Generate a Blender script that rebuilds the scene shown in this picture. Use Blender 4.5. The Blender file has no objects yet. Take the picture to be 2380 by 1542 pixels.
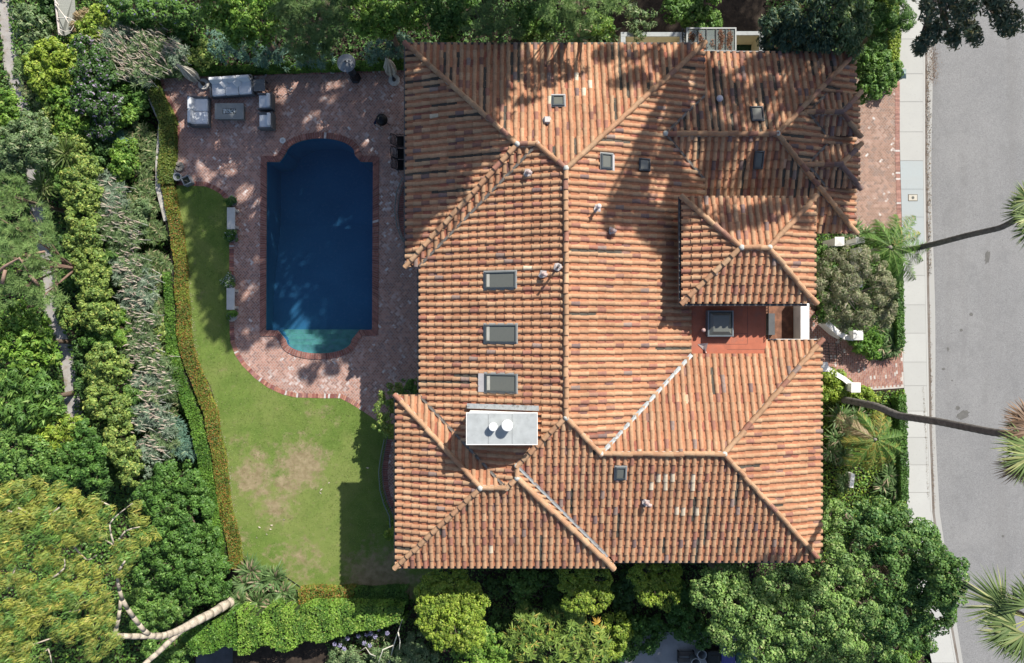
import bpy, bmesh, math, random
import numpy as np
from mathutils import Vector, Matrix

random.seed(7)
RNG = np.random.default_rng(11)
SC = bpy.context.scene
COL = SC.collection
R = math.radians

# ------------------------------------------------------------------ camera
H = 36.0                       # drone height, looking straight down
cam_d = bpy.data.cameras.new('camera')
cam = bpy.data.objects.new('camera', cam_d)
COL.objects.link(cam)
cam.location = (0, 0, H)
cam.rotation_euler = (0, 0, 0)
cam_d.sensor_fit = 'HORIZONTAL'
cam_d.angle = 2 * math.atan((2380 / 44 / 2) / H)
cam_d.clip_end = 2000
SC.camera = cam

# ------------------------------------------------------------------ light
SX, SY = 0.69, 0.95            # horizontal run of a shadow per metre of height
sun_dir = Vector((SX, SY, 1)).normalized()
SUN_EL = math.asin(sun_dir.z)
SUN_AZ = math.atan2(SX, SY)
w = bpy.data.worlds.new('World'); SC.world = w; w.use_nodes = True
nt = w.node_tree
bg = nt.nodes['Background']
sky = nt.nodes.new('ShaderNodeTexSky')
sky.sky_type = 'NISHITA'; sky.sun_disc = False
sky.sun_elevation = SUN_EL; sky.sun_rotation = SUN_AZ
sky.air_density = 1.0; sky.dust_density = 1.5; sky.ozone_density = 1.0
nt.links.new(sky.outputs[0], bg.inputs[0])
bg.inputs[1].default_value = 0.085
sd = bpy.data.lights.new('sun', 'SUN'); so = bpy.data.objects.new('sun', sd); COL.objects.link(so)
sd.energy = 4.4; sd.angle = R(0.5); sd.color = (1.0, 0.95, 0.87)
so.rotation_euler = sun_dir.to_track_quat('Z', 'Y').to_euler()
SC.view_settings.view_transform = 'Standard'
SC.view_settings.look = 'None'
SC.view_settings.exposure = 0.72
SC.view_settings.gamma = 1.0

# ------------------------------------------------------------------ helpers
def P(px, py, z=0.0):
    """a spot seen at (px, py) of the 2380-wide survey, at real height z, in metres"""
    k = (H - z) / H / 44.0
    return Vector(((px - 1190) * k, (771 - py) * k, z))

def tag(o, label=None, cat=None, group=None, kind=None):
    if label: o['label'] = label
    if cat: o['category'] = cat
    if group: o['group'] = group
    if kind: o['kind'] = kind
    return o

def empty(name, loc, label, cat, group=None, rz=0):
    o = bpy.data.objects.new(name, None); COL.objects.link(o)
    o.location = loc; o.rotation_euler = (0, 0, rz); o.empty_display_size = 0.2
    return tag(o, label, cat, group)

def copy_tree(o, parent=None):
    c = o.copy(); COL.objects.link(c)
    if parent: c.parent = parent
    for ch in list(o.children): copy_tree(ch, c)
    return c

def link_mesh(name, me, mat, parent=None):
    o = bpy.data.objects.new(name, me); COL.objects.link(o)
    if mat: me.materials.append(mat)
    if parent is not None:
        o.parent = parent
    return o

def world_child(o, parent):
    """mesh written in world coordinates, hung under an unrotated empty"""
    o.parent = parent
    o.location = -Vector(parent.location)
    return o

class MB:
    """collects polygons with a colour each, builds ONE mesh object"""
    def __init__(s): s.v = []; s.f = []; s.c = []
    def add(s, vs, fs, c=(.5, .5, .5)):
        b = len(s.v); s.v.extend([tuple(p) for p in vs])
        for f in fs: s.f.append(tuple(i + b for i in f)); s.c.append(c)
    def quad(s, a, b, c, d, col=(.5, .5, .5)): s.add([a, b, c, d], [(0, 1, 2, 3)], col)
    def box(s, c, d, col=(.5, .5, .5), rz=0.0, taper=1.0, M=None):
        x, y, z = d[0] / 2, d[1] / 2, d[2] / 2
        vs = [Vector((sx * x * (taper if sz > 0 else 1), sy * y * (taper if sz > 0 else 1), sz * z))
              for sz in (-1, 1) for sx, sy in ((-1, -1), (1, -1), (1, 1), (-1, 1))]
        m = Matrix.Rotation(rz, 3, 'Z') if M is None else M
        vs = [m @ v + Vector(c) for v in vs]
        s.add(vs, [(3, 2, 1, 0), (4, 5, 6, 7), (0, 1, 5, 4), (1, 2, 6, 5), (2, 3, 7, 6), (3, 0, 4, 7)], col)
    def tube(s, pts, rs, n=8, col=(.5, .5, .5), caps=True):
        pts = [Vector(p) for p in pts]
        if not hasattr(rs, '__len__'): rs = [rs] * len(pts)
        rings = []
        ref = Vector((0, 0, 1))
        for i, p in enumerate(pts):
            t = (pts[min(i + 1, len(pts) - 1)] - pts[max(i - 1, 0)]).normalized()
            if abs(t.dot(ref)) > .97: ref = Vector((1, 0, 0)) if abs(t.x) < .9 else Vector((0, 1, 0))
            a = t.cross(ref).normalized(); b = t.cross(a)
            rings.append([p + (a * math.cos(2 * math.pi * k / n) + b * math.sin(2 * math.pi * k / n)) * rs[i] for k in range(n)])
        vs = [v for r in rings for v in r]; fs = []
        for i in range(len(pts) - 1):
            for k in range(n):
                fs.append((i * n + k, i * n + (k + 1) % n, (i + 1) * n + (k + 1) % n, (i + 1) * n + k))
        if caps:
            fs.append(tuple(range(n - 1, -1, -1))); fs.append(tuple((len(pts) - 1) * n + k for k in range(n)))
        s.add(vs, fs, col)
    def lathe(s, c, prof, n=24, col=(.5, .5, .5), cap=True):
        c = Vector(c); vs = []; fs = []
        for r, z in prof:
            for k in range(n):
                a = 2 * math.pi * k / n
                vs.append(c + Vector((r * math.cos(a), r * math.sin(a), z)))
        m = len(prof)
        for i in range(m - 1):
            for k in range(n): fs.append((i * n + k, i * n + (k + 1) % n, (i + 1) * n + (k + 1) % n, (i + 1) * n + k))
        if cap:
            fs.append(tuple(range(n - 1, -1, -1))); fs.append(tuple((m - 1) * n + k for k in range(n)))
        s.add(vs, fs, col)
    def build(s, name, mat, parent=None, smooth=False, world=False, bevel=0):
        me = bpy.data.meshes.new(name)
        me.from_pydata(s.v, [], s.f)
        at = me.attributes.new('col', 'FLOAT_COLOR', 'FACE')
        at.data.foreach_set('color', np.array([(c[0], c[1], c[2], 1) for c in s.c], dtype=np.float32).ravel())
        if smooth: me.polygons.foreach_set('use_smooth', [True] * len(s.f))
        me.update()
        o = link_mesh(name, me, mat)
        if bevel:
            b = o.modifiers.new('bevel', 'BEVEL'); b.width = bevel; b.segments = 2; b.limit_method = 'ANGLE'
        if parent is not None:
            if world: world_child(o, parent)
            else: o.parent = parent
        return o

def np_mesh(name, V, F, C, mat, smooth=False):
    """V (n,3), F (m,4) quads, C (m,3)"""
    me = bpy.data.meshes.new(name)
    me.vertices.add(len(V)); me.vertices.foreach_set('co', V.astype(np.float32).ravel())
    k = F.shape[1]
    me.loops.add(F.size); me.loops.foreach_set('vertex_index', F.astype(np.int32).ravel())
    me.polygons.add(len(F))
    me.polygons.foreach_set('loop_start', (np.arange(len(F)) * k).astype(np.int32))
    me.polygons.foreach_set('loop_total', np.full(len(F), k, dtype=np.int32))
    me.update(calc_edges=True)
    at = me.attributes.new('col', 'FLOAT_COLOR', 'FACE')
    c4 = np.ones((len(F), 4), dtype=np.float32); c4[:, :3] = C
    at.data.foreach_set('color', c4.ravel())
    if smooth: me.polygons.foreach_set('use_smooth', np.ones(len(F), dtype=bool))
    me.validate()
    return link_mesh(name, me, mat)

# ------------------------------------------------------------------ materials
class NB:
    def __init__(s, name):
        s.m = bpy.data.materials.new(name); s.m.use_nodes = True
        s.t = s.m.node_tree; s.b = s.t.nodes['Principled BSDF']; s.out = s.t.nodes['Material Output']
    def n(s, typ, **kw):
        x = s.t.nodes.new(typ)
        for k, v in kw.items(): setattr(x, k, v)
        return x
    def l(s, a, b): s.t.links.new(a, b)
    def put(s, sock, v):
        if isinstance(v, bpy.types.NodeSocket): s.l(v, sock)
        else: sock.default_value = v
    def math(s, op, a, b=0.0, c=None):
        x = s.n('ShaderNodeMath', operation=op); s.put(x.inputs[0], a); s.put(x.inputs[1], b)
        if c is not None: s.put(x.inputs[2], c)
        return x.outputs[0]
    def mix(s, f, a, b, mode='MIX'):
        x = s.n('ShaderNodeMix', data_type='RGBA', blend_type=mode)
        s.put(x.inputs[0], f)
        s.put(x.inputs[6], a if isinstance(a, bpy.types.NodeSocket) else (*a, 1))
        s.put(x.inputs[7], b if isinstance(b, bpy.types.NodeSocket) else (*b, 1))
        return x.outputs[2]
    def coord(s):
        return s.n('ShaderNodeNewGeometry').outputs['Position']
    def noise(s, vec, scale, detail=4, rough=.55, dist=0):
        x = s.n('ShaderNodeTexNoise'); s.l(vec, x.inputs['Vector'])
        x.inputs['Scale'].default_value = scale; x.inputs['Detail'].default_value = detail
        x.inputs['Roughness'].default_value = rough; x.inputs['Distortion'].default_value = dist
        return x.outputs[0]
    def ramp(s, v, lo, hi, a=0.0, b=1.0):
        x = s.n('ShaderNodeMapRange'); s.put(x.inputs[0], v)
        x.inputs[1].default_value = lo; x.inputs[2].default_value = hi
        x.inputs[3].default_value = a; x.inputs[4].default_value = b
        return x.outputs[0]
    def bump(s, h, strength=.3, dist=.02):
        x = s.n('ShaderNodeBump'); s.l(h, x.inputs['Height'])
        x.inputs['Strength'].default_value = strength; x.inputs['Distance'].default_value = dist
        s.l(x.outputs[0], s.b.inputs['Normal'])

def mat_attr(name, rough=.7, nscale=6, namt=.3, spec=.3, trans=0.0, bump=0, metal=0, fine=60, fineamt=.0):
    k = NB(name)
    a = k.n('ShaderNodeAttribute', attribute_name='col').outputs['Color']
    v = k.coord()
    f = k.ramp(k.noise(v, nscale), .3, .7, 1 - namt, 1 + namt)
    if fineamt:
        f = k.math('MULTIPLY', f, k.ramp(k.noise(v, fine, 3), .3, .7, 1 - fineamt, 1 + fineamt))
    vm = k.n('ShaderNodeVectorMath', operation='SCALE'); k.l(a, vm.inputs[0]); k.l(f, vm.inputs['Scale'])
    k.l(vm.outputs[0], k.b.inputs['Base Color'])
    k.b.inputs['Roughness'].default_value = rough
    k.b.inputs['Specular IOR Level'].default_value = spec
    k.b.inputs['Metallic'].default_value = metal
    if trans:
        tr = k.n('ShaderNodeBsdfTranslucent'); ms = k.n('ShaderNodeMixShader')
        vm2 = k.n('ShaderNodeVectorMath', operation='MULTIPLY'); k.l(vm.outputs[0], vm2.inputs[0]); vm2.inputs[1].default_value = (1.25, 1.35, .6)
        k.l(vm2.outputs[0], tr.inputs[0]); ms.inputs[0].default_value = trans
        k.l(k.b.outputs[0], ms.inputs[1]); k.l(tr.outputs[0], ms.inputs[2]); k.l(ms.outputs[0], k.out.inputs[0])
    if bump: k.bump(k.noise(v, fine, 4), bump, .02)
    return k.m

def mat_flat(name, col, rough=.6, nscale=5, namt=.15, spec=.3, metal=0, bump=0, bs=50, stain=None, stainscale=2.0):
    k = NB(name); v = k.coord()
    lo = tuple(c * (1 - namt) for c in col); hi = tuple(min(1, c * (1 + namt)) for c in col)
    c = k.mix(k.ramp(k.noise(v, nscale, 6), .3, .7), lo, hi)
    if stain: c = k.mix(k.ramp(k.noise(v, stainscale, 7, .65), .52, .72), c, stain)
    k.l(c, k.b.inputs['Base Color'])
    k.b.inputs['Roughness'].default_value = rough; k.b.inputs['Metallic'].default_value = metal
    k.b.inputs['Specular IOR Level'].default_value = spec
    if bump: k.bump(k.noise(v, bs, 4), bump, .02)
    return k.m

M = {}
M['leaf'] = mat_attr('leaf', rough=.55, nscale=1.3, namt=.22, spec=.35, trans=.22)
M['needle'] = mat_attr('needle', rough=.6, nscale=1.3, namt=.2, spec=.25, trans=.15)
M['bark'] = mat_attr('bark', rough=.85, nscale=5, namt=.3, spec=.2, bump=.5, fine=25, fineamt=.2)
M['tile'] = mat_attr('clay_tile', rough=.78, nscale=.8, namt=.15, spec=.2, bump=.3, fine=9, fineamt=.13)
M['paint'] = mat_attr('painted_surface', rough=.6, nscale=4, namt=.08, spec=.3)
M['fabric'] = mat_attr('fabric', rough=.9, nscale=5, namt=.06, spec=.15, bump=.15, fine=120)
M['wicker'] = mat_attr('wicker', rough=.8, nscale=30, namt=.2, spec=.2, bump=.4, fine=90, fineamt=.2)
M['metal'] = mat_attr('dark_metal', rough=.4, nscale=8, namt=.15, spec=.5, metal=.4)
M['brickq'] = mat_attr('border_brick', rough=.85, nscale=9, namt=.22, spec=.2, bump=.3, fine=70, fineamt=.12)
M['stucco'] = mat_flat('stucco', (.62, .58, .48), rough=.9, nscale=1.2, namt=.08, bump=.3, bs=60, stain=(.45, .42, .35), stainscale=1.2)
M['white_stucco'] = mat_flat('white_stucco', (.80, .79, .76), rough=.9, nscale=2, namt=.05, bump=.2, bs=60, stain=(.62, .60, .56), stainscale=2.2)
M['concrete_cap'] = mat_flat('concrete_cap', (.36, .38, .38), rough=.85, nscale=3, namt=.10, bump=.2, bs=40, stain=(.28, .29, .29), stainscale=2.5)
M['soil'] = mat_flat('soil', (.036, .026, .019), rough=.95, nscale=2.5, namt=.5, bump=.8, bs=12, stain=(.07, .05, .035), stainscale=6)
M['flashing'] = mat_flat('flashing', (.36, .38, .38), rough=.6, nscale=4, namt=.25, metal=.3, bump=.3, bs=20, stain=(.10, .09, .075), stainscale=4)
M['mortar'] = mat_flat('mortar_lump', (.50, .50, .46), rough=.95, nscale=8, namt=.25, bump=.8, bs=25, stain=(.30, .32, .26), stainscale=8)
M['slate'] = mat_flat('slate_paving', (.085, .09, .10), rough=.7, nscale=2, namt=.25, bump=.3)
M['drive'] = mat_flat('drive_concrete', (.28, .28, .28), rough=.85, nscale=1.2, namt=.15, bump=.3, stain=(.2, .2, .2))
M['dirt_path'] = mat_flat('dirt_path', (.33, .31, .29), rough=.95, nscale=1.3, namt=.2, bump=.5, bs=18, stain=(.22, .17, .12), stainscale=3)

def m_asphalt():
    k = NB('asphalt'); v = k.coord()
    c = k.mix(k.ramp(k.noise(v, .35, 5), .3, .7), (.175, .175, .177), (.218, .216, .214))
    f = k.noise(v, 22, 3, .8)
    c = k.mix(k.ramp(f, .38, .62), k.mix(.22, c, (.10, .10, .10)), k.mix(.38, c, (.34, .34, .335)))
    c = k.mix(k.math('MULTIPLY', k.ramp(k.noise(v, 14, 2, .7), .60, .72), .5), c, (.10, .10, .10))
    c = k.mix(k.math('MULTIPLY', k.ramp(k.noise(v, .9, 6, .7, .8), .50, .72), .45), c, (.145, .145, .145))
    wv = k.n('ShaderNodeTexNoise'); mp0 = k.n('ShaderNodeMapping'); k.l(v, mp0.inputs[0]); mp0.inputs['Rotation'].default_value = (0, 0, .5); mp0.inputs['Scale'].default_value = (.35, .06, 1); k.l(mp0.outputs[0], wv.inputs['Vector']); wv.inputs['Scale'].default_value = 1.0; wv.inputs['Detail'].default_value = 2
    c = k.mix(k.ramp(k.math('ABSOLUTE', k.math('SUBTRACT', wv.outputs[0], .5)), .0, .006, .10, 0), c, (.10, .10, .10))
    # streaks along the lane (y)
    mp = k.n('ShaderNodeMapping'); k.l(v, mp.inputs[0]); mp.inputs['Scale'].default_value = (1.2, .05, 1)
    c = k.mix(k.math('MULTIPLY', k.ramp(k.noise(mp.outputs[0], 1.0, 5), .5, .7), .25), c, (.16, .155, .15))
    k.l(c, k.b.inputs['Base Color']); k.b.inputs['Roughness'].default_value = .92
    k.bump(k.noise(v, 40, 3), .5, .02); return k.m
M['asphalt'] = m_asphalt()

def m_sidewalk():
    k = NB('sidewalk'); v = k.coord()
    a = k.n('ShaderNodeAttribute', attribute_name='col').outputs['Color']
    c = k.mix(k.ramp(k.noise(v, 1.1, 6), .3, .7, 0, .35), a, (.36, .355, .34))
    c = k.mix(k.math('MULTIPLY', k.ramp(k.noise(v, 9, 5, .7), .58, .75), .5), c, (.26, .24, .21))
    k.l(c, k.b.inputs['Base Color']); k.b.inputs['Roughness'].default_value = .9
    k.bump(k.noise(v, 60, 3), .3, .01); return k.m
M['sidewalk'] = m_sidewalk()

def m_lawn():
    k = NB('lawn'); v = k.coord()
    big = k.noise(v, .28, 6, .6, .6)
    c = k.mix(k.ramp(k.noise(v, 1.4, 5), .3, .7), (.084, .145, .026), (.148, .212, .046))
    c = k.mix(k.math('MULTIPLY', k.ramp(k.noise(v, 12, 4, .75), .35, .7), .45), c, (.16, .22, .055))
    c = k.mix(k.math('MULTIPLY', k.ramp(big, .46, .62), .38), c, (.25, .26, .09))
    # worn, dry patches at their own spots
    mask = None
    for (px, py, r, s) in ((700, 1080, 2.0, 1.05), (665, 1120, 1.2, .9), (590, 1110, 1.7, .95), (700, 1300, 2.0, .55), (640, 1180, 1.5, .75),
                           (745, 960, 1.4, .35), (560, 1020, 1.0, .3), (640, 1290, 1.0, .35), (560, 1250, 1.0, .45), (880, 1360, 3.0, 1.0), (600, 1060, 1.0, .6)):
        p = P(px, py)
        d = k.n('ShaderNodeVectorMath', operation='DISTANCE'); k.l(v, d.inputs[0]); d.inputs[1].default_value = p
        m1 = k.ramp(d.outputs['Value'], 0, r, s, 0)
        mask = m1 if mask is None else k.math('MAXIMUM', mask, m1)
    mk = k.ramp(k.math('ADD', mask, k.ramp(k.noise(v, 1.8, 6, .7), .3, .7, -.5, .35)), .12, .58)
    c = k.mix(k.math('MULTIPLY', mk, .95), c, k.mix(k.ramp(k.noise(v, 3, 4), .3, .7), (.20, .155, .085), (.34, .275, .17)))
    k.l(c, k.b.inputs['Base Color']); k.b.inputs['Roughness'].default_value = .95
    k.b.inputs['Specular IOR Level'].default_value = .15
    k.bump(k.noise(v, 30, 5, .8), .7, .04); return k.m
M['lawn'] = m_lawn()

def m_herring(name, base, w=.112, ang=45, white=.5, wscale=.8, mortar=(.40, .38, .36)):
    """2:1 herringbone of real bricks, worked out from cell arithmetic"""
    k = NB(name); v = k.coord()
    mp = k.n('ShaderNodeMapping'); k.l(v, mp.inputs[0])
    mp.inputs['Rotation'].default_value = (0, 0, R(ang)); mp.inputs['Scale'].default_value = (1 / w, 1 / w, 1)
    sp = k.n('ShaderNodeSeparateXYZ'); k.l(mp.outputs[0], sp.inputs[0])
    u, vv = sp.outputs[0], sp.outputs[1]
    i = k.math('FLOOR', u); j = k.math('FLOOR', vv)
    fu = k.math('SUBTRACT', u, i); fv = k.math('SUBTRACT', vv, j)
    q = k.math('FLOORED_MODULO', k.math('SUBTRACT', i, j), 4.0)
    isv = k.math('GREATER_THAN', q, 1.5)
    ish = k.math('SUBTRACT', 1.0, isv)
    is1 = k.math('COMPARE', q, 1.0, .1); is2 = k.math('COMPARE', q, 2.0, .1)
    bx = k.math('SUBTRACT', i, is1); by = k.math('SUBTRACT', j, is2)
    lx = k.math('ADD', fu, is1); ly = k.math('ADD', fv, is2)
    Lx = k.math('ADD', 1.0, ish); Ly = k.math('ADD', 1.0, isv)
    ex = k.math('MINIMUM', lx, k.math('SUBTRACT', Lx, lx)); ey = k.math('MINIMUM', ly, k.math('SUBTRACT', Ly, ly))
    e = k.math('MINIMUM', ex, ey)
    jm = k.ramp(e, .05, .11, 1, 0)
    cb = k.n('ShaderNodeCombineXYZ'); k.l(bx, cb.inputs[0]); k.l(by, cb.inputs[1]); k.l(k.math('MULTIPLY', isv, 7.3), cb.inputs[2])
    wn = k.n('ShaderNodeTexWhiteNoise', noise_dimensions='3D'); k.l(cb.outputs[0], wn.inputs[0])
    rv = wn.outputs['Value']
    c = k.mix(k.ramp(rv, 0, 1), tuple(x * .68 for x in base), tuple(min(1, x * 1.25) for x in base))
    rs = k.n('ShaderNodeSeparateColor'); k.l(wn.outputs['Color'], rs.inputs[0])
    c = k.mix(k.math('MULTIPLY', k.math('GREATER_THAN', rs.outputs[1], .82), .6), c, (base[0] * .6, base[1] * .75, base[2] * .9))
    c = k.mix(k.ramp(k.noise(v, 25, 4), .3, .7, 0, .35), c, tuple(x * .6 for x in base))
    # efflorescence and lime bloom with its own blotches, brick by brick
    wm = k.math('ADD', k.ramp(k.noise(v, wscale, 5, .6, .4), .48, .62, 0, 1), 0.0)
    wm = k.math('MULTIPLY', wm, k.ramp(rs.outputs[0], .62, .9, .12, 1.0))
    wm = k.math('MULTIPLY', wm, k.ramp(k.noise(v, 7, 4, .7), .35, .6, .15, 1))
    c = k.mix(k.math('MULTIPLY', wm, white), c, (.56, .52, .50))
    spk = k.math('MULTIPLY', k.math('GREATER_THAN', rs.outputs[2], .975), k.ramp(k.noise(v, 6, 3), .4, .6))
    c = k.mix(k.math('MULTIPLY', spk, .8), c, (.66, .64, .62))
    c = k.mix(k.math('MULTIPLY', jm, .8), c, mortar)
    k.l(c, k.b.inputs['Base Color']); k.b.inputs['Roughness'].default_value = .88
    k.b.inputs['Specular IOR Level'].default_value = .25
    hh = k.math('SUBTRACT', k.math('MULTIPLY', k.noise(v, 40, 3), .3), jm)
    k.bump(hh, .5, .01); return k.m
M['patio'] = m_herring('patio_brick', (.39, .215, .165), white=.9, wscale=1.0, mortar=(.44, .40, .37))
M['driveway'] = m_herring('driveway_brick', (.32, .19, .14), w=.105, white=.18, wscale=.6, mortar=(.42, .38, .33))
M['porch'] = m_herring('porch_brick', (.28, .16, .13), white=.3)

def m_water():
    k = NB('pool_water'); v = k.coord()
    k.t.nodes.remove(k.b)
    tr = k.n('ShaderNodeBsdfTransparent'); tr.inputs[0].default_value = (.40, .50, .67, 1)
    gl = k.n('ShaderNodeBsdfGlossy'); gl.inputs['Roughness'].default_value = .03; gl.inputs[0].default_value = (1, 1, 1, 1)
    b = k.n('ShaderNodeBump'); b.inputs['Strength'].default_value = .5; b.inputs['Distance'].default_value = .02
    k.l(k.noise(v, 2.2, 4, .6, 1.0), b.inputs['Height'])
    k.l(b.outputs[0], gl.inputs['Normal'])
    ge = k.n('ShaderNodeNewGeometry'); dt = k.n('ShaderNodeVectorMath', operation='DOT_PRODUCT'); k.l(ge.outputs['Incoming'], dt.inputs[0]); k.l(b.outputs[0], dt.inputs[1])
    sch = k.math('ADD', .02, k.math('MULTIPLY', .98, k.math('POWER', k.math('SUBTRACT', 1.0, k.math('MINIMUM', 1.0, k.math('ABSOLUTE', dt.outputs['Value']))), 5.0)))
    ms = k.n('ShaderNodeMixShader'); k.l(sch, ms.inputs[0]); k.l(tr.outputs[0], ms.inputs[1]); k.l(gl.outputs[0], ms.inputs[2])
    k.l(ms.outputs[0], k.out.inputs[0])
    return k.m
M['water'] = m_water()

def m_poolwall():
    k = NB('pool_plaster'); v = k.coord()
    c = k.mix(k.ramp(k.noise(v, .5, 5), .3, .7), (.085, .30, .36), (.12, .38, .44))
    c = k.mix(k.math('MULTIPLY', k.ramp(k.noise(v, 5, 6, .75, 1.5), .52, .66), .30), c, (.30, .50, .50))
    k.l(c, k.b.inputs['Base Color']); k.b.inputs['Roughness'].default_value = .9; return k.m
M['plaster'] = m_poolwall()
M['plaster_step'] = mat_flat('pool_step_plaster', (.36, .72, .42), rough=.9, nscale=3, namt=.25, stain=(.46, .58, .46), stainscale=6)

def m_glass(name, col, rough=.05, alpha_mix=.0):
    k = NB(name)
    k.b.inputs['Base Color'].default_value = (*col, 1)
    k.b.inputs['Roughness'].default_value = rough; k.b.inputs['Specular IOR Level'].default_value = .6
    if alpha_mix:
        tr = k.n('ShaderNodeBsdfTransparent'); tr.inputs[0].default_value = (.85, .9, .88, 1)
        ms = k.n('ShaderNodeMixShader'); ms.inputs[0].default_value = alpha_mix
        k.l(k.b.outputs[0], ms.inputs[1]); k.l(tr.outputs[0], ms.inputs[2]); k.l(ms.outputs[0], k.out.inputs[0])
    return k.m
M['skyglass'] = m_glass('skylight_glass', (.13, .135, .118), .12)
M['roofglass'] = m_glass('pergola_glass', (.22, .25, .24), .12, .45)
M['flatroof'] = mat_flat('red_roof_paint', (.40, .125, .07), rough=.75, nscale=2.5, namt=.12, bump=.2, stain=(.33, .13, .085), stainscale=2)
# ------------------------------------------------------------------ foliage builders (numpy)
def nrmz(a): return a / np.maximum(1e-9, np.linalg.norm(a, axis=1, keepdims=True))
def leaf_arrays(pos, nr, L, W, col, dirn=None):
    n = len(pos); nr = nrmz(nr)
    d = RNG.normal(0, 1, (n, 3)) if dirn is None else dirn
    d = d - nr * np.sum(d * nr, 1, keepdims=True); d = nrmz(d)
    s = np.cross(nr, d)
    L = np.broadcast_to(L, n)[:, None]; Wd = np.broadcast_to(W, n)[:, None]
    V = np.stack([pos - d * L / 2, pos + s * Wd / 2 + nr * Wd * .25 - d * L * .05, pos + d * L / 2 - nr * L * .12, pos - s * Wd / 2 + nr * Wd * .25 - d * L * .05], 1)
    F = np.arange(4 * n).reshape(n, 4)
    return V.reshape(-1, 3), F, col
def blade_arrays(base, d0, L, W, droop, col, seg=3, side=None, prof=None):
    """curved tapering ribbons"""
    n = len(base); d0 = nrmz(d0)
    if side is None:
        up = np.tile([0, 0, 1.0], (n, 1)) + RNG.normal(0, .25, (n, 3))
        side = nrmz(np.cross(d0, up))
    L = np.broadcast_to(L, n)[:, None]; W = np.broadcast_to(W, n)[:, None]; dr = np.broadcast_to(droop, n)[:, None]
    if prof is None: prof = [.7, 1.0, .75, .08] if seg == 3 else [.6, .95, 1, .7, .06]
    rows = []
    for i in range(seg + 1):
        t = i / seg
        p = base + d0 * L * t; p = p.copy(); p[:, 2:3] -= dr * L * t * t
        wd = W * prof[i] / 2
        rows.append(np.stack([p - side * wd, p + side * wd], 1))
    V = np.stack(rows, 1)                      # n, seg+1, 2, 3
    V = V.reshape(-1, 3); st = 2 * (seg + 1)
    b = (np.arange(n) * st)[:, None]
    F = np.concatenate([np.stack([b[:, 0] + 2 * i, b[:, 0] + 2 * i + 1, b[:, 0] + 2 * i + 3, b[:, 0] + 2 * i + 2], 1)[:, None] for i in range(seg)], 1).reshape(-1, 4)
    C = np.repeat(col, seg, axis=0)
    return V, F, C
def merge(parts):
    Vs, Fs, Cs = [], [], []; b = 0
    for V, F, C in parts:
        Vs.append(V); Fs.append(F + b); Cs.append(C); b += len(V)
    return np.concatenate(Vs), np.concatenate(Fs), np.concatenate(Cs)
def leaf_obj(name, pos, nr, L, W, col, mat, dirn=None):
    V, F, C = leaf_arrays(pos, nr, L, W, col, dirn)
    return np_mesh(name, V, F, C, mat)
def rand_dirs(n, zmin=-1.0):
    z = RNG.uniform(zmin, 1, n); a = RNG.uniform(0, 2 * np.pi, n); r = np.sqrt(1 - z * z)
    return np.stack([r * np.cos(a), r * np.sin(a), z], 1)
PAL = {  # (paler leaf, darker leaf, accent, accent share)
    'bright':  ((.190, .330, .045), (.085, .185, .028), (.30, .40, .08), .12),
    'lime':    ((.290, .390, .045), (.140, .235, .030), (.38, .44, .08), .16),
    'pitto':   ((.250, .340, .075), (.120, .210, .050), (.40, .44, .11), .14),
    'mid':     ((.140, .260, .050), (.070, .155, .032), (.22, .34, .08), .12),
    'dark':    ((.080, .165, .040), (.042, .100, .026), (.12, .20, .05), .10),
    'ficus':   ((.100, .210, .036), (.050, .125, .024), (.17, .30, .07), .10),
    'sage':    ((.195, .280, .125), (.100, .170, .065), (.32, .36, .19), .14),
    'silver':  ((.255, .330, .235), (.145, .215, .140), (.40, .44, .34), .12),
    'teal':    ((.150, .265, .195), (.085, .170, .125), (.26, .36, .22), .10),
    'olive':   ((.275, .300, .165), (.155, .185, .095), (.40, .35, .25), .22),
    'euc':     ((.315, .335, .062), (.150, .225, .050), (.40, .34, .08), .12),
    'pine':    ((.170, .260, .085), (.070, .130, .045), (.20, .24, .09), .08),
    'pinelt':  ((.230, .345, .110), (.120, .205, .065), (.26, .34, .12), .10),
    'bluegr':  ((.085, .150, .090), (.040, .085, .055), (.22, .25, .12), .16),
    'camphor': ((.215, .345, .085), (.125, .225, .065), (.34, .42, .15), .12),
    'camphdk': ((.125, .235, .055), (.055, .135, .038), (.22, .32, .09), .12),
    'redgr':   ((.195, .245, .036), (.115, .170, .028), (.33, .17, .045), .26),
    'strip':   ((.165, .225, .038), (.090, .145, .024), (.22, .20, .04), .15),
    'hedge':   ((.135, .265, .036), (.065, .160, .022), (.18, .30, .04), .10),
    'mauve':   ((.095, .185, .045), (.045, .110, .025), (.36, .30, .40), .14),
    'glory':   ((.150, .270, .055), (.065, .150, .034), (.20, .18, .38), .05),
    'strap':   ((.150, .235, .080), (.065, .125, .038), (.33, .27, .17), .14),
    'agapan':  ((.180, .240, .090), (.070, .130, .040), (.34, .30, .17), .14),
    'yucca':   ((.200, .270, .080), (.110, .175, .050), (.33, .35, .16), .12),
    'fan':     ((.200, .270, .085), (.060, .105, .038), (.34, .36, .15), .18),
    'whorl':   ((.240, .320, .060), (.110, .195, .036), (.48, .38, .10), .06),
    'street':  ((.130, .170, .100), (.070, .105, .065), (.30, .27, .14), .14),
    'straw':   ((.36, .27, .15), (.24, .17, .09), (.42, .34, .2), .2),
}
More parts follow.
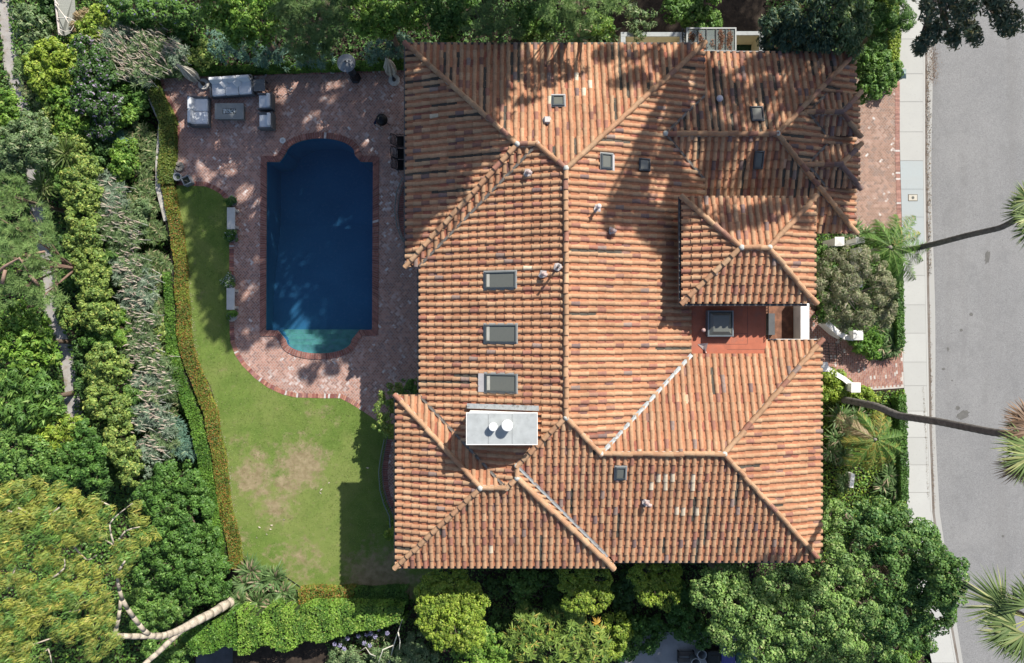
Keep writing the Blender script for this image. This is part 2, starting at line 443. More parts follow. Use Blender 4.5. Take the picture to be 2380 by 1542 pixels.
def pal_cols(pal, n, mixv=None):
    a, b, ac, sh = PAL[pal]; a, b, ac = map(np.array, (a, b, ac))
    t = RNG.uniform(0, 1, n) if mixv is None else np.clip(mixv + RNG.normal(0, .22, n), 0, 1)
    c = b + (a - b) * t[:, None]
    m = RNG.uniform(0, 1, n) < sh
    c[m] = ac * RNG.uniform(.8, 1.15, (m.sum(), 1))
    return c * RNG.uniform(.85, 1.15, (n, 1))
def clump_leaves(lobes, pal, L=.16, W=.08, clump=.28, cover=1.15, kden=1.0, flat=.75, style='leaf', wind=None, tight=0):
    """lobes: world (x,y,z,r). Each lobe is a dome of leaf clumps; clumps sit on and inside its skin."""
    parts = []
    for (x, y, z, r) in lobes:
        cr = max(.14, clump * min(1, .5 + r * .35)) if clump > 0 else .2
        K = int(max(5, kden * 2.6 * (r / cr) ** 2))
        d = rand_dirs(K, -.15); rad = RNG.uniform(.55 + .3 * tight, 1.0, K) ** .6
        wob = 1 + .16 * np.sin(d[:, 0] * 5 + x) * np.cos(d[:, 1] * 6 + y)
        cc = d * (r * rad * wob)[:, None]; cc[:, 2] *= flat; cc += [x, y, z]
        crr = cr * RNG.uniform(.65, 1.3, K)
        cm = RNG.uniform(0, 1, K)
        if style == 'leaf':
            area = .5 * L * W; n = int(cover * np.sum(2 * np.pi * crr ** 2) / area * .8)
            n = min(n, 26000)
            ki = RNG.choice(K, n, p=crr ** 2 / np.sum(crr ** 2))
            dd = rand_dirs(n, -.35); pos = cc[ki] + dd * (crr[ki] * RNG.uniform(.6 + .3 * tight, 1.05, n))[:, None] * [1, 1, .8]
            nr = dd + [0, 0, .45 - .2 * tight] + RNG.normal(0, .35 - .12 * tight, (n, 3))
            LL = L * RNG.uniform(.65, 1.35, n); col = pal_cols(pal, n, cm[ki])
            parts.append(leaf_arrays(pos, nr, LL, LL * W / L, col, None if wind is None else np.tile(wind, (n, 1)) + RNG.normal(0, .5, (n, 3))))
        elif style == 'needle':
            # starbursts of thin needles
            per = 26; K2 = int(K * 1.6); idx = RNG.integers(0, K, K2)
            c2 = cc[idx] + rand_dirs(K2) * (crr[idx] * RNG.uniform(.3, 1.1, K2))[:, None]
            base = np.repeat(c2, per, 0); n = len(base)
            dr = rand_dirs(n, -.3) + ([0, 0, .3] if wind is None else np.array(wind) * .6)
            col = pal_cols(pal, n, np.repeat(cm[idx], per))
            parts.append(blade_arrays(base, dr, L * RNG.uniform(.7, 1.3, n), W, .15, col, seg=1, prof=[1, .35]))
        elif style == 'whorl':
            per = 13; K2 = int(K * 1.3); idx = RNG.integers(0, K, K2)
            c2 = cc[idx] + rand_dirs(K2) * (crr[idx])[:, None] * .8
            ax = nrmz(c2 - [x, y, z] + [0, 0, r * .8] + RNG.normal(0, .3, (K2, 3)))
            base = np.repeat(c2, per, 0); axr = np.repeat(ax, per, 0); n = len(base)
            rd = rand_dirs(n); rd = nrmz(rd - axr * np.sum(rd * axr, 1, keepdims=True)) + axr * RNG.uniform(.1, .6, (n, 1))
            col = pal_cols(pal, n, np.repeat(cm[idx], per))
            hot = RNG.uniform(0, 1, K2) < .02 if pal == 'whorl' else np.zeros(K2, bool)
            hm = np.repeat(hot, per); col[hm] = np.array([.55, .35, .05]) * RNG.uniform(.7, 1.1, (hm.sum(), 1))
            parts.append(blade_arrays(base, rd, L * RNG.uniform(.7, 1.25, n), W, .25, col, seg=2, prof=[.4, 1, .1]))
    return merge(parts)
def bez(p0, p1, p2, n=6): return [(p0 * (1 - t) ** 2 + p1 * 2 * t * (1 - t) + p2 * t * t) for t in [i / n for i in range(n + 1)]]
def trunk_mesh(base, top, r0, lobes, col=(.16, .12, .09), n=9):
    mb = MB(); base = Vector(base); top = Vector(top)
    mid = base.lerp(top, .5) + Vector((random.uniform(-.15, .15), random.uniform(-.15, .15), 0))
    pts = bez(base, mid, top, 6)
    mb.tube(pts, [r0 * (1.25 - .65 * i / 6) for i in range(7)], n, col)
    for (x, y, z, r) in lobes:
        s = pts[random.choice((3, 4, 5))]; e = Vector((x, y, z + r * .25)); m = s.lerp(e, .5) + Vector((0, 0, -.1 * r))
        mb.tube(bez(s, m, e, 5), [r0 * .5 * (1 - .75 * i / 5) for i in range(6)], 6, col)
        for q in range(3):
            e2 = e + Vector((random.uniform(-.6, .6) * r, random.uniform(-.6, .6) * r, random.uniform(.0, .5) * r))
            mb.tube([m, m.lerp(e2, .5), e2], [r0 * .22, r0 * .15, r0 * .05], 5, col)
    return mb
def plant(name, cat, label, lobes, pal, group=None, L=.16, W=.08, clump=.28, cover=1.15, kden=1.0, flat=.75, style='leaf', wind=None,
          trunk=.05, tcol=(.16, .12, .09), crown='crown', mat=None, tbase=None, tree=False, tight=0):
    """lobes in survey pixels: (px, py, radius_px, top height in m)"""
    wl = []
    for (px, py, r, h) in lobes:
        rr = r / 44.0 * (H - h) / H
        z = h - rr * flat
        p = P(px, py, h - rr * .3); wl.append((p.x, p.y, z, rr))
    cx = sum(l[0] for l in wl) / len(wl); cy = sum(l[1] for l in wl) / len(wl)
    if tbase is not None: b = Vector(tbase)
    else: b = Vector((cx, cy, terr(cx, cy)))
    b.z = terr(b.x, b.y)
    root = empty(name, b, label, cat, group)
    V, F, C = clump_leaves(wl, pal, L, W, clump, cover, kden, flat, style, wind, tight)
    o = np_mesh(crown, V - np.array(b), F, C, mat or (M['needle'] if style == 'needle' else M['leaf'])); o.parent = root
    zt = min(l[2] for l in wl)
    tb = trunk_mesh(b, (cx, cy, max(zt, b.z + .25)), trunk, wl, tcol)
    tb.build('trunk' if tree else 'stem', M['bark'], root, smooth=True, world=True)
    return root
# ------------------------------------------------------------------ ground
WALL_PX = [(300, 60), (331, 181), (354, 239), (374, 284), (371, 325), (367, 376), (367, 437), (386, 513), (398, 564), (401, 633), (407, 735), (413, 810),
           (431, 865), (454, 916), (472, 957), (482, 1019), (492, 1042), (497, 1135), (513, 1206), (526, 1261), (531, 1316), (545, 1380)]
WALLW = [P(*q) for q in WALL_PX]
_wy = np.array([p.y for p in WALLW])[::-1]; _wx = np.array([p.x for p in WALLW])[::-1]
def xwall(y): return float(np.interp(y, _wy, _wx))
POOL_C = (P(618, 377).x, P(867, 377).x, P(0, 825).y, P(0, 320).y)
def terr(x, y):
    if x > P(2152, 0).x - .3: return -0.30
    d = xwall(y) - x
    if y > P(0, 60).y or y < P(0, 1385).y:
        d = max(d, 0) * .9 if d > 0 else -1
    if d > 0: return -0.03 - min(1.0, d / .35) * 1.0 - min(d, 12) * .06
    if POOL_C[0] - .55 < x < POOL_C[1] + .55 and POOL_C[2] - .4 < y < POOL_C[3] + .4: return -3.3
    return -0.03
def build_ground():
    xs = np.concatenate([[-900, -400, -150, -70, -45], np.arange(-34, 34.01, .5), [45, 70, 150, 400, 900]])
    ys = np.concatenate([[-900, -400, -150, -70, -40], np.arange(-24, 24.01, .5), [40, 70, 150, 400, 900]])
    V = np.array([[x, y, terr(x, y)] for y in ys for x in xs])
    nx = len(xs)
    F = np.array([[j * nx + i, j * nx + i + 1, (j + 1) * nx + i + 1, (j + 1) * nx + i] for j in range(len(ys) - 1) for i in range(nx - 1)])
    o = np_mesh('ground', V, F, np.full((len(F), 3), .1), M['soil']); tag(o, kind='structure')
build_ground()

def sheet(name, pts, z, mat, holes=(), kind='structure', px=True, parent=None, thick=0):
    bm = bmesh.new(); E = []
    for loop in [pts] + list(holes):
        vs = []
        for q in loop:
            p = P(q[0], q[1], z) if px else Vector((q[0], q[1], z))
            vs.append(bm.verts.new(p))
        for a in range(len(vs)): E.append(bm.edges.new((vs[a], vs[(a + 1) % len(vs)])))
    bmesh.ops.triangle_fill(bm, use_beauty=True, use_dissolve=False, edges=E)
    for f in bm.faces:
        if f.normal.z < 0: f.normal_flip()
    if thick:
        r = bmesh.ops.extrude_face_region(bm, geom=bm.faces[:])
        for v in [g for g in r['geom'] if isinstance(g, bmesh.types.BMVert)]: v.co.z -= thick
    me = bpy.data.meshes.new(name); bm.to_mesh(me); bm.free()
    o = link_mesh(name, me, mat, parent)
    if kind: o['kind'] = kind
    return o

def arc(x0, x1, y, ytop, n=18, t0=0.0, t1=math.pi):
    """half-ellipse from x0 to x1 whose base line is y and apex ytop"""
    cx, rx = (x0 + x1) / 2, (x1 - x0) / 2
    return [(cx - rx * math.cos(t), y + (ytop - y) * math.sin(t)) for t in [t0 + (t1 - t0) * i / n for i in range(n + 1)]]

POOL = [(620, 377), (650, 377)] + [(658, 366), (665, 356)] + arc(665, 825, 358, 322)[1:-1] + [(825, 362), (839, 377), (867, 377), (865, 767), (836, 767)] \
       + [(817, 791)] + arc(817, 665, 793, 822)[1:-1] + [(665, 791), (646, 768), (618, 768)]
LEFT_EDGE = [(369, 174), (372, 198), (383, 225), (396, 249), (408, 284), (409, 305), (406, 325), (401, 376), (404, 420), (410, 431)]
LAWN_EDGE = [(410, 431), (444, 432), (478, 434), (495, 441), (512, 451), (526, 468), (533, 485), (533, 560), (533, 700), (534, 775), (536, 797), (547, 827),
             (563, 850), (593, 880), (622, 901), (656, 917), (686, 924), (749, 926), (791, 926), (816, 939), (846, 958), (885, 985)]
PATIO = [(369, 174), (479, 172), (611, 167), (720, 164), (829, 161), (944, 159), (1010, 158), (1015, 900), (960, 985)] + LAWN_EDGE[::-1] + LEFT_EDGE[::-1][1:-1]
patio = sheet('patio', PATIO, 0.004, M['patio'], holes=[POOL])
STRIP_R = [(367, 178), (379, 222), (405, 273), (403, 342), (400, 410), (410, 444), (420, 503), (429, 564), (436, 633), (441, 701), (448, 803), (468, 855), (489, 899), (502, 940), (509, 974),
           (511, 1019), (526, 1042), (530, 1117), (543, 1206), (560, 1295), (600, 1330)]
LAWN = LAWN_EDGE + [(1020, 985), (1020, 1400), (690, 1372), (640, 1345), (600, 1330)] + STRIP_R[::-1][1:16]
lawn = sheet('lawn', LAWN, 0.0, M['lawn'])

BR = [(.36, .165, .12), (.40, .20, .14), (.25, .10, .08), (.30, .15, .13), (.22, .11, .10), (.36, .19, .14)]
def brick_course(mb, pts, width, z, bw=.105, closed=False, pale=.06, side=1, hgt=.03, cols=BR):
    """bricks laid radially along a polyline (world xy); the outer ends follow side*normal"""
    P2 = [Vector((p[0], p[1])) for p in pts]
    if closed: P2.append(P2[0])
    seg = [(P2[i + 1] - P2[i]).length for i in range(len(P2) - 1)]
    L = sum(seg); n = int(L / bw)
    def at(s):
        s = max(0, min(L - 1e-6, s)); i = 0
        while i < len(seg) - 1 and s > seg[i]: s -= seg[i]; i += 1
        t = (P2[i + 1] - P2[i]).normalized()
        return P2[i] + t * s, t, i
    cn = []
    for i in range(len(P2)):
        a = (P2[i] - P2[i - 1]).normalized() if i > 0 else (P2[1] - P2[0]).normalized()
        b = (P2[i + 1] - P2[i]).normalized() if i < len(P2) - 1 else (P2[-1] - P2[-2]).normalized()
        if closed and i in (0, len(P2) - 1): a = (P2[-1] - P2[-2]).normalized(); b = (P2[1] - P2[0]).normalized()
        na = Vector((-a.y, a.x)) * side; nb = Vector((-b.y, b.x)) * side
        m = (na + nb).normalized(); m = m / max(.5, m.dot(na)); cn.append(m)
    def off(s):
        p, t, i = at(s)
        f = (p - P2[i]).length / max(1e-6, seg[i])
        return p, p + (cn[i].lerp(cn[i + 1], f)) * width
    g = .006
    for k in range(n):
        s0, s1 = k * L / n + g, (k + 1) * L / n - g
        a, b = off(s0); d, c = off(s1)
        col = random.choice(cols); f = random.uniform(.8, 1.2); col = tuple(x * f for x in col)
        if random.random() < pale: col = (.52, .47, .44)
        vs = [(a.x, a.y, z), (b.x, b.y, z), (c.x, c.y, z), (d.x, d.y, z)]
        vs += [(x, y, z - hgt) for x, y, _ in vs]
        if side < 0: fs = [(0, 1, 2, 3), (4, 5, 1, 0), (5, 6, 2, 1), (6, 7, 3, 2), (7, 4, 0, 3)]
        else: fs = [(3, 2, 1, 0), (0, 1, 5, 4), (1, 2, 6, 5), (2, 3, 7, 6), (3, 0, 4, 7)]
        mb.add(vs, fs, col)
    # mortar bed
    a0 = None
    for k in range(0, n * 2 + 1):
        a, b = off(k * L / (n * 2))
        if a0 is not None:
            mb.quad((a0.x, a0.y, z - .008), (b0.x, b0.y, z - .008), (b.x, b.y, z - .008), (a.x, a.y, z - .008), (.36, .33, .31))
        a0, b0 = a, b

mb = MB()
W2 = lambda L: [P(x, y).xy for x, y in L]
brick_course(mb, W2(LAWN_EDGE[:-1]), .235, .012, side=1, pale=.05)
o = mb.build('patio_edging', M['brickq']); tag(o, kind='structure')
mb = MB()
brick_course(mb, W2(LEFT_EDGE), .22, .012, side=1, pale=.05)
brick_course(mb, W2([(369, 174), (479, 172), (611, 167), (720, 164), (829, 161), (944, 159), (1000, 158)]), .22, .016, side=-1)
o = mb.build('patio_border', M['brickq']); tag(o, kind='structure')

# ------------------------------------------------------------------ pool
pool = empty('swimming_pool', P(743, 570, 0), 'dark blue swimming pool with rounded ends and wide brick coping in the patio', 'swimming pool')
mb = MB()
COPE = [(.235, .105, .085), (.26, .12, .095), (.21, .095, .08), (.28, .14, .11)]
brick_course(mb, W2(POOL), .31, .045, bw=.118, closed=True, side=1, pale=.004, hgt=.09, cols=COPE)
mb.build('coping', M['brickq'], pool, world=True)
def pool_shell():
    mb = MB(); n = len(POOL)
    ctr = P(743, 570)
    top = [P(x, y, 0) for x, y in POOL]
    # push the wall 1 cm out so that it stays under the coping
    top = [Vector((ctr.x + (p.x - ctr.x) * 1.004, ctr.y + (p.y - ctr.y) * 1.002, .0)) for p in top]
    bot = [Vector((p.x, p.y, -2.3)) for p in top]
    for i in range(n):
        j = (i + 1) % n
        mb.quad(top[i], top[j], bot[j], bot[i])
    return mb, bot
mb, bot = pool_shell()
mb.build('pool_wall', M['plaster'], pool, world=True)
xa, xb, ya, yb = POOL_C
mb = MB()
mb.quad((xa - .1, ya - .1, -2.25), (xb + .1, ya - .1, -2.25), (xb + .1, yb + .1, -2.25), (xa - .1, yb + .1, -2.25))
# ramp up to the shallow end
y1 = P(0, 690).y; y2 = P(0, 640).y
mb.quad((xa - .1, ya - .1, -1.15), (xb + .1, ya - .1, -1.15), (xb + .1, y1, -1.15), (xa - .1, y1, -1.15))
mb.quad((xa - .1, y1, -1.15), (xb + .1, y1, -1.15), (xb + .1, y2 + 3, -2.25), (xa - .1, y2 + 3, -2.25))
mb.build('pool_floor', M['plaster'], pool, world=True)
mb = MB()
for i, (yy, zz) in enumerate(((768, -.90), (779, -.68), (790, -.46), (803, -.26))):
    y0 = P(0, yy).y; ye = P(0, 823).y
    mb.box(((xa + xb) / 2, (y0 + ye) / 2, (zz - 1.5) / 2), (P(840, 0).x - P(642, 0).x, y0 - ye, zz + 1.5))
    mb.box(((xa + xb) / 2, y0 + .02, zz - .02), (P(840, 0).x - P(642, 0).x, .05, .05))
mb.build('pool_step', M['plaster_step'], pool, world=True)
ctr_ = P(743, 570)
o = sheet('water', [(ctr_.x + (P(*q).x - ctr_.x) * 1.002, ctr_.y + (P(*q).y - ctr_.y) * 1.001) for q in POOL], -.10, M['water'], kind=None, px=False); world_child(o, pool)
mb = MB(); mb.lathe((0, 0, 0), [(.0, 0), (.16, 0), (.16, .012), (.13, .02), (.0, .024)], 24, (.62, .62, .6))
mb.lathe((0, 0, .022), [(.02, 0), (.07, 0), (.07, .006), (.02, .006)], 16, (.45, .45, .44))
o = mb.build('skimmer_lid', M['paint']); o.location = P(657, 327, .01)
tag(o, 'round white skimmer lid set in the patio beside the pool', 'drain cover')
for (x, y, l) in ((1390 * .62, 1090 * .62, 0),):
    pass
# ------------------------------------------------------------------ street side
CURB = [(2150, -200), (2150, 0), (2150, 250), (2150, 372), (2152, 520), (2155, 700), (2158, 850), (2160, 992), (2167, 1192), (2186, 1330), (2206, 1438), (2224, 1541), (2262, 1750)]
WALK_L = [(2090, -200), (2090, 0), (2090, 220), (2092, 362), (2096, 503), (2098, 700), (2100, 850), (2105, 1010), (2108, 1170), (2125, 1330), (2150, 1470), (2166, 1541), (2200, 1750)]
def xat(line, y):
    return float(np.interp(y, [q[1] for q in line], [q[0] for q in line]))
road = sheet('street', [(x + 3, y) for x, y in CURB] + [(2380 + 700, 1750), (2380 + 700, -200)], -.118, M['asphalt'])
joints = [-200, -90, 0, 91, 172, 237, 307, 374, 440, 505, 572, 641, 709, 775, 842, 897, 956, 1017, 1081, 1145, 1210, 1275, 1340, 1405, 1470, 1541, 1620, 1750]
mb = MB()
g = .35
for a, b in zip(joints[:-1], joints[1:]):
    base = (.43, .43, .405)
    if 374 <= a < 570: base = (.36, .40, .405)
    f = random.uniform(.94, 1.05); base = tuple(x * f for x in base)
    ya0, yb0 = a + g, b - g
    for sub in range(3):
        s0 = ya0 + (yb0 - ya0) * sub / 3; s1 = ya0 + (yb0 - ya0) * (sub + 1) / 3
        c = [P(xat(WALK_L, s0), s0, 0), P(xat(CURB, s0) - 4.5, s0, 0), P(xat(CURB, s1) - 4.5, s1, 0), P(xat(WALK_L, s1), s1, 0)]
        mb.quad(c[3], c[2], c[1], c[0], base)
        if sub == 0:
            mb.quad(c[0], c[1], c[1] - Vector((0, 0, .05)), c[0] - Vector((0, 0, .05)), (.1, .09, .08))
    q0, q1 = P(0, b - g).y, P(0, b + g).y
    xl, xr = P(xat(WALK_L, b), 0).x, P(xat(CURB, b) - 4.5, 0).x
    mb.quad((xl, q1, -.012), (xr, q1, -.012), (xr, q0, -.012), (xl, q0, -.012), (.20, .18, .16))
o = mb.build('sidewalk', M['sidewalk']); tag(o, kind='structure')
mb = MB()
yy = list(range(-200, 1750, 24))
for a, b in zip(yy[:-1], yy[1:]):
    A0, A1 = P(xat(CURB, a) - 4.2, a, 0), P(xat(CURB, b) - 4.2, b, 0)
    B0, B1 = P(xat(CURB, a), a, 0), P(xat(CURB, b), b, 0)
    dz = Vector((0, 0, .125))
    cc = (.43, .425, .40)
    mb.quad(A1, B1, B0, A0, cc)
    mb.quad(B1, B1 - dz, B0 - dz, B0, cc)
    mb.quad(A0, A0 - dz, A1 - dz, A1, cc)
o = mb.build('kerb', M['sidewalk']); tag(o, kind='structure')
mb = MB()
for a, b in zip(yy[:-1], yy[1:]):
    wl = lambda t: 16 + 2 * math.sin(t * .011)
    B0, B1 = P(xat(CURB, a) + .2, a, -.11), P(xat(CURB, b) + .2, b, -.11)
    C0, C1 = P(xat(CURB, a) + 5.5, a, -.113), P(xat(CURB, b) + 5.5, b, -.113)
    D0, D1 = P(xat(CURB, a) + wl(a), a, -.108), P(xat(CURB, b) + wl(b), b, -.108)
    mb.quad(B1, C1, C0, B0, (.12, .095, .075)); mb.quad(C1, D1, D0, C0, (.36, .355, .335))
o = mb.build('gutter', M['sidewalk']); tag(o, kind='structure')
# leaf litter along the gutter and in the sidewalk seam
def litter(name, pts, n, spread, z, cols, size=(.02, .06), label=None, cat='leaf litter'):
    pts = [P(*q, z) for q in pts]
    seg = np.array([(pts[i + 1] - pts[i]).length for i in range(len(pts) - 1)]); cum = np.concatenate([[0], np.cumsum(seg)])
    s = RNG.uniform(0, cum[-1], n); xs = np.interp(s, cum, [p.x for p in pts]); ys = np.interp(s, cum, [p.y for p in pts])
    xs += RNG.normal(0, spread, n); ys += RNG.normal(0, spread, n)
    pos = np.stack([xs, ys, np.full(n, z) + RNG.uniform(0, .012, n)], 1)
    nr = RNG.normal(0, .25, (n, 3)); nr[:, 2] = 1
    L = RNG.uniform(*size, n)
    c = np.array(cols)[RNG.integers(0, len(cols), n)] * RNG.uniform(.7, 1.3, (n, 1))
    o = leaf_obj(name, pos, nr, L, L * .5, c, M['leaf'])
    tag(o, label, cat, kind='stuff'); return o

BORD = [(2091, 190), (2091, 362), (2095, 503), (2096, 540)]
DRIVE = [(1935, 180), (2090, 180)] + BORD[1:] + [(1935, 545)]
sheet('driveway', DRIVE, .004, M['driveway'])
mb = MB(); brick_course(mb, W2(BORD), .24, .014, side=-1, cols=[(.33, .18, .14), (.36, .20, .16), (.30, .16, .13)])
o = mb.build('driveway_border', M['brickq']); tag(o, kind='structure')
PATHF = [(1885, 720), (1905, 745), (1940, 770), (1970, 785), (2005, 800), (2020, 825), (2045, 842), (2065, 835), (2099, 818), (2101, 902), (2010, 908), (1960, 893), (1905, 858), (1880, 830), (1855, 800), (1855, 720)]
# running-bond front walk: every brick a face
def running_bond(name, poly_px, z, ang, bl=.20, bw=.10):
    poly = [P(*q).xy for q in poly_px]
    def inside(x, y):
        c = False; n = len(poly)
        for i in range(n):
            a, b = poly[i], poly[(i + 1) % n]
            if (a.y > y) != (b.y > y) and x < (b.x - a.x) * (y - a.y) / (b.y - a.y) + a.x: c = not c
        return c
    mb = MB(); ca, sa = math.cos(ang), math.sin(ang)
    c0 = sum((Vector(p) for p in poly), Vector((0, 0))) / len(poly)
    for i in range(-60, 61):
        for j in range(-60, 61):
            u = i * bl + (.5 * bl if j % 2 else 0); v = j * bw
            # gentle fan so the rows swing round with the walk
            a2 = ang + u * -.02
            x = c0.x + u * math.cos(a2) - v * math.sin(a2); y = c0.y + u * math.sin(a2) + v * math.cos(a2)
            if not inside(x, y): continue
            g = .007; vs = []
            for du, dv in ((g, g), (bl - g, g), (bl - g, bw - g), (g, bw - g)):
                vs.append((x + du * math.cos(a2) - dv * math.sin(a2), y + du * math.sin(a2) + dv * math.cos(a2), z))
            col = random.choice([(.33, .165, .125), (.36, .19, .145), (.29, .145, .11), (.38, .22, .17), (.30, .17, .145)])
            if random.random() < .05: col = (.46, .41, .37)
            f = random.uniform(.85, 1.15); mb.add(vs, [(0, 1, 2, 3)], tuple(q * f for q in col))
    o = mb.build(name, M['brickq']); tag(o, kind='structure')
sheet('walk_base', PATHF, .004, mat_flat('walk_mortar', (.46, .42, .38), nscale=6, namt=.2))
running_bond('front_walk', PATHF, .012, R(92))
# paths down the hill and paving at the bottom edge
NP = [(8, 0), (16, 70), (26, 140), (42, 215), (60, 290), (76, 400), (96, 540), (116, 650), (124, 740), (150, 800), (162, 860), (168, 945), (176, 1010)]
def ribbon_path(name, pts, wd, mat, lift=.03):
    mb = MB(); pw = [P(x, y, -1.4) for x, y in pts]
    dense = []
    for a, b in zip(pw[:-1], pw[1:]):
        for t in np.linspace(0, 1, 6)[:-1]: dense.append(a.lerp(b, t))
    dense.append(pw[-1]); L = []
    for i, p in enumerate(dense):
        t = (dense[min(i + 1, len(dense) - 1)] - dense[max(i - 1, 0)]).normalized(); nrm = Vector((t.y, -t.x, 0))
        ww = wd * (1 + .18 * math.sin(i * .7))
        z = max(terr(p.x - .7, p.y), terr(p.x + .7, p.y), terr(p.x, p.y)) + lift
        L.append((Vector((p.x, p.y, z)) - nrm * ww, Vector((p.x, p.y, z)) + nrm * ww))
    for (a, b), (c, d) in zip(L[:-1], L[1:]): mb.quad(c, d, b, a)
    o = mb.build(name, mat); tag(o, kind='structure')
ribbon_path('hillside_path', NP, .42, M['dirt_path'])
sheet('paved_yard', [(455, 1500), (760, 1490), (760, 1600), (455, 1600)], -1.0 + .03, M['slate'])
sheet('side_drive', [(1440, 1470), (1760, 1470), (1760, 1620), (1440, 1620)], .002, M['drive'])
# ------------------------------------------------------------------ house: roof planes z = a + b*x + c*y
ZE = 5.5
PL = {}
def plane(name, x=None, y=None, z=ZE, s=.333, d=None):
    """eave line x=.. or y=.. at height z, rising inwards with slope s in direction d"""
    if d == '+x': PL[name] = (z - s * x, s, 0, (-1, 0))
    if d == '-x': PL[name] = (z + s * x, -s, 0, (1, 0))
    if d == '+y': PL[name] = (z - s * y, 0, s, (0, -1))
    if d == '-y': PL[name] = (z + s * y, 0, -s, (0, 1))
plane('WA', x=-4.755, s=.345, d='+x')
plane('NA', y=12.86, s=.345, d='-y')
plane('SA', y=2.907, s=.345, d='+y')
plane('WM', x=-4.14, s=.33, d='+x')
PL['EM'] = (7.6 + .33 * 2.241, -.33, 0, (1, 0))
plane('SM', y=-10.28, s=.313, d='+y')
plane('NS', y=-.37, s=.333, d='-y')
plane('ES', x=13.83, s=.328, d='-x')
plane('WB', x=-5.198, s=.333, d='+x')
plane('NB', y=-2.83, s=.333, d='-y')
plane('SB', y=-10.53, s=.333, d='+y')
plane('EB', x=4.52, s=.333, d='-x')
ZD = 4.75
plane('ND', y=12.78, z=ZD, s=.333, d='-y')
plane('SD', y=4.50, z=ZD, s=.333, d='+y')
plane('ED', x=15.72, z=ZD, s=.333, d='-x')
ZT = 7.1
TX0, TX1, TY0, TY1 = 7.17, 12.83, 1.2, 5.71
plane('WT', x=TX0, z=ZT, d='+x'); plane('ET', x=TX1, z=ZT, d='-x'); plane('NT', y=TY1, z=ZT, d='-y'); plane('ST', y=TY0, z=ZT, d='+y')
ZG = 5.27
for k_, (ylo, yhi) in (('1', (8.80, 10.70)), ('2', (6.45, 8.40))):
    plane('NG' + k_, y=yhi, z=ZG, s=.36, d='-y'); plane('SG' + k_, y=ylo, z=ZG, s=.36, d='+y'); plane('EG' + k_, x=15.62, z=ZG, s=.36, d='-x')

def zon(pl, x, y): a, b, c, _ = PL[pl]; return a + b * x + c * y
def I(*eq):
    """meeting point (x, y) of planes (names) or of a plane pair with x=/y= lines"""
    rows = []; rhs = []
    names = [e for e in eq if isinstance(e, str)]
    for e in eq:
        if isinstance(e, tuple):
            rows.append((1, 0) if e[0] == 'x' else (0, 1)); rhs.append(e[1])
    for p, q in zip(names[:-1], names[1:]):
        A, B = PL[p], PL[q]; rows.append((A[1] - B[1], A[2] - B[2])); rhs.append(B[0] - A[0])
    return tuple(np.linalg.solve(np.array(rows[:2], float), np.array(rhs[:2], float)))
def lev(p, z): A = PL[p]; return ('x', (z - A[0]) / A[1]) if A[1] else ('y', (z - A[0]) / A[2])

house = empty('tiled_house', (4, 1, 0), 'big hipped house with orange clay barrel tile roof, filling the middle of the picture', 'house')
HL = -Vector(house.location)

TILE = [((.400, .242, .142), 50), ((.375, .212, .124), 30), ((.412, .265, .160), 13), ((.300, .145, .102), 5), ((.27, .140, .102), 2.0), ((.25, .185, .155), 1.4), ((.56, .48, .35), .3)]
TW = np.array([t[1] for t in TILE], float); TW /= TW.sum()
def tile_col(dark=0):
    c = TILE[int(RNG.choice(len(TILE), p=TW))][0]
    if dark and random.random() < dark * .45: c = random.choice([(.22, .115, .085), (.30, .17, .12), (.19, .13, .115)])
    f = random.uniform(.92, 1.08); return (c[0] * f, c[1] * f, c[2] * f)

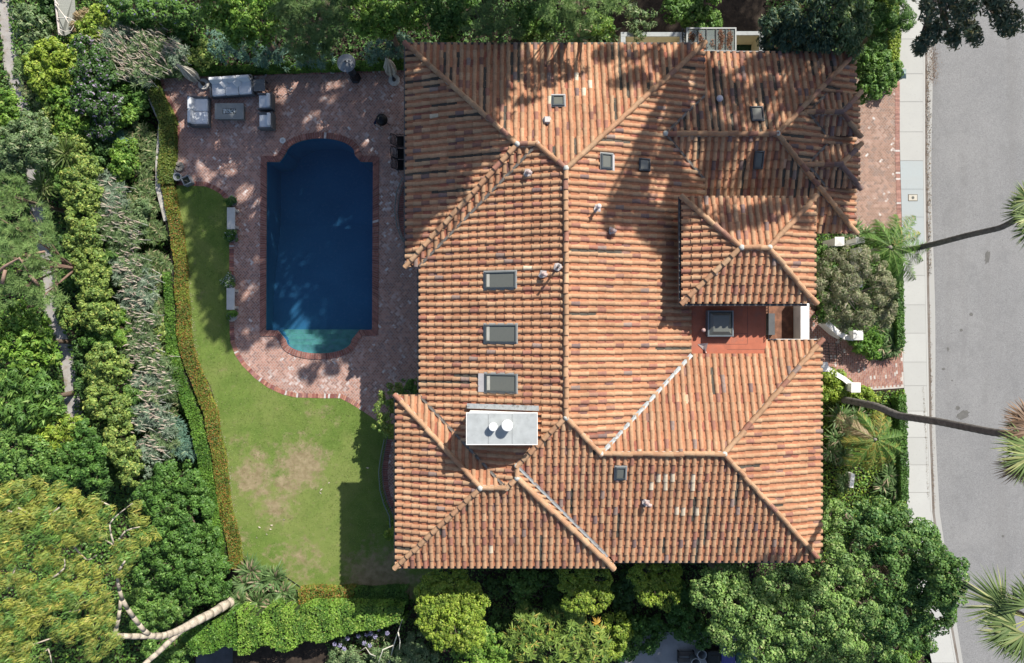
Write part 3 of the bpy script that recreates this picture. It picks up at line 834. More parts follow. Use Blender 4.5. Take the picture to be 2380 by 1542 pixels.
def intervals(poly, gx, gy, u):
    """v-intervals where the line of constant u crosses the polygon; (u along the eave, v downhill)"""
    out = []; n = len(poly)
    for i in range(n):
        a, b = poly[i], poly[(i + 1) % n]
        ua, ub = -gy * a[0] + gx * a[1], -gy * b[0] + gx * b[1]
        if (ua > u) != (ub > u):
            va, vb = gx * a[0] + gy * a[1], gx * b[0] + gy * b[1]
            out.append(va + (vb - va) * (u - ua) / (ub - ua))
    out.sort(); return [(out[i], out[i + 1]) for i in range(0, len(out) - 1, 2)]
S_COL = .292; E_T = .385
def roof_slope(pl, poly, S=S_COL, E=E_T, eave=True, dark=0, lift=0.0, veave=None, holes=()):
    a, b, c, (gx, gy) = PL[pl]
    us = [-gy * p[0] + gx * p[1] for p in poly]; vs_ = [gx * p[0] + gy * p[1] for p in poly]
    ve = max(vs_) if veave is None else veave
    mb = MB()
    def XY(u, v): return (-gy * u + gx * v, gx * u + gy * v)
    def pt(u, v, h): x, y = XY(u, v); return (x, y, a + b * x + c * y + h + lift)
    n = int(math.floor((max(us) - min(us)) / S)); S2 = (max(us) - min(us)) / n
    NS = 7
    cap_ang = [math.pi * k / (NS - 1) for k in range(NS)]
    for i in range(n):
        u0 = min(us) + (i + .5) * S2
        iv0 = intervals(poly, gx, gy, u0)
        if not iv0: iv0 = intervals(poly, gx, gy, u0 + .08) or intervals(poly, gx, gy, u0 - .08)
        shift = random.uniform(-.02, .02)
        for (va, vb) in iv0:
            if vb - va < .06: continue
            kmax = int((ve - va) / E) + 2
            def clampv(u, v, lo, hi):
                ii = intervals(poly, gx, gy, u)
                best = None
                for q in ii:
                    ov = min(q[1], hi + .3) - max(q[0], lo - .3)
                    if ov > 0 and (best is None or ov > best[0]): best = (ov, q)
                q = best[1] if best else (va, vb)
                return min(max(v, q[0]), q[1])
            for k in range(kmax):
                v1 = ve - k * E + (shift if k else 0) + .02   # lower end
                v0 = v1 - E - .03                              # tucked under the next tile
                if v1 > vb + E * .99 or v0 > vb: continue
                lo, hi = max(v0, va), min(v1, vb if vb < ve - .05 else v1)
                if hi - lo < .05: continue
                skip = False
                for (hx0, hx1, hy0, hy1) in holes:
                    x, y = XY(u0, (lo + hi) / 2)
                    if hx0 < x < hx1 and hy0 < y < hy1: skip = True
                if skip: continue
                col = tile_col(dark)
                xq, yq = XY(u0, (lo + hi) / 2); zq = a + b * xq + c * yq; kq = 44 * H / (H - zq); qx, qy = 1190 + xq * kq, 771 - yq * kq
                if (pl == 'SM' and ((1485 < qx < 1612 and 1095 < qy < 1132 and random.random() < .38) or (1560 < qx < 1632 and 1184 < qy < 1203 and random.random() < .7))) or (pl == 'NA' and 1335 < qx < 1375 and 165 < qy < 250 and random.random() < .22):
                    col = (.55, .47, .35)
                du = random.uniform(-.012, .012); tw = random.uniform(-.016, .016)
                r1, r0 = .104, .088
                up, dn, dn2 = [], [], []
                atl = hi > v1 - .03
                for t in cap_ang:
                    cu, sh = math.cos(t), math.sin(t)
                    ua = u0 + du + r0 * cu; ub = u0 + du + tw + r1 * cu
                    a0 = clampv(ua, lo, lo, hi) if lo > v0 + 1e-4 or True else lo
                    if hi < v1 - 1e-4: b1 = clampv(ub, hi + .3, lo, hi)
                    else: b1 = v1 if vb > ve - .05 else clampv(ub, v1, lo, hi)
                    a0 = min(a0, b1)
                    fl = (b1 - v0) / (E + .03)
                    up.append(pt(ua, a0, .03 + r0 * .92 * sh)); dn.append(pt(ub, b1, .03 + .035 * fl + r1 * .92 * sh))
                    dn2.append(pt(u0 + du + tw + (r1 - .016) * cu, b1, .03 + .035 * fl + (r1 - .018) * .92 * sh))
                vs = up + dn + dn2
                fs = [(q, q + 1, NS + q + 1, NS + q) for q in range(NS - 1)] + [(NS + q, NS + q + 1, 2 * NS + q + 1, 2 * NS + q) for q in range(NS - 1)]
                mb.add(vs, fs, col)
            # pans to the right of this column
            run = 0
            for k in range(kmax):
                v1 = ve - k * E - .06; v0 = v1 - E - .02
                uc = u0 + S2 / 2
                ivp = intervals(poly, gx, gy, uc)
                if not ivp: continue
                q = max(ivp, key=lambda q: min(q[1], vb) - max(q[0], va))
                lo, hi = max(v0, q[0]), min(v1, q[1])
                if hi - lo < .04: continue
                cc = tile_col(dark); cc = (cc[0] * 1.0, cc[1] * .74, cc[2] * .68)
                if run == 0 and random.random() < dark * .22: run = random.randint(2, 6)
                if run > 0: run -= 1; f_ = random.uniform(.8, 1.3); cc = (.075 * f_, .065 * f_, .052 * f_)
                e = S2 / 2 - .05
                us4 = [uc - e, uc - e * .45, uc + e * .45, uc + e]; hs = [.09, .055, .055, .09]
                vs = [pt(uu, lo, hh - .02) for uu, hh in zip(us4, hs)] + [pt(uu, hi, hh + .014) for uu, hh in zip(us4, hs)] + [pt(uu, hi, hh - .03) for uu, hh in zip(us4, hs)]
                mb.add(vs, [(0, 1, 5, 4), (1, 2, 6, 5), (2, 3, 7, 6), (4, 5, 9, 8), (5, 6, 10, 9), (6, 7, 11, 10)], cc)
    # deck under the tiles
    vs = [(x, y, a + b * x + c * y + .005 + lift) for x, y in poly]; m = len(vs)
    vb_ = [(x, y, z - .10) for x, y, z in vs]
    mb.add(vs + vb_, [tuple(range(m))] + [(i, (i + 1) % m, m + (i + 1) % m, m + i) for i in range(m)] + [tuple(range(2 * m - 1, m - 1, -1))], (.13, .075, .055))
    o = mb.build('roof_slope', M['tile']); world_child(o, house); return o

def ridge(pts3, r=.115, L=.44, name='ridge_tiles', lift=.10, dark=0):
    """half-round caps laid along a line of points (listed from top to bottom); each shows a lower lip"""
    mb = MB()
    for p, q in zip(pts3[:-1], pts3[1:]):
        p, q = Vector(p), Vector(q); d = q - p; D = d.length; t = d.normalized()
        s = t.cross(Vector((0, 0, 1))).normalized(); u = s.cross(t).normalized()
        n = max(1, round(D / L)); l = D / n; NS = 8
        for k in range(n):
            A = p + t * (k * l - .03) + u * lift; B = p + t * ((k + 1) * l + .02) + u * (lift + random.uniform(.04, .06))
            col = tile_col(dark); jit = s * random.uniform(-.022, .022); r0, r1 = r * .84, r * random.uniform(.98, 1.05)
            up = [A + jit + s * (r0 * math.cos(th)) + u * (r0 * math.sin(th)) for th in np.linspace(-.25, math.pi + .25, NS)]
            dn = [B + jit + s * (r1 * math.cos(th)) + u * (r1 * math.sin(th)) for th in np.linspace(-.25, math.pi + .25, NS)]
            di = [B + jit + s * ((r1 - .02) * math.cos(th)) + u * ((r1 - .02) * math.sin(th)) for th in np.linspace(-.25, math.pi + .25, NS)]
            ce = B + jit - t * .02
            mb.add(up + dn + di, [(i + 1, i, NS + i, NS + i + 1) for i in range(NS - 1)] + [(NS + i + 1, NS + i, 2 * NS + i, 2 * NS + i + 1) for i in range(NS - 1)], col)
        # bedding mortar under the caps
        mb.tube([p + u * (lift - .07), q + u * (lift - .07)], r * .95, 6, (.40, .33, .27))
    o = mb.build(name, M['tile'], smooth=False); world_child(o, house); return o
def P3(pl, xy, h=0): return Vector((xy[0], xy[1], zon(pl, *xy) + h))

# --- vertices
vA0 = I(('x', -4.755), ('y', 12.86)); vA_sw = I(('x', -4.755), ('y', 2.907))
vA_r = I('WA', 'NA', 'SA'); vA_v = I('NA', 'SA', 'WM'); vApex = (2.241, (7.6 - PL['NA'][0]) / PL['NA'][2])
vNE = (2.241 + (7.6 - ZE) / .33, 12.86)
vSA_e = (-4.14, 2.907)
vS = (2.241, (7.6 - PL['SM'][0]) / PL['SM'][2])
vTriB = I('WM', 'EB', 'SM'); vTriB2 = I('WM', 'EB', 'SB'); vB_r2 = I('WM', 'NB', 'SB'); vB_r1 = I('WB', 'NB', 'SB')
vSE1 = I('EM', 'SM', 'NS'); vSE2 = I('NS', 'ES', 'SM')
zs2 = zon('SM', *vSE2)
cSE = (13.83, -10.28); cNE = (13.83, -.37)
vEBc = (4.52, -10.53); 
sm_eb = I('EB', 'SM', ('y', -10.28)) if False else (4.52, -10.28)
vD_r0 = I('ND', 'SD', 'EM'); vD_r1 = I('ND', 'SD', 'ED')
EAV_E = vNE[0]                      # main east slope stops here, over block D
nv_end = I('ND', 'EM', ('x', EAV_E)); nv_end = (EAV_E, (zon('EM', EAV_E, 0) - PL['ND'][0]) / PL['ND'][2])
sv_end = (EAV_E, (zon('EM', EAV_E, 0) - PL['SD'][0]) / PL['SD'][2])
FX0 = P(1607, 705, 5.8).x; FY1 = P(0, 700, 5.8).y; FY0 = P(0, 825, 5.8).y; FX1 = P(1782, 0, 5.8).x

roof_slope('WA', [vA0, vA_r, vA_sw], dark=.22)
roof_slope('NA', [vA0, vNE, vApex, vA_v, vA_r], dark=.18)
roof_slope('SA', [vA_sw, vA_r, vA_v, vSA_e], dark=.05)
WMpoly = [vSA_e, vA_v, vApex, vS, vTriB, vTriB2, vB_r2, (-4.14, -2.83)]
CH = (-1.856, 1.025, -4.63, -3.36)
roof_slope('WM', WMpoly, dark=.03, holes=[(CH[0] - .05, CH[1] + .05, CH[2] - .05, CH[3] + .05)])
val_em = (FX0, (zon('EM', FX0, 0) - PL['NS'][0]) / PL['NS'][2])
EMpoly = [vApex, vNE, (EAV_E, nv_end[1]), vD_r0, (EAV_E, sv_end[1]), (EAV_E, TY1 - .2), (FX0, TY1 - .2), (FX0, val_em[1]), vSE1, vS]
roof_slope('EM', EMpoly, dark=.10)
roof_slope('SM', [vS, vSE1, vSE2, cSE, (4.52, -10.28), (4.52 - .001, -10.20), vTriB], dark=.10)
NSY = P(0, 822, 5.7).y
NSpoly = [vSE1, vSE2, cNE, (FX1, -.37), (FX1, NSY), (val_em[0], NSY)] + ([] if abs(val_em[1] - NSY) < .02 else [val_em])
roof_slope('NS', NSpoly, dark=.02, veave=-PL['NS'][3][1] * 0 + -.37)
roof_slope('ES', [cNE, vSE2, cSE], dark=.02)
roof_slope('WB', [(-5.198, -2.83), vB_r1, (-5.198, -10.53)], dark=.05)
roof_slope('NB', [(-5.198, -2.83), (-4.14, -2.83), vB_r2, vB_r1], dark=.0)
roof_slope('SB', [(-5.198, -10.53), vB_r1, vB_r2, vTriB2, vEBc], dark=.10)
eb_v = I('EB', 'SM', ('y', -10.28)) if False else None
# narrow strip falling east from block B to its valley
ebx = lambda y: (PL['EB'][0] - PL['SM'][0] - PL['SM'][2] * y) / .333
roof_slope('EB', [vTriB, vTriB2, vEBc, (4.52, -10.3), (ebx(-10.0), -10.0)], S=.25)
# block D with its two gablets
D1 = (8.80, 10.70); D2 = (6.45, 8.40)
xg = lambda z: 15.72 - (z - ZD) / .333
def gab(ylo, yhi):
    ym = (ylo + yhi) / 2; zr = ZG + .36 * (yhi - ylo) / 2; xr = 15.62 - (yhi - ylo) / 2
    return ym, zr, xr, xg(zr), xg(ZG)
g1, g2 = gab(*D1), gab(*D2)
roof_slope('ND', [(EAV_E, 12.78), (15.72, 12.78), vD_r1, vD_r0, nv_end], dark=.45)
SDpoly = [vD_r0, vD_r1, (15.72, 4.50), (TX1 - .15, 4.50), (TX1 - .15, TY1 - .15), (EAV_E - .15, TY1 - .15), sv_end]
roof_slope('SD', SDpoly, dark=.25)
def edc(y0, y1): return None
EDpoly = [(15.72, 12.78), vD_r1, (15.72, 4.50), (15.72, D2[0]), (g2[4], D2[0]), (g2[3], g2[0]), (g2[4], D2[1]), (15.72, D2[1]),
          (15.72, D1[0]), (g1[4], D1[0]), (g1[3], g1[0]), (g1[4], D1[1]), (15.72, D1[1])]
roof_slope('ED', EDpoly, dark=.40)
for n_, (ylo, yhi), g in (('1', D1, g1), ('2', D2, g2)):
    ym, zr, xr, xt, xv = g
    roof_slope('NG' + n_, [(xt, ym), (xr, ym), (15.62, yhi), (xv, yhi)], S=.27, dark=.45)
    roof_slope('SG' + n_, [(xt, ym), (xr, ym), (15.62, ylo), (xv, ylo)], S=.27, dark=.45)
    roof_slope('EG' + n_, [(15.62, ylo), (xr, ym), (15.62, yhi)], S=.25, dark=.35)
    Z = lambda x, y, z: Vector((x, y, z))
    ridge([Z(xt - .15, ym, zr), Z(xr, ym, zr)], dark=.5); ridge([Z(xr, ym, zr), Z(15.66, ylo - .02, ZG)], dark=.5); ridge([Z(xr, ym, zr), Z(15.66, yhi + .02, ZG)], dark=.5)
# tower
tr0 = I('WT', 'NT', 'ST'); tr1 = I('ET', 'NT', 'ST')
roof_slope('WT', [(TX0, TY0), tr0, (TX0, TY1)]); roof_slope('ET', [(TX1, TY0), tr1, (TX1, TY1)], dark=.1)
roof_slope('NT', [(TX0, TY1), (TX1, TY1), tr1, tr0], dark=.15); roof_slope('ST', [(TX0, TY0), (TX1, TY0), tr1, tr0])

# --- ridges and hips, top to bottom
ridge([P3('WA', vA_r), P3('WA', vA0)], dark=.15); ridge([P3('WA', vA_r), P3('WA', vA_sw)])
ridge([P3('NA', vA_r), P3('NA', vA_v)]); ridge([P3('NA', vApex), P3('NA', vA_v)]); ridge([P3('NA', vApex), P3('NA', vNE)], dark=.1)
ridge([P3('WM', vApex), P3('WM', vS)])
ridge([P3('WM', vS), P3('WM', vTriB)]); ridge([P3('WM', vTriB), P3('WM', vTriB2)]); ridge([P3('WM', vTriB2), P3('WM', vB_r2)])
ridge([P3('SM', vS), P3('SM', vSE1)]); ridge([P3('SM', vSE1), P3('SM', vSE2)]); ridge([P3('SM', vSE2), P3('SM', cSE)]); ridge([P3('NS', vSE2), P3('NS', cNE)])
ridge([P3('WB', vB_r1), P3('WB', (-5.198, -2.83))]); ridge([P3('WB', vB_r1), P3('WB', (-5.198, -10.53))]); ridge([P3('SB', vB_r1), P3('SB', vB_r2)])
ridge([P3('SB', vTriB2), P3('SB', vEBc)], r=.135)
ridge([P3('ND', vD_r0), P3('ND', vD_r1)], dark=.3); ridge([P3('ND', vD_r1), P3('ND', (15.72, 12.78))], dark=.3); ridge([P3('SD', vD_r1), P3('SD', (15.72, 4.50))], dark=.2)
ridge([P3('NT', tr0), P3('NT', tr1)])
for a_, b_ in ((tr0, (TX0, TY1)), (tr0, (TX0, TY0)), (tr1, (TX1, TY1)), (tr1, (TX1, TY0))):
    ridge([P3('NT' if b_[1] > 3 else 'ST', a_), P3('NT' if b_[1] > 3 else 'ST', b_)], dark=.1)
# mortar knobs where ridges meet
def lump(p, r=.12, col=(.5, .5, .46)):
    bm = bmesh.new(); bmesh.ops.create_icosphere(bm, subdivisions=2, radius=r)
    for v in bm.verts: v.co *= random.uniform(.85, 1.15); v.co.z *= .75
    me = bpy.data.meshes.new('mortar_knob'); bm.to_mesh(me); bm.free(); me.polygons.foreach_set('use_smooth', [True] * len(me.polygons))
    o = link_mesh('mortar_knob', me, M['mortar']); o.location = Vector(p) + Vector((0, 0, .17)) + HL; o.parent = house
for p in (P3('WA', vA_r), P3('NA', vA_v), P3('NA', vApex), P3('WM', vS), P3('SM', vSE1), P3('SM', vSE2), P3('WB', vB_r1), P3('SB', vB_r2), P3('WM', vTriB), P3('WM', vTriB2),
          P3('ND', vD_r0), P3('ND', vD_r1), P3('NT', tr0), P3('NT', tr1)): lump(p)
# valleys: flashing strips with a little debris
M['valley'] = mat_flat('dull_valley', (.15, .135, .12), rough=.9, nscale=5, namt=.35, bump=.5, bs=20, stain=(.07, .06, .05), stainscale=4)
def valley(p, q, w_=.12, lift=.145, white=False):
    p, q = Vector(p), Vector(q); mb = MB(); t = (q - p).normalized(); s = t.cross(Vector((0, 0, 1))).normalized()
    n = max(3, int((q - p).length / .35))
    for i in range(n):
        a, b = p.lerp(q, i / n), p.lerp(q, (i + 1) / n); up = Vector((0, 0, lift))
        e = [random.uniform(.8, 1.15) for _ in range(2)]
        mb.quad(a + s * w_ * e[0] * .5 + up, b + s * w_ * e[1] * .5 + up, b + up * .92, a + up * .92)
        mb.quad(a + up * .92, b + up * .92, b - s * w_ * e[1] * .5 + up, a - s * w_ * e[0] * .5 + up)
    o = mb.build('valley_flashing', M['flashing'] if white else M['valley']); world_child(o, house)
valley(P3('SA', vA_v), P3('SA', vSA_e)); valley(P3('WM', vB_r2), P3('WM', (-4.14, -2.83))); valley(P3('NS', vSE1), P3('NS', val_em), w_=.17, white=True)
valley(P3('SM', vTriB), P3('SM', (ebx(-10.0), -10.0)), w_=.12, lift=.16, white=True)
valley(P3('ND', vD_r0), P3('ND', nv_end)); valley(P3('SD', vD_r0), P3('SD', sv_end))
for g, (ylo, yhi) in ((g1, D1), (g2, D2)):
    valley((g[3], g[0], g[1]), (g[4], yhi, ZG)); valley((g[3], g[0], g[1]), (g[4], ylo, ZG))

# --- walls
mbw = MB()
def wall_box(x0, x1, y0, y1, z0, z1): mbw.box(((x0 + x1) / 2, (y0 + y1) / 2, (z0 + z1) / 2), (x1 - x0, y1 - y0, z1 - z0))
def part_box(name, x0, x1, y0, y1, z0, z1, mat, par=house):
    m_ = MB(); m_.box(((x0 + x1) / 2, (y0 + y1) / 2, (z0 + z1) / 2), (x1 - x0, y1 - y0, z1 - z0)); o = m_.build(name, mat); world_child(o, par); return o
part_box('wall', -4.05, 8.1, 3.6, 12.2, -.1, 5.55, M['stucco'])
part_box('wall', -3.5, FX0 - .1, -9.7, 3.6, -.1, 5.45, M['stucco'])
part_box('wall', -4.5, -3.5, -9.9, -3.45, -.1, 5.50, M['stucco'])
part_box('wall', FX0 - .1, 13.1, -9.7, -1.1, -.1, 5.48, M['stucco'])
part_box('wall', 8.1, 15.0, 5.1, 12.1, -.1, 4.85, M['stucco'])
part_box('wall', 7.75, 12.25, 1.8, 5.2, -.1, 7.05, M['stucco'])
for g, (ylo, yhi) in ((g1, D1), (g2, D2)):
    part_box('dormer_wall', g[4] - .1, 15.25, ylo + .2, yhi - .2, 4.7, ZG + .0, M['stucco'])
# under the flat part
zf = 5.72
part_box('flat_roof', FX0 - .25, FX1, NSY - .7, TY0 + .65, zf - .25, zf, M['flatroof'])
part_box('wall', FX0 - .1, FX1 - .25, NSY - .3, TY0 + .6, -.1, zf - .25, M['stucco'])
# gutters along the eaves
def gutter(a, b, z, name='gutter_trim'):
    m_ = MB(); a, b = Vector((*a, z)), Vector((*b, z)); m_.tube([a, b], .055, 6, (.10, .10, .10)); o = m_.build(name, M['metal']); world_child(o, house)
gutter((-4.80, 2.8), (-4.80, 12.9), 5.42); gutter((-4.7, 12.92), (8.4, 12.92), 5.42); gutter((TX0 - .06, TY0 - .05), (TX0 - .06, TY1 + .02), 7.02); gutter((TX0, TY0 - .07), (TX1 - .3, TY0 - .07), 7.02)
gutter((-4.20, -2.6), (-4.20, 2.8), 5.42); gutter((-5.25, -10.5), (-5.25, -2.85), 5.42); gutter((8.7, 12.85), (15.6, 12.85), 4.68); gutter((4.6, -10.34), (13.8, -10.34), 5.42); gutter((-5.2, -10.59), (4.5, -10.59), 5.42)

# --- chimney
def cchild(name, mb, mat, root, **k): return mb.build(name, mat, root, world=True, **k)
ch = MB(); ch.box(((CH[0] + CH[1]) / 2, (CH[2] + CH[3]) / 2, 6.75), (CH[1] - CH[0] - .10, CH[3] - CH[2] - .10, 2.36), (.8, .78, .74))
cho = ch.build('chimney', M['white_stucco']); world_child(cho, house)
def sub(mb, name, mat, par_part, smooth=False):
    """sub-part of a house part whose mesh is in world coordinates"""
    o = mb.build(name, mat, smooth=smooth); o.parent = par_part; o.location = (0, 0, 0); return o
c = MB(); xs_ = [CH[0], CH[0] + .88, CH[0] + 1.86, CH[1]]
for a_, b_ in zip(xs_[:-1], xs_[1:]):
    c.box(((a_ + b_) / 2, (CH[2] + CH[3]) / 2, 7.965), (b_ - a_ - .012, CH[3] - CH[2], .07))
sub(c, 'chimney_slab', M['concrete_cap'], cho)
c = MB()
for (x0, x1, y0, y1) in ((CH[0] - .03, CH[1] + .03, CH[3], CH[3] + .03), (CH[0] - .03, CH[1] + .03, CH[2] - .03, CH[2]), (CH[0] - .03, CH[0], CH[2], CH[3]), (CH[1], CH[1] + .03, CH[2], CH[3])):
    c.box(((x0 + x1) / 2, (y0 + y1) / 2, 7.955), (x1 - x0, y1 - y0, .10), (.78, .78, .75))
sub(c, 'slab_edge', M['paint'], cho)
for (px, py, r, hh) in ((1146, 993, .17, .30), (1179, 990, .225, .42)):
    q = P(px, py, 8.0 + hh); c = MB()
    c.lathe((q.x, q.y, 8.0), [(r * .62, 0), (r * .62, hh * .55), (r, hh * .55), (r, hh * .95), (r * .7, hh), (0, hh + .04)], 24, (.86, .86, .85))
    sub(c, 'flue_cap', M['paint'], cho)
# counter-flashing behind the chimney
q = MB(); q.box(((CH[0] + CH[1]) / 2, CH[3] + .12, zon('WM', 0, 0) + .10), (CH[1] - CH[0] + .15, .2, .03)); 
fl = MB()
fl.quad((CH[0] - .1, CH[3] + .03, zon('WM', CH[0], 0) + .22), (CH[1] + .1, CH[3] + .03, zon('WM', CH[1], 0) + .22), (CH[1] + .1, CH[3] + .24, zon('WM', CH[1], 0) + .15), (CH[0] - .1, CH[3] + .24, zon('WM', CH[0], 0) + .15))
o = fl.build('chimney_flashing', M['flashing']); world_child(o, house)

# --- skylights and vents, found on their own slope
def on(pl, px, py, h=0):
    z = 6.5
    for _ in range(8): p = P(px, py, z); z = zon(pl, p.x, p.y) + h
    return P(px, py, z)
def skylight(pl, box, tall=.20, tint=None, apron=None, domed=False):
    x0, y0, x1, y1 = box
    a, b = on(pl, x0, y1, tall), on(pl, x1, y0, tall)
    _, bx_, cy_, g_ = PL[pl]
    cx, cy = (a.x + b.x) / 2, (a.y + b.y) / 2; wx, wy = b.x - a.x, b.y - a.y
    def pt(dx, dy, h): x, y = cx + dx, cy + dy; return (x, y, zon(pl, x, y) + h)
    mb = MB()
    def ring(e0, h0, e1, h1, col):
        A = [pt(sx * (wx / 2 - e0), sy * (wy / 2 - e0), h0) for sx, sy in ((-1, -1), (1, -1), (1, 1), (-1, 1))]
        B = [pt(sx * (wx / 2 - e1), sy * (wy / 2 - e1), h1) for sx, sy in ((-1, -1), (1, -1), (1, 1), (-1, 1))]
        mb.add(A + B, [(i, (i + 1) % 4, 4 + (i + 1) % 4, 4 + i) for i in range(4)], col)
    dk = tint or (.055, .065, .07)
    ring(.0, -.02, .0, tall, dk); ring(.0, tall, .055, tall + .03, tuple(c_ * 1.6 for c_ in dk)); ring(.055, tall + .03, .075, tall - .005, dk)
    if not tint: ring(-.05, .135, .0, .15, (.27, .27, .26))
    if apron:
        for (ex, ey, ez, ew) in apron:
            sx0, sy0, sx1, sy1 = ex, ey, ez, ew
            A = [pt(sx0, sy0, .155), pt(sx1, sy0, .155), pt(sx1, sy1, .155), pt(sx0, sy1, .155)]
            mb.add(A + [tuple(np.array(p_) - [0, 0, .03]) for p_ in A], [(0, 1, 2, 3), (0, 4, 5, 1), (1, 5, 6, 2), (2, 6, 7, 3), (3, 7, 4, 0)], (.42, .40, .40))
    o = mb.build('skylight', M['paint']); world_child(o, house)
    g = MB(); A = [pt(sx * (wx / 2 - .075), sy * (wy / 2 - .075), tall - .02) for sx, sy in ((-1, -1), (1, -1), (1, 1), (-1, 1))]
    if domed:
        B = [pt(sx * (wx / 2 - .22), sy * (wy / 2 - .22), tall + .10) for sx, sy in ((-1, -1), (1, -1), (1, 1), (-1, 1))]
        g.add(A + B, [(i, (i + 1) % 4, 4 + (i + 1) % 4, 4 + i) for i in range(4)] + [(4, 5, 6, 7)])
    else: g.add(A, [(0, 1, 2, 3)])
    sub(g, 'skylight_pane', M['skyglass'], o)
    if wx > 1.2 and not domed:
        bl = MB(); A = [pt(-wx / 2 + .09, -wy / 2 + .09, tall - .012), pt(-wx / 2 + .22, -wy / 2 + .09, tall - .012), pt(-wx / 2 + .22, wy / 2 - .09, tall - .012), pt(-wx / 2 + .09, wy / 2 - .09, tall - .012)]
        bl.add(A, [(0, 1, 2, 3)], (.42, .41, .36)); sub(bl, 'shaft_side', M['paint'], o)
    return o
skylight('WM', (1126, 630, 1199, 672)); skylight('WM', (1126, 754, 1201, 797)); skylight('WM', (1127, 870, 1201, 912), apron=[(-.98, -.40, -.73, .40)])
skylight('NA', (1284, 221, 1312, 245), apron=[(-.30, .25, .30, .31)]); skylight('EM', (1398, 358, 1424, 391), apron=[(.26, -.38, .34, .3)]); skylight('EM', (1486, 369, 1512, 396), tint=(.04, .045, .05))
skylight('ND', (1748, 247, 1773, 281), tint=(.05, .055, .06)); skylight('SD', (1751, 351, 1778, 393), tint=(.05, .055, .06)); skylight('SM', (1430, 1086, 1456, 1115))
PL['FLAT'] = (zf, 0, 0, (0, -1))
skylight('FLAT', (1645, 722, 1705, 783), tall=.33, tint=(.12, .14, .15), domed=True)
# seam lines on the flat roof + bent flashing scrap
def vent(pl, px, py, kind):
    p = on(pl, px, py, .25); base = Vector((p.x, p.y, zon(pl, p.x, p.y) + .13)); mb = MB()
    if kind != 'ball':
        # crumpled lead skirt
        n = 9; pts = []
        for i in range(n): 
            a_ = 2 * math.pi * i / n; rr = random.uniform(.12, .22); x, y = base.x + rr * math.cos(a_), base.y + rr * math.sin(a_)
            pts.append((x, y, zon(pl, x, y) + random.uniform(.12, .17)))
        pts.append((base.x, base.y, base.z + .06)); mb.add(pts, [(i, (i + 1) % n, n) for i in range(n)], (.46, .41, .39))
    if kind == 'elbow':
        mb.tube([base, base + Vector((0, 0, .18)), base + Vector((.07, -.04, .26)), base + Vector((.17, -.08, .26))], [.075, .075, .078, .08], 12, (.52, .40, .37))
    elif kind == 'pipe':
        mb.tube([base, base + Vector((0, 0, .55))], .06, 12, (.5, .46, .44)); mb.lathe(base + Vector((0, 0, .5)), [(.10, 0), (.11, .05), (.05, .11), (0, .12)], 14, (.58, .52, .50))
    elif kind == 'tallpipe':
        mb.tube([base, base + Vector((0, 0, .85))], .045, 10, (.10, .09, .09)); mb.lathe(base + Vector((0, 0, .84)), [(.045, 0), (.06, .02), (.06, .05), (.03, .06)], 12, (.14, .13, .13))
    elif kind == 'box':
        mb.box(base + Vector((0, 0, .10)), (.26, .28, .14), (.52, .49, .46), taper=.8)
    elif kind == 'ball':
        mb.lathe(base, [(.13, 0), (.15, .06), (.12, .13), (.05, .17), (0, .175)], 14, (.62, .58, .60))
    o = mb.build('roof_vent', M['paint'], smooth=False); world_child(o, house)
vent('NA', 1272, 278, 'box'); vent('WM', 1226, 400, 'elbow'); vent('EM', 1389, 484, 'pipe'); vent('EM', 1422, 535, 'elbow'); vent('WM', 1296, 622, 'tallpipe'); vent('WM', 1262, 637, 'elbow')
vent('ND', 1674, 228, 'ball'); vent('SM', 1503, 1170, 'elbow')
p = P(1633, 768, zf + .25); m_ = MB(); m_.tube([(p.x, p.y, zf), (p.x, p.y, zf + .42)], .055, 12, (.30, .16, .13)); m_.lathe((p.x, p.y, zf + .38), [(.07, 0), (.09, .04), (.05, .09), (0, .10)], 12, (.42, .28, .26))
o = m_.build('roof_vent', M['paint']); world_child(o, house)
p = P(1632, 805, zf); m_ = MB()
m_.add([(p.x - .22, p.y + .1, zf + .02), (p.x + .2, p.y + .14, zf + .2), (p.x + .05, p.y, zf + .05), (p.x + .2, p.y - .3, zf + .03), (p.x + .12, p.y - .28, zf + .12)], [(0, 2, 1), (0, 3, 4, 2), (1, 2, 4)], (.48, .40, .36))
o = m_.build('bent_flashing', M['paint']); world_child(o, house)
m_ = MB()
for (x0, x1, y0, y1) in ((1737, 1738, 707, 800), (1640, 1737, 800, 801), (1700, 1737, 775, 776), (1690, 1778, 812, 813)):
    a_, b_ = P(x0, y1, zf), P(x1, y0, zf); m_.quad((a_.x, a_.y, zf + .003), (b_.x, a_.y, zf + .003), (b_.x, b_.y, zf + .003), (a_.x, b_.y, zf + .003), (.17, .07, .05))
o = m_.build('roof_seam', M['paint']); world_child(o, house)
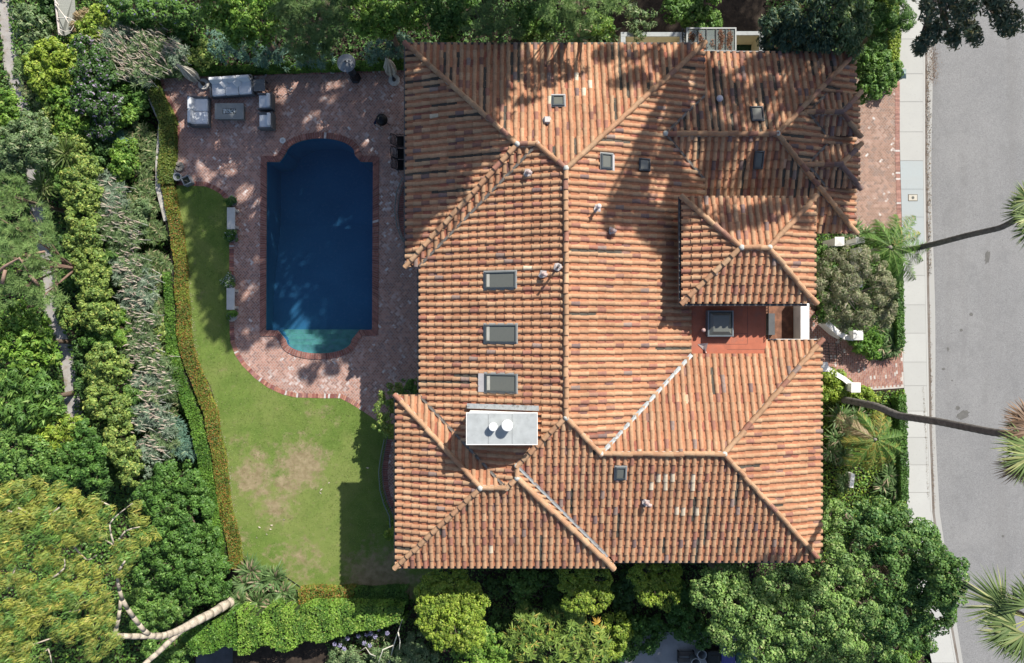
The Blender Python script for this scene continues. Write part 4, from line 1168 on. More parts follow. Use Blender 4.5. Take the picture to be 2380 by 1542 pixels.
# ------------------------------------------------------------------ planting: ground cover first
def in_poly(x, y, poly):
    c = np.zeros(len(x), bool); n = len(poly)
    for i in range(n):
        a, b = poly[i], poly[(i + 1) % n]
        cond = ((a[1] > y) != (b[1] > y)) & (x < (b[0] - a[0]) * (y - a[1]) / ((b[1] - a[1]) or 1e-9) + a[0])
        c ^= cond
    return c
def cover(name, poly, n, pals, L, label, cat, hmax=.35, avoid=()):
    xs = [q[0] for q in poly]; ys = [q[1] for q in poly]
    x = RNG.uniform(min(xs), max(xs), n * 2); y = RNG.uniform(min(ys), max(ys), n * 2)
    m = in_poly(x, y, poly)
    for a in avoid: m &= ~in_poly(x, y, a)
    x, y = x[m][:n], y[m][:n]; n = len(x)
    X = (x - 1190) / 44; Y = (771 - y) / 44
    tz = np.array([terr(a, b) for a, b in zip(X, Y)])
    X, Y = X * (H - tz) / H, Y * (H - tz) / H; tz = np.array([terr(a, b) for a, b in zip(X, Y)])
    hh = hmax * (.35 + .65 * (.5 + .5 * np.sin(X * 2.1) * np.cos(Y * 1.7 + X)))
    pos = np.stack([X, Y, tz + RNG.uniform(.02, 1, n) * hh], 1)
    nr = RNG.normal(0, .55, (n, 3)); nr[:, 2] = 1
    k = RNG.integers(0, len(pals), n); col = np.zeros((n, 3))
    for i, pn in enumerate(pals): mk = k == i; col[mk] = pal_cols(pn, mk.sum())
    LL = L * RNG.uniform(.6, 1.4, n)
    o = leaf_obj(name, pos, nr, LL, LL * .55, col, M['leaf']); tag(o, label, cat, kind='stuff'); return o
pathpoly = [(x - 11, y) for x, y in NP] + [(x + 11, y) for x, y in NP[::-1]]
HILL = [(-60, -40), (300, -40), (326, 181), (348, 239), (368, 284), (364, 376), (362, 437), (380, 513), (392, 564), (396, 633), (402, 735), (408, 810), (426, 865), (448, 916), (466, 957), (477, 1019), (487, 1042),
        (492, 1135), (508, 1206), (521, 1261), (526, 1316), (540, 1380), (560, 1500), (450, 1500), (450, 1600), (-60, 1600)]
cover('hillside_ivy', HILL, 70000, ['ficus', 'mid', 'ficus', 'dark', 'bright'], .17, 'low green ivy and undergrowth carpeting the slope below the garden wall', 'ground cover', .5, avoid=[pathpoly])
cover('north_bed_ivy', [(300, -60), (2085, -60), (2085, 175), (1990, 190), (1640, 120), (1600, 125), (930, 110), (930, 160), (360, 170), (330, 60)], 22000, ['dark', 'ficus', 'dark'], .15,
      'dark low leaves under the trees along the top of the picture', 'ground cover', .35, avoid=[[(1420, -60), (1780, -60), (1780, 125), (1420, 110)]])
cover('south_bed_ivy', [(540, 1385), (1020, 1375), (1020, 1325), (1900, 1290), (1920, 1170), (2105, 1170), (2160, 1540), (1760, 1600), (1760, 1480), (1440, 1470), (1440, 1600), (760, 1600), (760, 1490), (560, 1480)], 20000,
      ['dark', 'ficus', 'mid'], .14, 'dark low leaves in the beds along the bottom of the picture', 'ground cover', .35)
cover('front_bed_ivy', [(1890, 540), (2096, 530), (2100, 815), (2060, 832), (2040, 840), (2000, 797), (1900, 740)], 9000, ['mid', 'hedge', 'dark'], .13,
      'green ground cover between the house front and the sidewalk above the front walk', 'ground cover', .3)
cover('front_bed_ivy', [(1900, 862), (1960, 897), (2010, 912), (2100, 905), (2106, 1175), (1905, 1300)], 9000, ['mid', 'hedge', 'lime'], .13,
      'green ground cover between the house front and the sidewalk below the front walk', 'ground cover', .3)
# grass blades with the tufts that catch the sun
def grass():
    n = 52000; poly = LAWN
    x = RNG.uniform(400, 1020, n); y = RNG.uniform(430, 1400, n); m = in_poly(x, y, poly); x, y = x[m], y[m]; n = len(x)
    base = np.stack([(x - 1190) / 44, (771 - y) / 44, np.zeros(n)], 1)
    d = RNG.normal(0, .6, (n, 3)); d[:, 2] = 1
    c = np.array([.165, .235, .050]) * RNG.uniform(.6, 1.35, (n, 1)) * np.array([1, 1, 1])
    dry = RNG.uniform(0, 1, n) < .12; c[dry] = [.26, .24, .12]
    near = np.zeros(n, bool)
    for (px, py, r) in ((700, 1090, 1.5), (590, 1110, 1.2), (700, 1300, 1.6), (640, 1180, 1.0), (640, 1290, .9), (560, 1250, .9), (880, 1360, 2.2)):
        q = P(px, py); near |= np.hypot(base[:, 0] - q.x, base[:, 1] - q.y) + RNG.normal(0, .5, n) < r
    keep = ~(near & (RNG.uniform(0, 1, n) < .8)); base, d, c = base[keep], d[keep], c[keep]
    V, F, C = blade_arrays(base, d, .075, .022, .2, c, seg=1, prof=[1, .2])
    o = np_mesh('grass', V, F, C, M['leaf']); tag(o, 'short mown grass blades over the lawn between pool, hedge and house', 'grass', kind='stuff')
grass()

# ------------------------------------------------------------------ strips and hedges
def hedge(name, pts, wid, h, pal, label, cat='hedge', group=None, L=.10, cover_=2.0, sq=.9, zb=None, wob=.12):
    """clipped hedge following a line of survey points (its middle, at the top)"""
    pw = [P(x, y, h) for x, y in pts]; dense = []
    for a, b in zip(pw[:-1], pw[1:]):
        m = max(1, int((b - a).length / .25))
        for i in range(m): dense.append(a.lerp(b, i / m))
    dense.append(pw[-1]); D = np.array([list(p) for p in dense])
    T = np.gradient(D, axis=0); T = nrmz(T); Nn = np.stack([-T[:, 1], T[:, 0], np.zeros(len(T))], 1)
    wv = np.interp(np.linspace(0, 1, len(D)), np.linspace(0, 1, len(wid)), wid) / 44 * (H - h) / H if hasattr(wid, '__len__') else np.full(len(D), wid / 44 * (H - h) / H)
    step = np.linalg.norm(np.gradient(D, axis=0), axis=1)
    area = np.sum(step * (wv + 1.2 * h)); W = L * .55
    n = int(cover_ * area / (.5 * L * W)); n = min(n, 30000)
    pr = step * (wv + 1.2 * h); k = RNG.choice(len(D), n, p=pr / pr.sum())
    g = np.array([terr(D[i, 0], D[i, 1]) for i in range(len(D))]) if zb is None else np.full(len(D), zb)
    t = RNG.uniform(-1, 1, n); top = RNG.uniform(0, 1, n) < (wv[k] / (wv[k] + 1.2 * h))
    side = np.sign(RNG.uniform(-1, 1, n))
    lat = np.where(top, t * .5, side * .5) * wv[k]
    hz = np.where(top, 1.0, RNG.uniform(.05, 1, n)); z = g[k] + (h - g[k]) * hz
    bump = wob * (np.sin(D[k, 0] * 3.1 + lat * 4) * np.cos(D[k, 1] * 2.7) ) * .5
    pos = D[k] + Nn[k] * lat[:, None] * (1 + bump[:, None] * 1.6) + T[k] * RNG.uniform(-.16, .16, (n, 1)); pos[:, 2] = z + bump * .5 + RNG.normal(0, .025, n)
    nr = np.where(top[:, None], [0, 0, 1.0], Nn[k] * side[:, None] + [0, 0, .3]) + RNG.normal(0, .42, (n, 3))
    LL = L * RNG.uniform(.7, 1.35, n)
    cmix = .5 + .5 * np.sin(D[k, 0] * 5 + D[k, 1] * 3.3)
    col = pal_cols(pal, n, cmix)
    c0 = dense[len(dense) // 2]; b = Vector((c0.x, c0.y, float(g[len(g) // 2])))
    root = empty(name, b, label, cat, group)
    V, F, C = leaf_arrays(pos, nr, LL, LL * .55, col)
    o = np_mesh('foliage', V - np.array(b), F, C, M['leaf']); o.parent = root
    # woody inside
    mb = MB()
    for a, c, wa, wb, ga, gb in zip(dense[:-1], dense[1:], wv[:-1], wv[1:], g[:-1], g[1:]):
        tt = (c - a).normalized(); nn = Vector((-tt.y, tt.x, 0)); q = .42
        A = [Vector((p.x, p.y, 0)) + nn * s * w2 * q + Vector((0, 0, z2)) for p, w2, gz in ((a, wa, ga), (c, wb, gb)) for s, z2 in ((-1, gz), (1, gz), (1, gz + (h - gz) * .86), (-1, gz + (h - gz) * .86))]
        mb.add(A, [(2, 6, 7, 3), (1, 5, 6, 2), (3, 7, 4, 0)], (.035, .05, .018))
    mb.build('branches', M['bark'], root, world=True)
    return root
mid_strip = [((a[0] + b[0]) / 2, a[1]) for a, b in zip(WALL_PX[1:-1], [(xat(STRIP_R, w_[1]), 0) for w_ in WALL_PX[1:-1]])]
hedge('low_hedge', [(350, 185), (366, 235), (388, 284), (388, 325), (384, 376), (385, 420)], [26, 30, 36, 34, 36, 34], .42, 'strip', 'low small-leaved hedge along the left end of the brick patio beside the sofa corner', L=.085)
hedge('groundcover_border', [(388, 432), (397, 480), (404, 513), (413, 564), (419, 633), (424, 735), (431, 810), (450, 865), (472, 916), (488, 957)], [28, 29, 29, 28, 28, 30, 30, 32, 30, 30], .26, 'redgr',
      'upper half of the reddish-green planting strip between the curved retaining wall and the lawn', 'border planting', 'border strip beside the lawn', L=.075)
hedge('groundcover_border', [(488, 957), (497, 1019), (511, 1070), (514, 1135), (528, 1206), (542, 1261), (546, 1316)], [30, 29, 29, 29, 28, 29, 29], .26, 'redgr',
      'lower half of the reddish-green planting strip between the curved retaining wall and the lawn', 'border planting', 'border strip beside the lawn', L=.075)
hedge('clipped_hedge', [(386, 640), (392, 700), (394, 760), (398, 810), (412, 868), (431, 925)], [16, 18, 22, 24, 26, 29], .30, 'hedge',
      'bright green clipped hedge just outside the wall, upper stretch level with the pool', group='hedges outside the wall', L=.09)
hedge('clipped_hedge', [(431, 925), (450, 970), (464, 1020), (474, 1070), (479, 1130), (492, 1200), (507, 1265), (512, 1320)], [29, 31, 29, 33, 39, 35, 29, 26], .30, 'hedge',
      'bright green clipped hedge just outside the wall, lower stretch beside the dry lawn patches', group='hedges outside the wall', L=.09)
hedge('clipped_hedge', [(365, 168), (450, 163), (560, 160), (680, 156), (800, 152), (940, 148)], 16, .45, 'hedge', 'long low green hedge along the top edge of the brick patio behind the sofa', L=.085)
hedge('clipped_hedge', [(700, 1390), (760, 1391), (815, 1392)], [36, 40, 42], .75, 'redgr', 'sunlit yellow-green hedge at the bottom end of the lawn with a few red leaves', L=.10)
hedge('clipped_hedge', [(822, 1394), (880, 1392), (940, 1388)], [40, 40, 36], .75, 'ficus', 'dark shaded hedge at the bottom end of the lawn next to the house', L=.10)
hedge('tall_hedge', [(560, 1470), (620, 1468), (690, 1458), (760, 1448), (830, 1438), (932, 1432)], [84, 88, 84, 74, 58, 36], 1.7, 'bright', 'tall bright green hedge running along the bottom of the garden, below the flax plants', L=.11, wob=.3)
hedge('tall_hedge', [(440, 1498), (490, 1478), (545, 1470)], [60, 72, 80], 1.5, 'hedge', 'mid green hedge under the leaning eucalyptus trunk', L=.11, wob=.3)
hedge('clipped_hedge', [(2090, 610), (2092, 680), (2093, 760), (2094, 800)], 16, .8, 'ficus', 'dark green hedge edging the sidewalk above the front walk', L=.10)
hedge('clipped_hedge', [(2098, 925), (2100, 1000), (2102, 1080), (2104, 1160)], 18, .7, 'ficus', 'dark green hedge edging the sidewalk below the front walk', L=.10)
hedge('clipped_hedge', [(2072, -30), (2078, 40), (2080, 80), (2082, 150), (2075, 185)], [30, 30, 26, 20, 16], 1.0, 'lime', 'yellow-green hedge edging the sidewalk near the top right corner', L=.11)

# ------------------------------------------------------------------ shrubs on the slope (left side)
HG = 'shrubs on the slope'
plant('leafy_shrub', 'shrub', 'pale grey-green shrub in the top left corner beside the shaded path', [(70, 55, 38, 1.4), (48, 30, 22, 1.1), (95, 80, 22, 1.0)], 'sage', HG, L=.26, W=.08)
plant('dark_shrub', 'shrub', 'dark bushy shrub left of the wire fence panel at the top', [(115, 22, 30, 1.0), (105, -15, 26, 1.2)], 'dark', HG)
plant('leafy_shrub', 'shrub', 'feathery light green bush touching the path near the top left', [(56, 130, 28, 1.2), (50, 158, 22, 1.0)], 'pinelt', HG, L=.20, W=.04)
plant('leafy_shrub', 'shrub', 'large bright yellow-green shrub below the wire fence panel', [(112, 128, 44, 1.9), (150, 150, 42, 2.0), (105, 185, 38, 1.7), (80, 150, 30, 1.5)], 'lime', HG, L=.17)
plant('leafy_shrub', 'shrub', 'bright green shrub left of the mauve flowering bush', [(140, 225, 42, 1.7), (165, 270, 36, 1.5), (110, 215, 26, 1.3), (150, 305, 30, 1.3)], 'bright', HG, L=.16)
plant('variegated_shrub', 'shrub', 'straggly pale-leaved shrub spilling over the hillside path', [(42, 178, 26, 1.0), (72, 205, 28, 1.1), (90, 235, 24, 1.0)], 'agapan', HG, L=.22, W=.06, style='whorl')
plant('flowering_bush', 'shrub', 'big dark green bush flecked with mauve flowers beside the grey-brown spiky clump', [(195, 118, 36, 1.9), (218, 165, 44, 2.1), (198, 225, 44, 2.0), (240, 240, 36, 1.7), (185, 170, 30, 1.9)], 'mauve', HG, L=.14)
plant('flowering_bush', 'shrub', 'smaller bush with pale mauve flowers above the strap-leaved plants', [(235, 290, 32, 1.2), (258, 270, 24, 1.0), (215, 300, 24, 1.0)], 'mauve', HG, L=.13)
plant('leafy_shrub', 'shrub', 'bright shrub right of the wire fence panel, near the top edge', [(205, 60, 26, 1.5), (225, 30, 24, 1.5), (190, 90, 22, 1.4)], 'lime', HG, L=.15)
plant('dry_plant', 'shrub', 'dry straw-brown plant between the fence panel and the bright shrub', [(186, 38, 18, 1.0), (178, 60, 14, .9)], 'straw', L=.2, W=.03)
plant('climbing_vine', 'vine', 'long mound of leaves with small blue flowers along the top left edge', [(262, 16, 26, 1.8), (310, 16, 26, 1.9), (358, 18, 26, 1.9), (408, 24, 26, 1.8), (450, 38, 24, 1.6)], 'glory', L=.15)
plant('climbing_vine', 'vine', 'shaded blue-flowered leaves just below the mound at the top left edge', [(300, 48, 26, .9), (350, 55, 26, .9), (400, 62, 28, .9), (440, 75, 26, .8)], 'ficus', L=.15)
plant('ivy_mound', 'shrub', 'dark green leafy mound below the grey-brown spiky clump, left of the garden wall', [(270, 205, 34, .9), (305, 215, 30, .7), (318, 255, 22, .5)], 'ficus', HG, L=.12)
plant('leafy_shrub', 'shrub', 'small bright green shrub between the mauve flowers and the garden wall', [(283, 265, 24, .8), (306, 262, 20, .6), (270, 285, 20, .6)], 'bright', HG, L=.13)
plant('leafy_shrub', 'shrub', 'round fresh green shrub left of the wall, level with the cluster of empty pots', [(284, 372, 34, .9), (290, 345, 24, .7), (272, 395, 22, .7)], 'bright', HG, L=.13)
plant('leafy_shrub', 'shrub', 'round light green shrub right above the spiky yucca', [(152, 326, 38, 1.3), (178, 335, 26, 1.1)], 'pitto', HG, L=.12)
plant('grey_tree', 'tree', 'wide grey-green tree at the left edge, a third of the way down', [(44, 320, 46, 3.2), (80, 350, 40, 2.9), (25, 360, 40, 2.8), (70, 290, 34, 2.8), (100, 330, 26, 2.3), (8, 320, 30, 2.8)], 'sage', L=.14, W=.06, trunk=.11, tree=True, cover=1.3)
plant('leafy_shrub', 'shrub', 'bright green bush at the very left edge beside the shaded hillside path', [(8, 232, 28, 1.4), (18, 265, 28, 1.3), (0, 290, 26, 1.3)], 'bright', HG, L=.14)
for lb, lobes in (('topmost yellow-green shrub of the row beside the hillside path', [(182, 392, 36, 1.7), (205, 385, 22, 1.3), (165, 415, 24, 1.4)]),
                  ('second yellow-green shrub down the row beside the hillside path', [(192, 445, 34, 1.7), (170, 458, 26, 1.4), (198, 478, 24, 1.5)]),
                  ('third yellow-green shrub down the row, level with the top of the lawn', [(180, 512, 34, 1.6), (200, 545, 34, 1.7), (170, 560, 24, 1.3)]),
                  ('fourth yellow-green shrub down the row, level with the upper garden bench', [(198, 605, 36, 1.6), (218, 640, 34, 1.6), (190, 640, 24, 1.4)]),
                  ('fifth yellow-green shrub down the row, level with the lower garden bench', [(215, 700, 38, 1.6), (238, 735, 36, 1.6), (205, 738, 28, 1.4)]),
                  ('sixth yellow-green shrub down the row, beside the bare bend of the path', [(232, 838, 38, 1.6), (265, 858, 32, 1.4), (215, 868, 26, 1.3)]),
                  ('seventh yellow-green shrub down the row, below the bend of the path', [(228, 925, 36, 1.5), (262, 950, 34, 1.5), (215, 950, 24, 1.3)]),
                  ('lowest yellow-green shrub of the row, above the leaning eucalyptus crown', [(272, 1012, 34, 1.4), (285, 1060, 34, 1.4), (305, 1105, 30, 1.2), (262, 1040, 22, 1.2)])):
    plant('yellowgreen_shrub', 'shrub', lb, lobes, 'pitto', 'yellow-green shrubs beside the path', L=.125, W=.07, clump=.24, tight=.3)
plant('dark_shrub', 'shrub', 'dark narrow shrub between the pine and the yellow-green shrubs', [(150, 570, 22, .6), (146, 620, 24, .7), (150, 675, 22, .6)], 'dark', HG)
plant('dark_shrub', 'shrub', 'low dark brown-green bush on the right side of the hillside path', [(185, 810, 20, .3), (188, 850, 18, .2), (192, 900, 20, .2)], 'dark', HG)
plant('leafy_shrub', 'shrub', 'little bright bush right of the path, where it comes out from under the pine', [(145, 730, 20, .6), (155, 750, 16, .5)], 'pitto', HG)

k_in = 0
for lb, lobes, pl_, LL_, WW_ in (
    ('low bright shrub squeezed between the second and third yellow-green shrubs and the silvery band', [(222, 490, 20, .9), (232, 515, 18, .7)], 'bright', .15, .08),
    ('fern-green shrub right of the fourth yellow-green shrub, breaking into the silvery band', [(250, 600, 22, 1.0), (262, 575, 16, .8)], 'mid', .20, .05),
    ('leafy green shrub just under the pine, left of the fourth yellow-green shrub', [(160, 590, 20, 1.0), (165, 640, 22, 1.0), (150, 655, 16, .8)], 'mid', .16, .07),
    ('grassy green shrub right of the fifth yellow-green shrub', [(275, 760, 22, .9), (268, 790, 24, .9), (285, 735, 16, .7)], 'bright', .22, .04),
    ('dark leafy shrub filling the step between fifth and sixth yellow-green shrubs', [(228, 785, 26, .9), (250, 795, 22, .8), (205, 790, 20, .7)], 'ficus', .14, .08),
    ('feathery green shrub right of the seventh yellow-green shrub', [(300, 920, 24, .9), (305, 955, 20, .8), (292, 890, 16, .7)], 'mid', .20, .045),
    ('broad-leaved green shrub between the silvery band and the wall, beside the lower bench', [(352, 690, 18, .6), (345, 660, 16, .6)], 'bright', .17, .08),
    ('small olive-green shrub between the silvery band and the wall, beside the pool steps', [(372, 775, 18, .5), (366, 820, 16, .5)], 'pitto', .12, .06),
    ('round green shrub at the top of the silvery band, right of its first clump', [(310, 495, 24, .8), (330, 480, 18, .7), (322, 520, 18, .6)], 'sage', .13, .06),
    ('green shrub with long leaves between the topmost yellow-green shrub and the yuccas', [(130, 400, 22, 1.2), (140, 425, 20, 1.1), (120, 375, 18, 1.1)], 'mid', .24, .05),
    ('light green shrub between the pale-leaved shrub and the mauve bush', [(120, 255, 22, 1.2), (108, 275, 20, 1.1)], 'pitto', .15, .06),
    ('dark leafy shrub in the hollow below the smaller mauve bush', [(222, 345, 28, .5), (250, 360, 24, .4), (215, 375, 20, .5)], 'dark', .16, .07)):
    plant('leafy_shrub', 'shrub', lb, lobes, pl_, HG, L=LL_, W=WW_)

# echium: silvery rosettes with long brown flower cones
def echium(label, spots, n_sp, ang, zt=.9, group='spiky flowering clumps on the slope', rad=27):
    c0 = P(sum(s[0] for s in spots) / len(spots), sum(s[1] for s in spots) / len(spots), zt * .5); b = Vector((c0.x, c0.y, terr(c0.x, c0.y)))
    root = empty('echium_clump', b, label, 'flowering shrub', group)
    parts = []; sp = []
    for (px, py) in spots:
        px += random.uniform(-9, 9); p = P(px, py, zt + random.uniform(-.25, .2)); r = rad * random.uniform(.8, 1.35) / 44
        K = int(40 * (r / .6) ** 2)
        cc = np.array([p.x, p.y, p.z - .25]) + RNG.normal(0, 1, (K, 3)) * [r * .45, r * .45, .12]
        per = 30; base = np.repeat(cc, per, 0); n = len(base)
        d = rand_dirs(n, .0) + np.array([math.cos(ang), math.sin(ang), 0]) * .15
        parts.append(blade_arrays(base, d, .26 * RNG.uniform(.6, 1.3, n), .026, .3, pal_cols('silver' if random.random() < .55 else 'sage', n, np.repeat(RNG.uniform(0, 1, K), per)), seg=2, prof=[.7, 1, .15]))
        m = int(n_sp * RNG.uniform(1.2, 2.0))
        bs = np.array([p.x, p.y, p.z - .15]) + RNG.normal(0, 1, (m, 3)) * [r * .5, r * .5, .1]
        dd = np.stack([np.full(m, math.cos(ang)), np.full(m, math.sin(ang)), RNG.uniform(.5, 1.1, m)], 1) + RNG.normal(0, .42, (m, 3)); sp.append((bs, nrmz(dd)))
    V, F, C = merge(parts); o = np_mesh('foliage', V - np.array(b), F, C, M['leaf']); o.parent = root
    mb = MB(); mg = MB()
    for bs, dd in sp:
        for q, d in zip(bs, dd):
            q, d = Vector(q), Vector(d); Ls = random.uniform(.2, .42); f = random.uniform(.8, 1.2)
            k = random.random(); col = ((.35, .285, .235) if k < .5 else (.40, .35, .27) if k < .8 else (.27, .27, .21)); col = tuple(x * f for x in col)
            m3 = q + d * Ls * .5 + Vector((random.uniform(-.04, .04), random.uniform(-.04, .04), .03)); mb.tube([q, q.lerp(m3, .6), m3, q + d * Ls - Vector((0, 0, .03))], [.012, .034, .030, .006], 6, col)
            if random.random() < .5: mg.tube([q - d * .3 - Vector((0, 0, .05)), q], [.012, .012], 4, (.40, .40, .36))
    mb.build('flower_spikes', M['bark'], root, world=True)['kind'] = 'stuff'
    if mg.v: mg.build('stem', M['bark'], root, world=True)['kind'] = 'stuff'
    return root
AE = R(165)
echium('large grey-brown clump of flower spikes near the top left corner of the patio', [(248, 88), (285, 80), (275, 125), (318, 100), (320, 145), (355, 90), (362, 130), (395, 115), (405, 150), (340, 165), (300, 160)], 24, R(150), zt=1.1, rad=32)
for lb, sp_ in (('topmost silvery clump of flower spikes in the long band right of the yellow-green shrubs', [(235, 440), (262, 470), (240, 490), (275, 500)]),
                ('silvery clump of spikes level with the top of the lawn', [(265, 540), (292, 530), (300, 560), (285, 590)]),
                ('silvery clump of spikes level with the upper garden bench', [(275, 625), (310, 620), (300, 655), (330, 660)]),
                ('silvery clump of spikes level with the lower garden bench', [(300, 700), (330, 695), (325, 730), (345, 750)]),
                ('grey bare-stemmed clump of spikes beside the sixth yellow-green shrub', [(320, 790), (350, 800), (335, 830), (360, 850)]),
                ('silvery clump of spikes level with the curved end of the patio', [(320, 890), (350, 880), (375, 900), (340, 925)]),
                ('lowest silvery clump of spikes, above the dark round tree', [(330, 970), (360, 960), (385, 990), (365, 1025), (340, 1045)])):
    echium(lb, sp_, 14, AE)

# strap-leaved plants
SG = 'strap-leaved plants along the wall'
def straps(name, cat, label, spots, pal, Lm=.55, W=.045, n_per=80, group=None, zt=.35, droop=.55, z0=None, up=.35):
    c0 = P(sum(s[0] for s in spots) / len(spots), sum(s[1] for s in spots) / len(spots), 0); b = Vector((c0.x, c0.y, terr(c0.x, c0.y)))
    if z0 is not None: b.z = z0
    root = empty(name, b, label, cat, group); parts = []
    if name == 'strap_leaved_plant' and len(s_ := list(spots)) and group == SG: spots = s_ + [(a[0] + dx, a[1] + dy, .8) for a in s_ for dx, dy in ((14, 12), (-13, -10))]
    for s in spots:
        p = P(s[0], s[1], zt * .5); sc = s[2] if len(s) > 2 else 1.0
        g = terr(p.x, p.y) if z0 is None else z0
        n = int(n_per * sc); base = np.tile([p.x, p.y, max(g, zt - .9)], (n, 1)) + RNG.normal(0, .06 * sc, (n, 3)) * [1, 1, .2]
        a = RNG.uniform(0, 2 * np.pi, n); e = RNG.uniform(.15, 1.2, n) + up
        d = np.stack([np.cos(a), np.sin(a), e], 1)
        lift = max(0, zt - max(g, zt - .9)); base[:, 2] += lift * .5
        parts.append(blade_arrays(base, d, Lm * sc * RNG.uniform(.6, 1.25, n), W * sc, droop * RNG.uniform(.6, 1.5, n), pal_cols(pal, n), seg=4))
    V, F, C = merge(parts); o = np_mesh('leaves', V - np.array(b), F, C, M['leaf']); o.parent = root
    return root
for lb, sp_ in (('topmost strap-leaved clump left of the garden wall, near the loveseat', [(325, 300), (345, 322), (305, 318)]),
                ('dark blue-green strap-leaved clump in the shade, left of the garden wall', [(262, 330, .9), (285, 318, .8), (262, 300, .7)]),
                ('strap-leaved clump level with the empty pots', [(335, 372), (325, 400), (345, 350)]),
                ('strap-leaved clump with dry tips level with the top of the lawn', [(325, 445), (345, 470), (310, 470), (338, 430)]),
                ('strap-leaved clump just above the upper garden bench level', [(345, 510), (365, 535), (340, 545)]),
                ('strap-leaved clump level with the upper garden bench', [(358, 600), (370, 635), (350, 655), (378, 610)]),
                ('strap-leaved clump level with the lower garden bench', [(362, 700), (375, 735), (358, 760)]),
                ('strap-leaved clump level with the pool steps', [(375, 800), (382, 835), (365, 850)]),
                ('strap-leaved clump level with the curved end of the patio', [(390, 885), (400, 925), (385, 950)]),
                ('lowest strap-leaved clump of the slope, above the dark round tree', [(405, 985), (420, 1020), (400, 1045), (430, 1050)])):
    straps('strap_leaved_plant', 'plant', lb, sp_, 'agapan' if 'dark' not in lb else 'teal', .50, .05, 90, SG, zt=.35)
straps('spiky_yucca', 'yucca', 'spiky light green yucca rosette above the yellow-green shrubs', [(159, 362, 1.15)], 'yucca', .95, .05, 110, 'yucca rosettes', zt=1.4, droop=.15, up=.1)
straps('spiky_yucca', 'yucca', 'upper of the two yucca rosettes left of the yellow-green shrubs', [(108, 437, 1.15)], 'yucca', .95, .05, 110, 'yucca rosettes', zt=1.3, droop=.15, up=.1)
straps('spiky_yucca', 'yucca', 'lower, smaller yucca rosette left of the yellow-green shrubs', [(84, 458, .95)], 'yucca', .9, .05, 90, 'yucca rosettes', zt=1.1, droop=.15, up=.1)
straps('flax_plant', 'flax', 'large dark spiky flax clump at the lower left corner of the lawn', [(585, 1325, 1.2), (610, 1350, 1.2), (570, 1355, 1.1), (640, 1340, 1.1)], 'strap',   .8, .085, 150, 'flax clumps', zt=.7, droop=.5)
straps('flax_plant', 'flax', 'spiky flax clump between the eucalyptus trunk and the bottom hedge', [(560, 1400, 1.1), (600, 1400, 1.2), (640, 1410, 1.1), (590, 1430, 1.0)], 'strap',   .8, .085, 150, 'flax clumps', zt=.7, droop=.5)
straps('flax_plant', 'flax', 'spiky flax clump left of the sunlit bottom hedge', [(660, 1375, 1.1), (690, 1395, 1.0), (670, 1415, 1.0)], 'strap',   .8, .08, 150, 'flax clumps', zt=.7, droop=.5)

# pine at the left edge, with its brown limbs
plant('pine_tree', 'pine', 'airy light green pine at the left edge with bare brown branches', [(30, 520, 42, 4.6), (85, 515, 42, 4.2), (20, 575, 36, 5.0), (95, 565, 40, 4.5), (55, 640, 44, 4.8), (110, 620, 32, 4.0), (20, 680, 34, 4.4), (100, 690, 36, 4.0), (60, 590, 30, 5.2), (130, 690, 20, 3.4)],
      'pinelt', L=.24, W=.018, clump=.22, kden=.55, style='needle', trunk=.15, tcol=(.20, .13, .10), tree=True, flat=.5)
m_ = MB()
pr = bpy.data.objects['pine_tree']
for pts in ([(-20, 590, 4.2), (30, 600, 4.6), (60, 608, 4.9)], [(-10, 640, 4.8), (10, 620, 5.0), (45, 600, 5.2), (70, 640, 4.6)], [(60, 608, 4.9), (75, 590, 4.9), (105, 585, 4.6)], [(5, 660, 4.9), (12, 628, 5.0)], [(70, 640, 4.6), (90, 665, 4.2)]):
    q = [P(*a) for a in pts]; m_.tube(q, [.09, .07, .05, .03][:len(q)], 7, (.30, .20, .15))
m_.build('limb', M['bark'], pr, smooth=True, world=True)
plant('pine_tree', 'pine', 'smaller light green pine left of the yuccas at the left edge', [(15, 430, 34, 3.4), (45, 460, 30, 3.0), (10, 480, 28, 3.2)], 'pinelt', L=.22, W=.018, clump=.22, kden=.6, style='needle', trunk=.1, tree=True, flat=.5)

# lower left trees
plant('leafy_tree', 'tree', 'large-leaved green tree at the left edge beside the bare path', [(30, 745, 42, 2.6), (75, 775, 40, 2.6), (18, 800, 40, 2.8), (60, 835, 40, 2.6), (100, 830, 30, 2.0), (85, 800, 26, 2.2)], 'bright', L=.24, W=.10, trunk=.12, tree=True, clump=.3)
plant('leafy_tree', 'tree', 'dark drooping-leaved tree at the left edge, lower end of the bare path', [(35, 890, 42, 2.6), (80, 905, 40, 2.4), (15, 945, 40, 2.6), (60, 960, 38, 2.6), (110, 945, 32, 2.0)], 'mid', L=.34, W=.09, trunk=.12, tree=True, wind=(-.5, -1, -.2))
plant('leafy_tree', 'tree', 'fern-like yellow-green tree across the lower end of the path', [(118, 985, 34, 1.7), (160, 1000, 30, 1.4), (95, 1010, 32, 1.8), (140, 1030, 30, 1.5)], 'lime', L=.26, W=.06, trunk=.08, tree=True)
plant('leafy_tree', 'tree', 'mid green bushy tree above the eucalyptus crown at the left edge', [(20, 1040, 42, 2.4), (65, 1060, 42, 2.4), (30, 1095, 42, 2.4), (105, 1080, 36, 2.0)], 'mid', L=.15, trunk=.1, tree=True)
plant('leafy_tree', 'tree', 'dark dense tree between the yellow-green row and the eucalyptus crown', [(190, 1010, 32, 1.6), (205, 1055, 34, 1.7), (165, 1060, 34, 1.7), (150, 1100, 34, 1.7), (215, 1100, 34, 1.6)], 'ficus', L=.13, trunk=.1, tree=True)
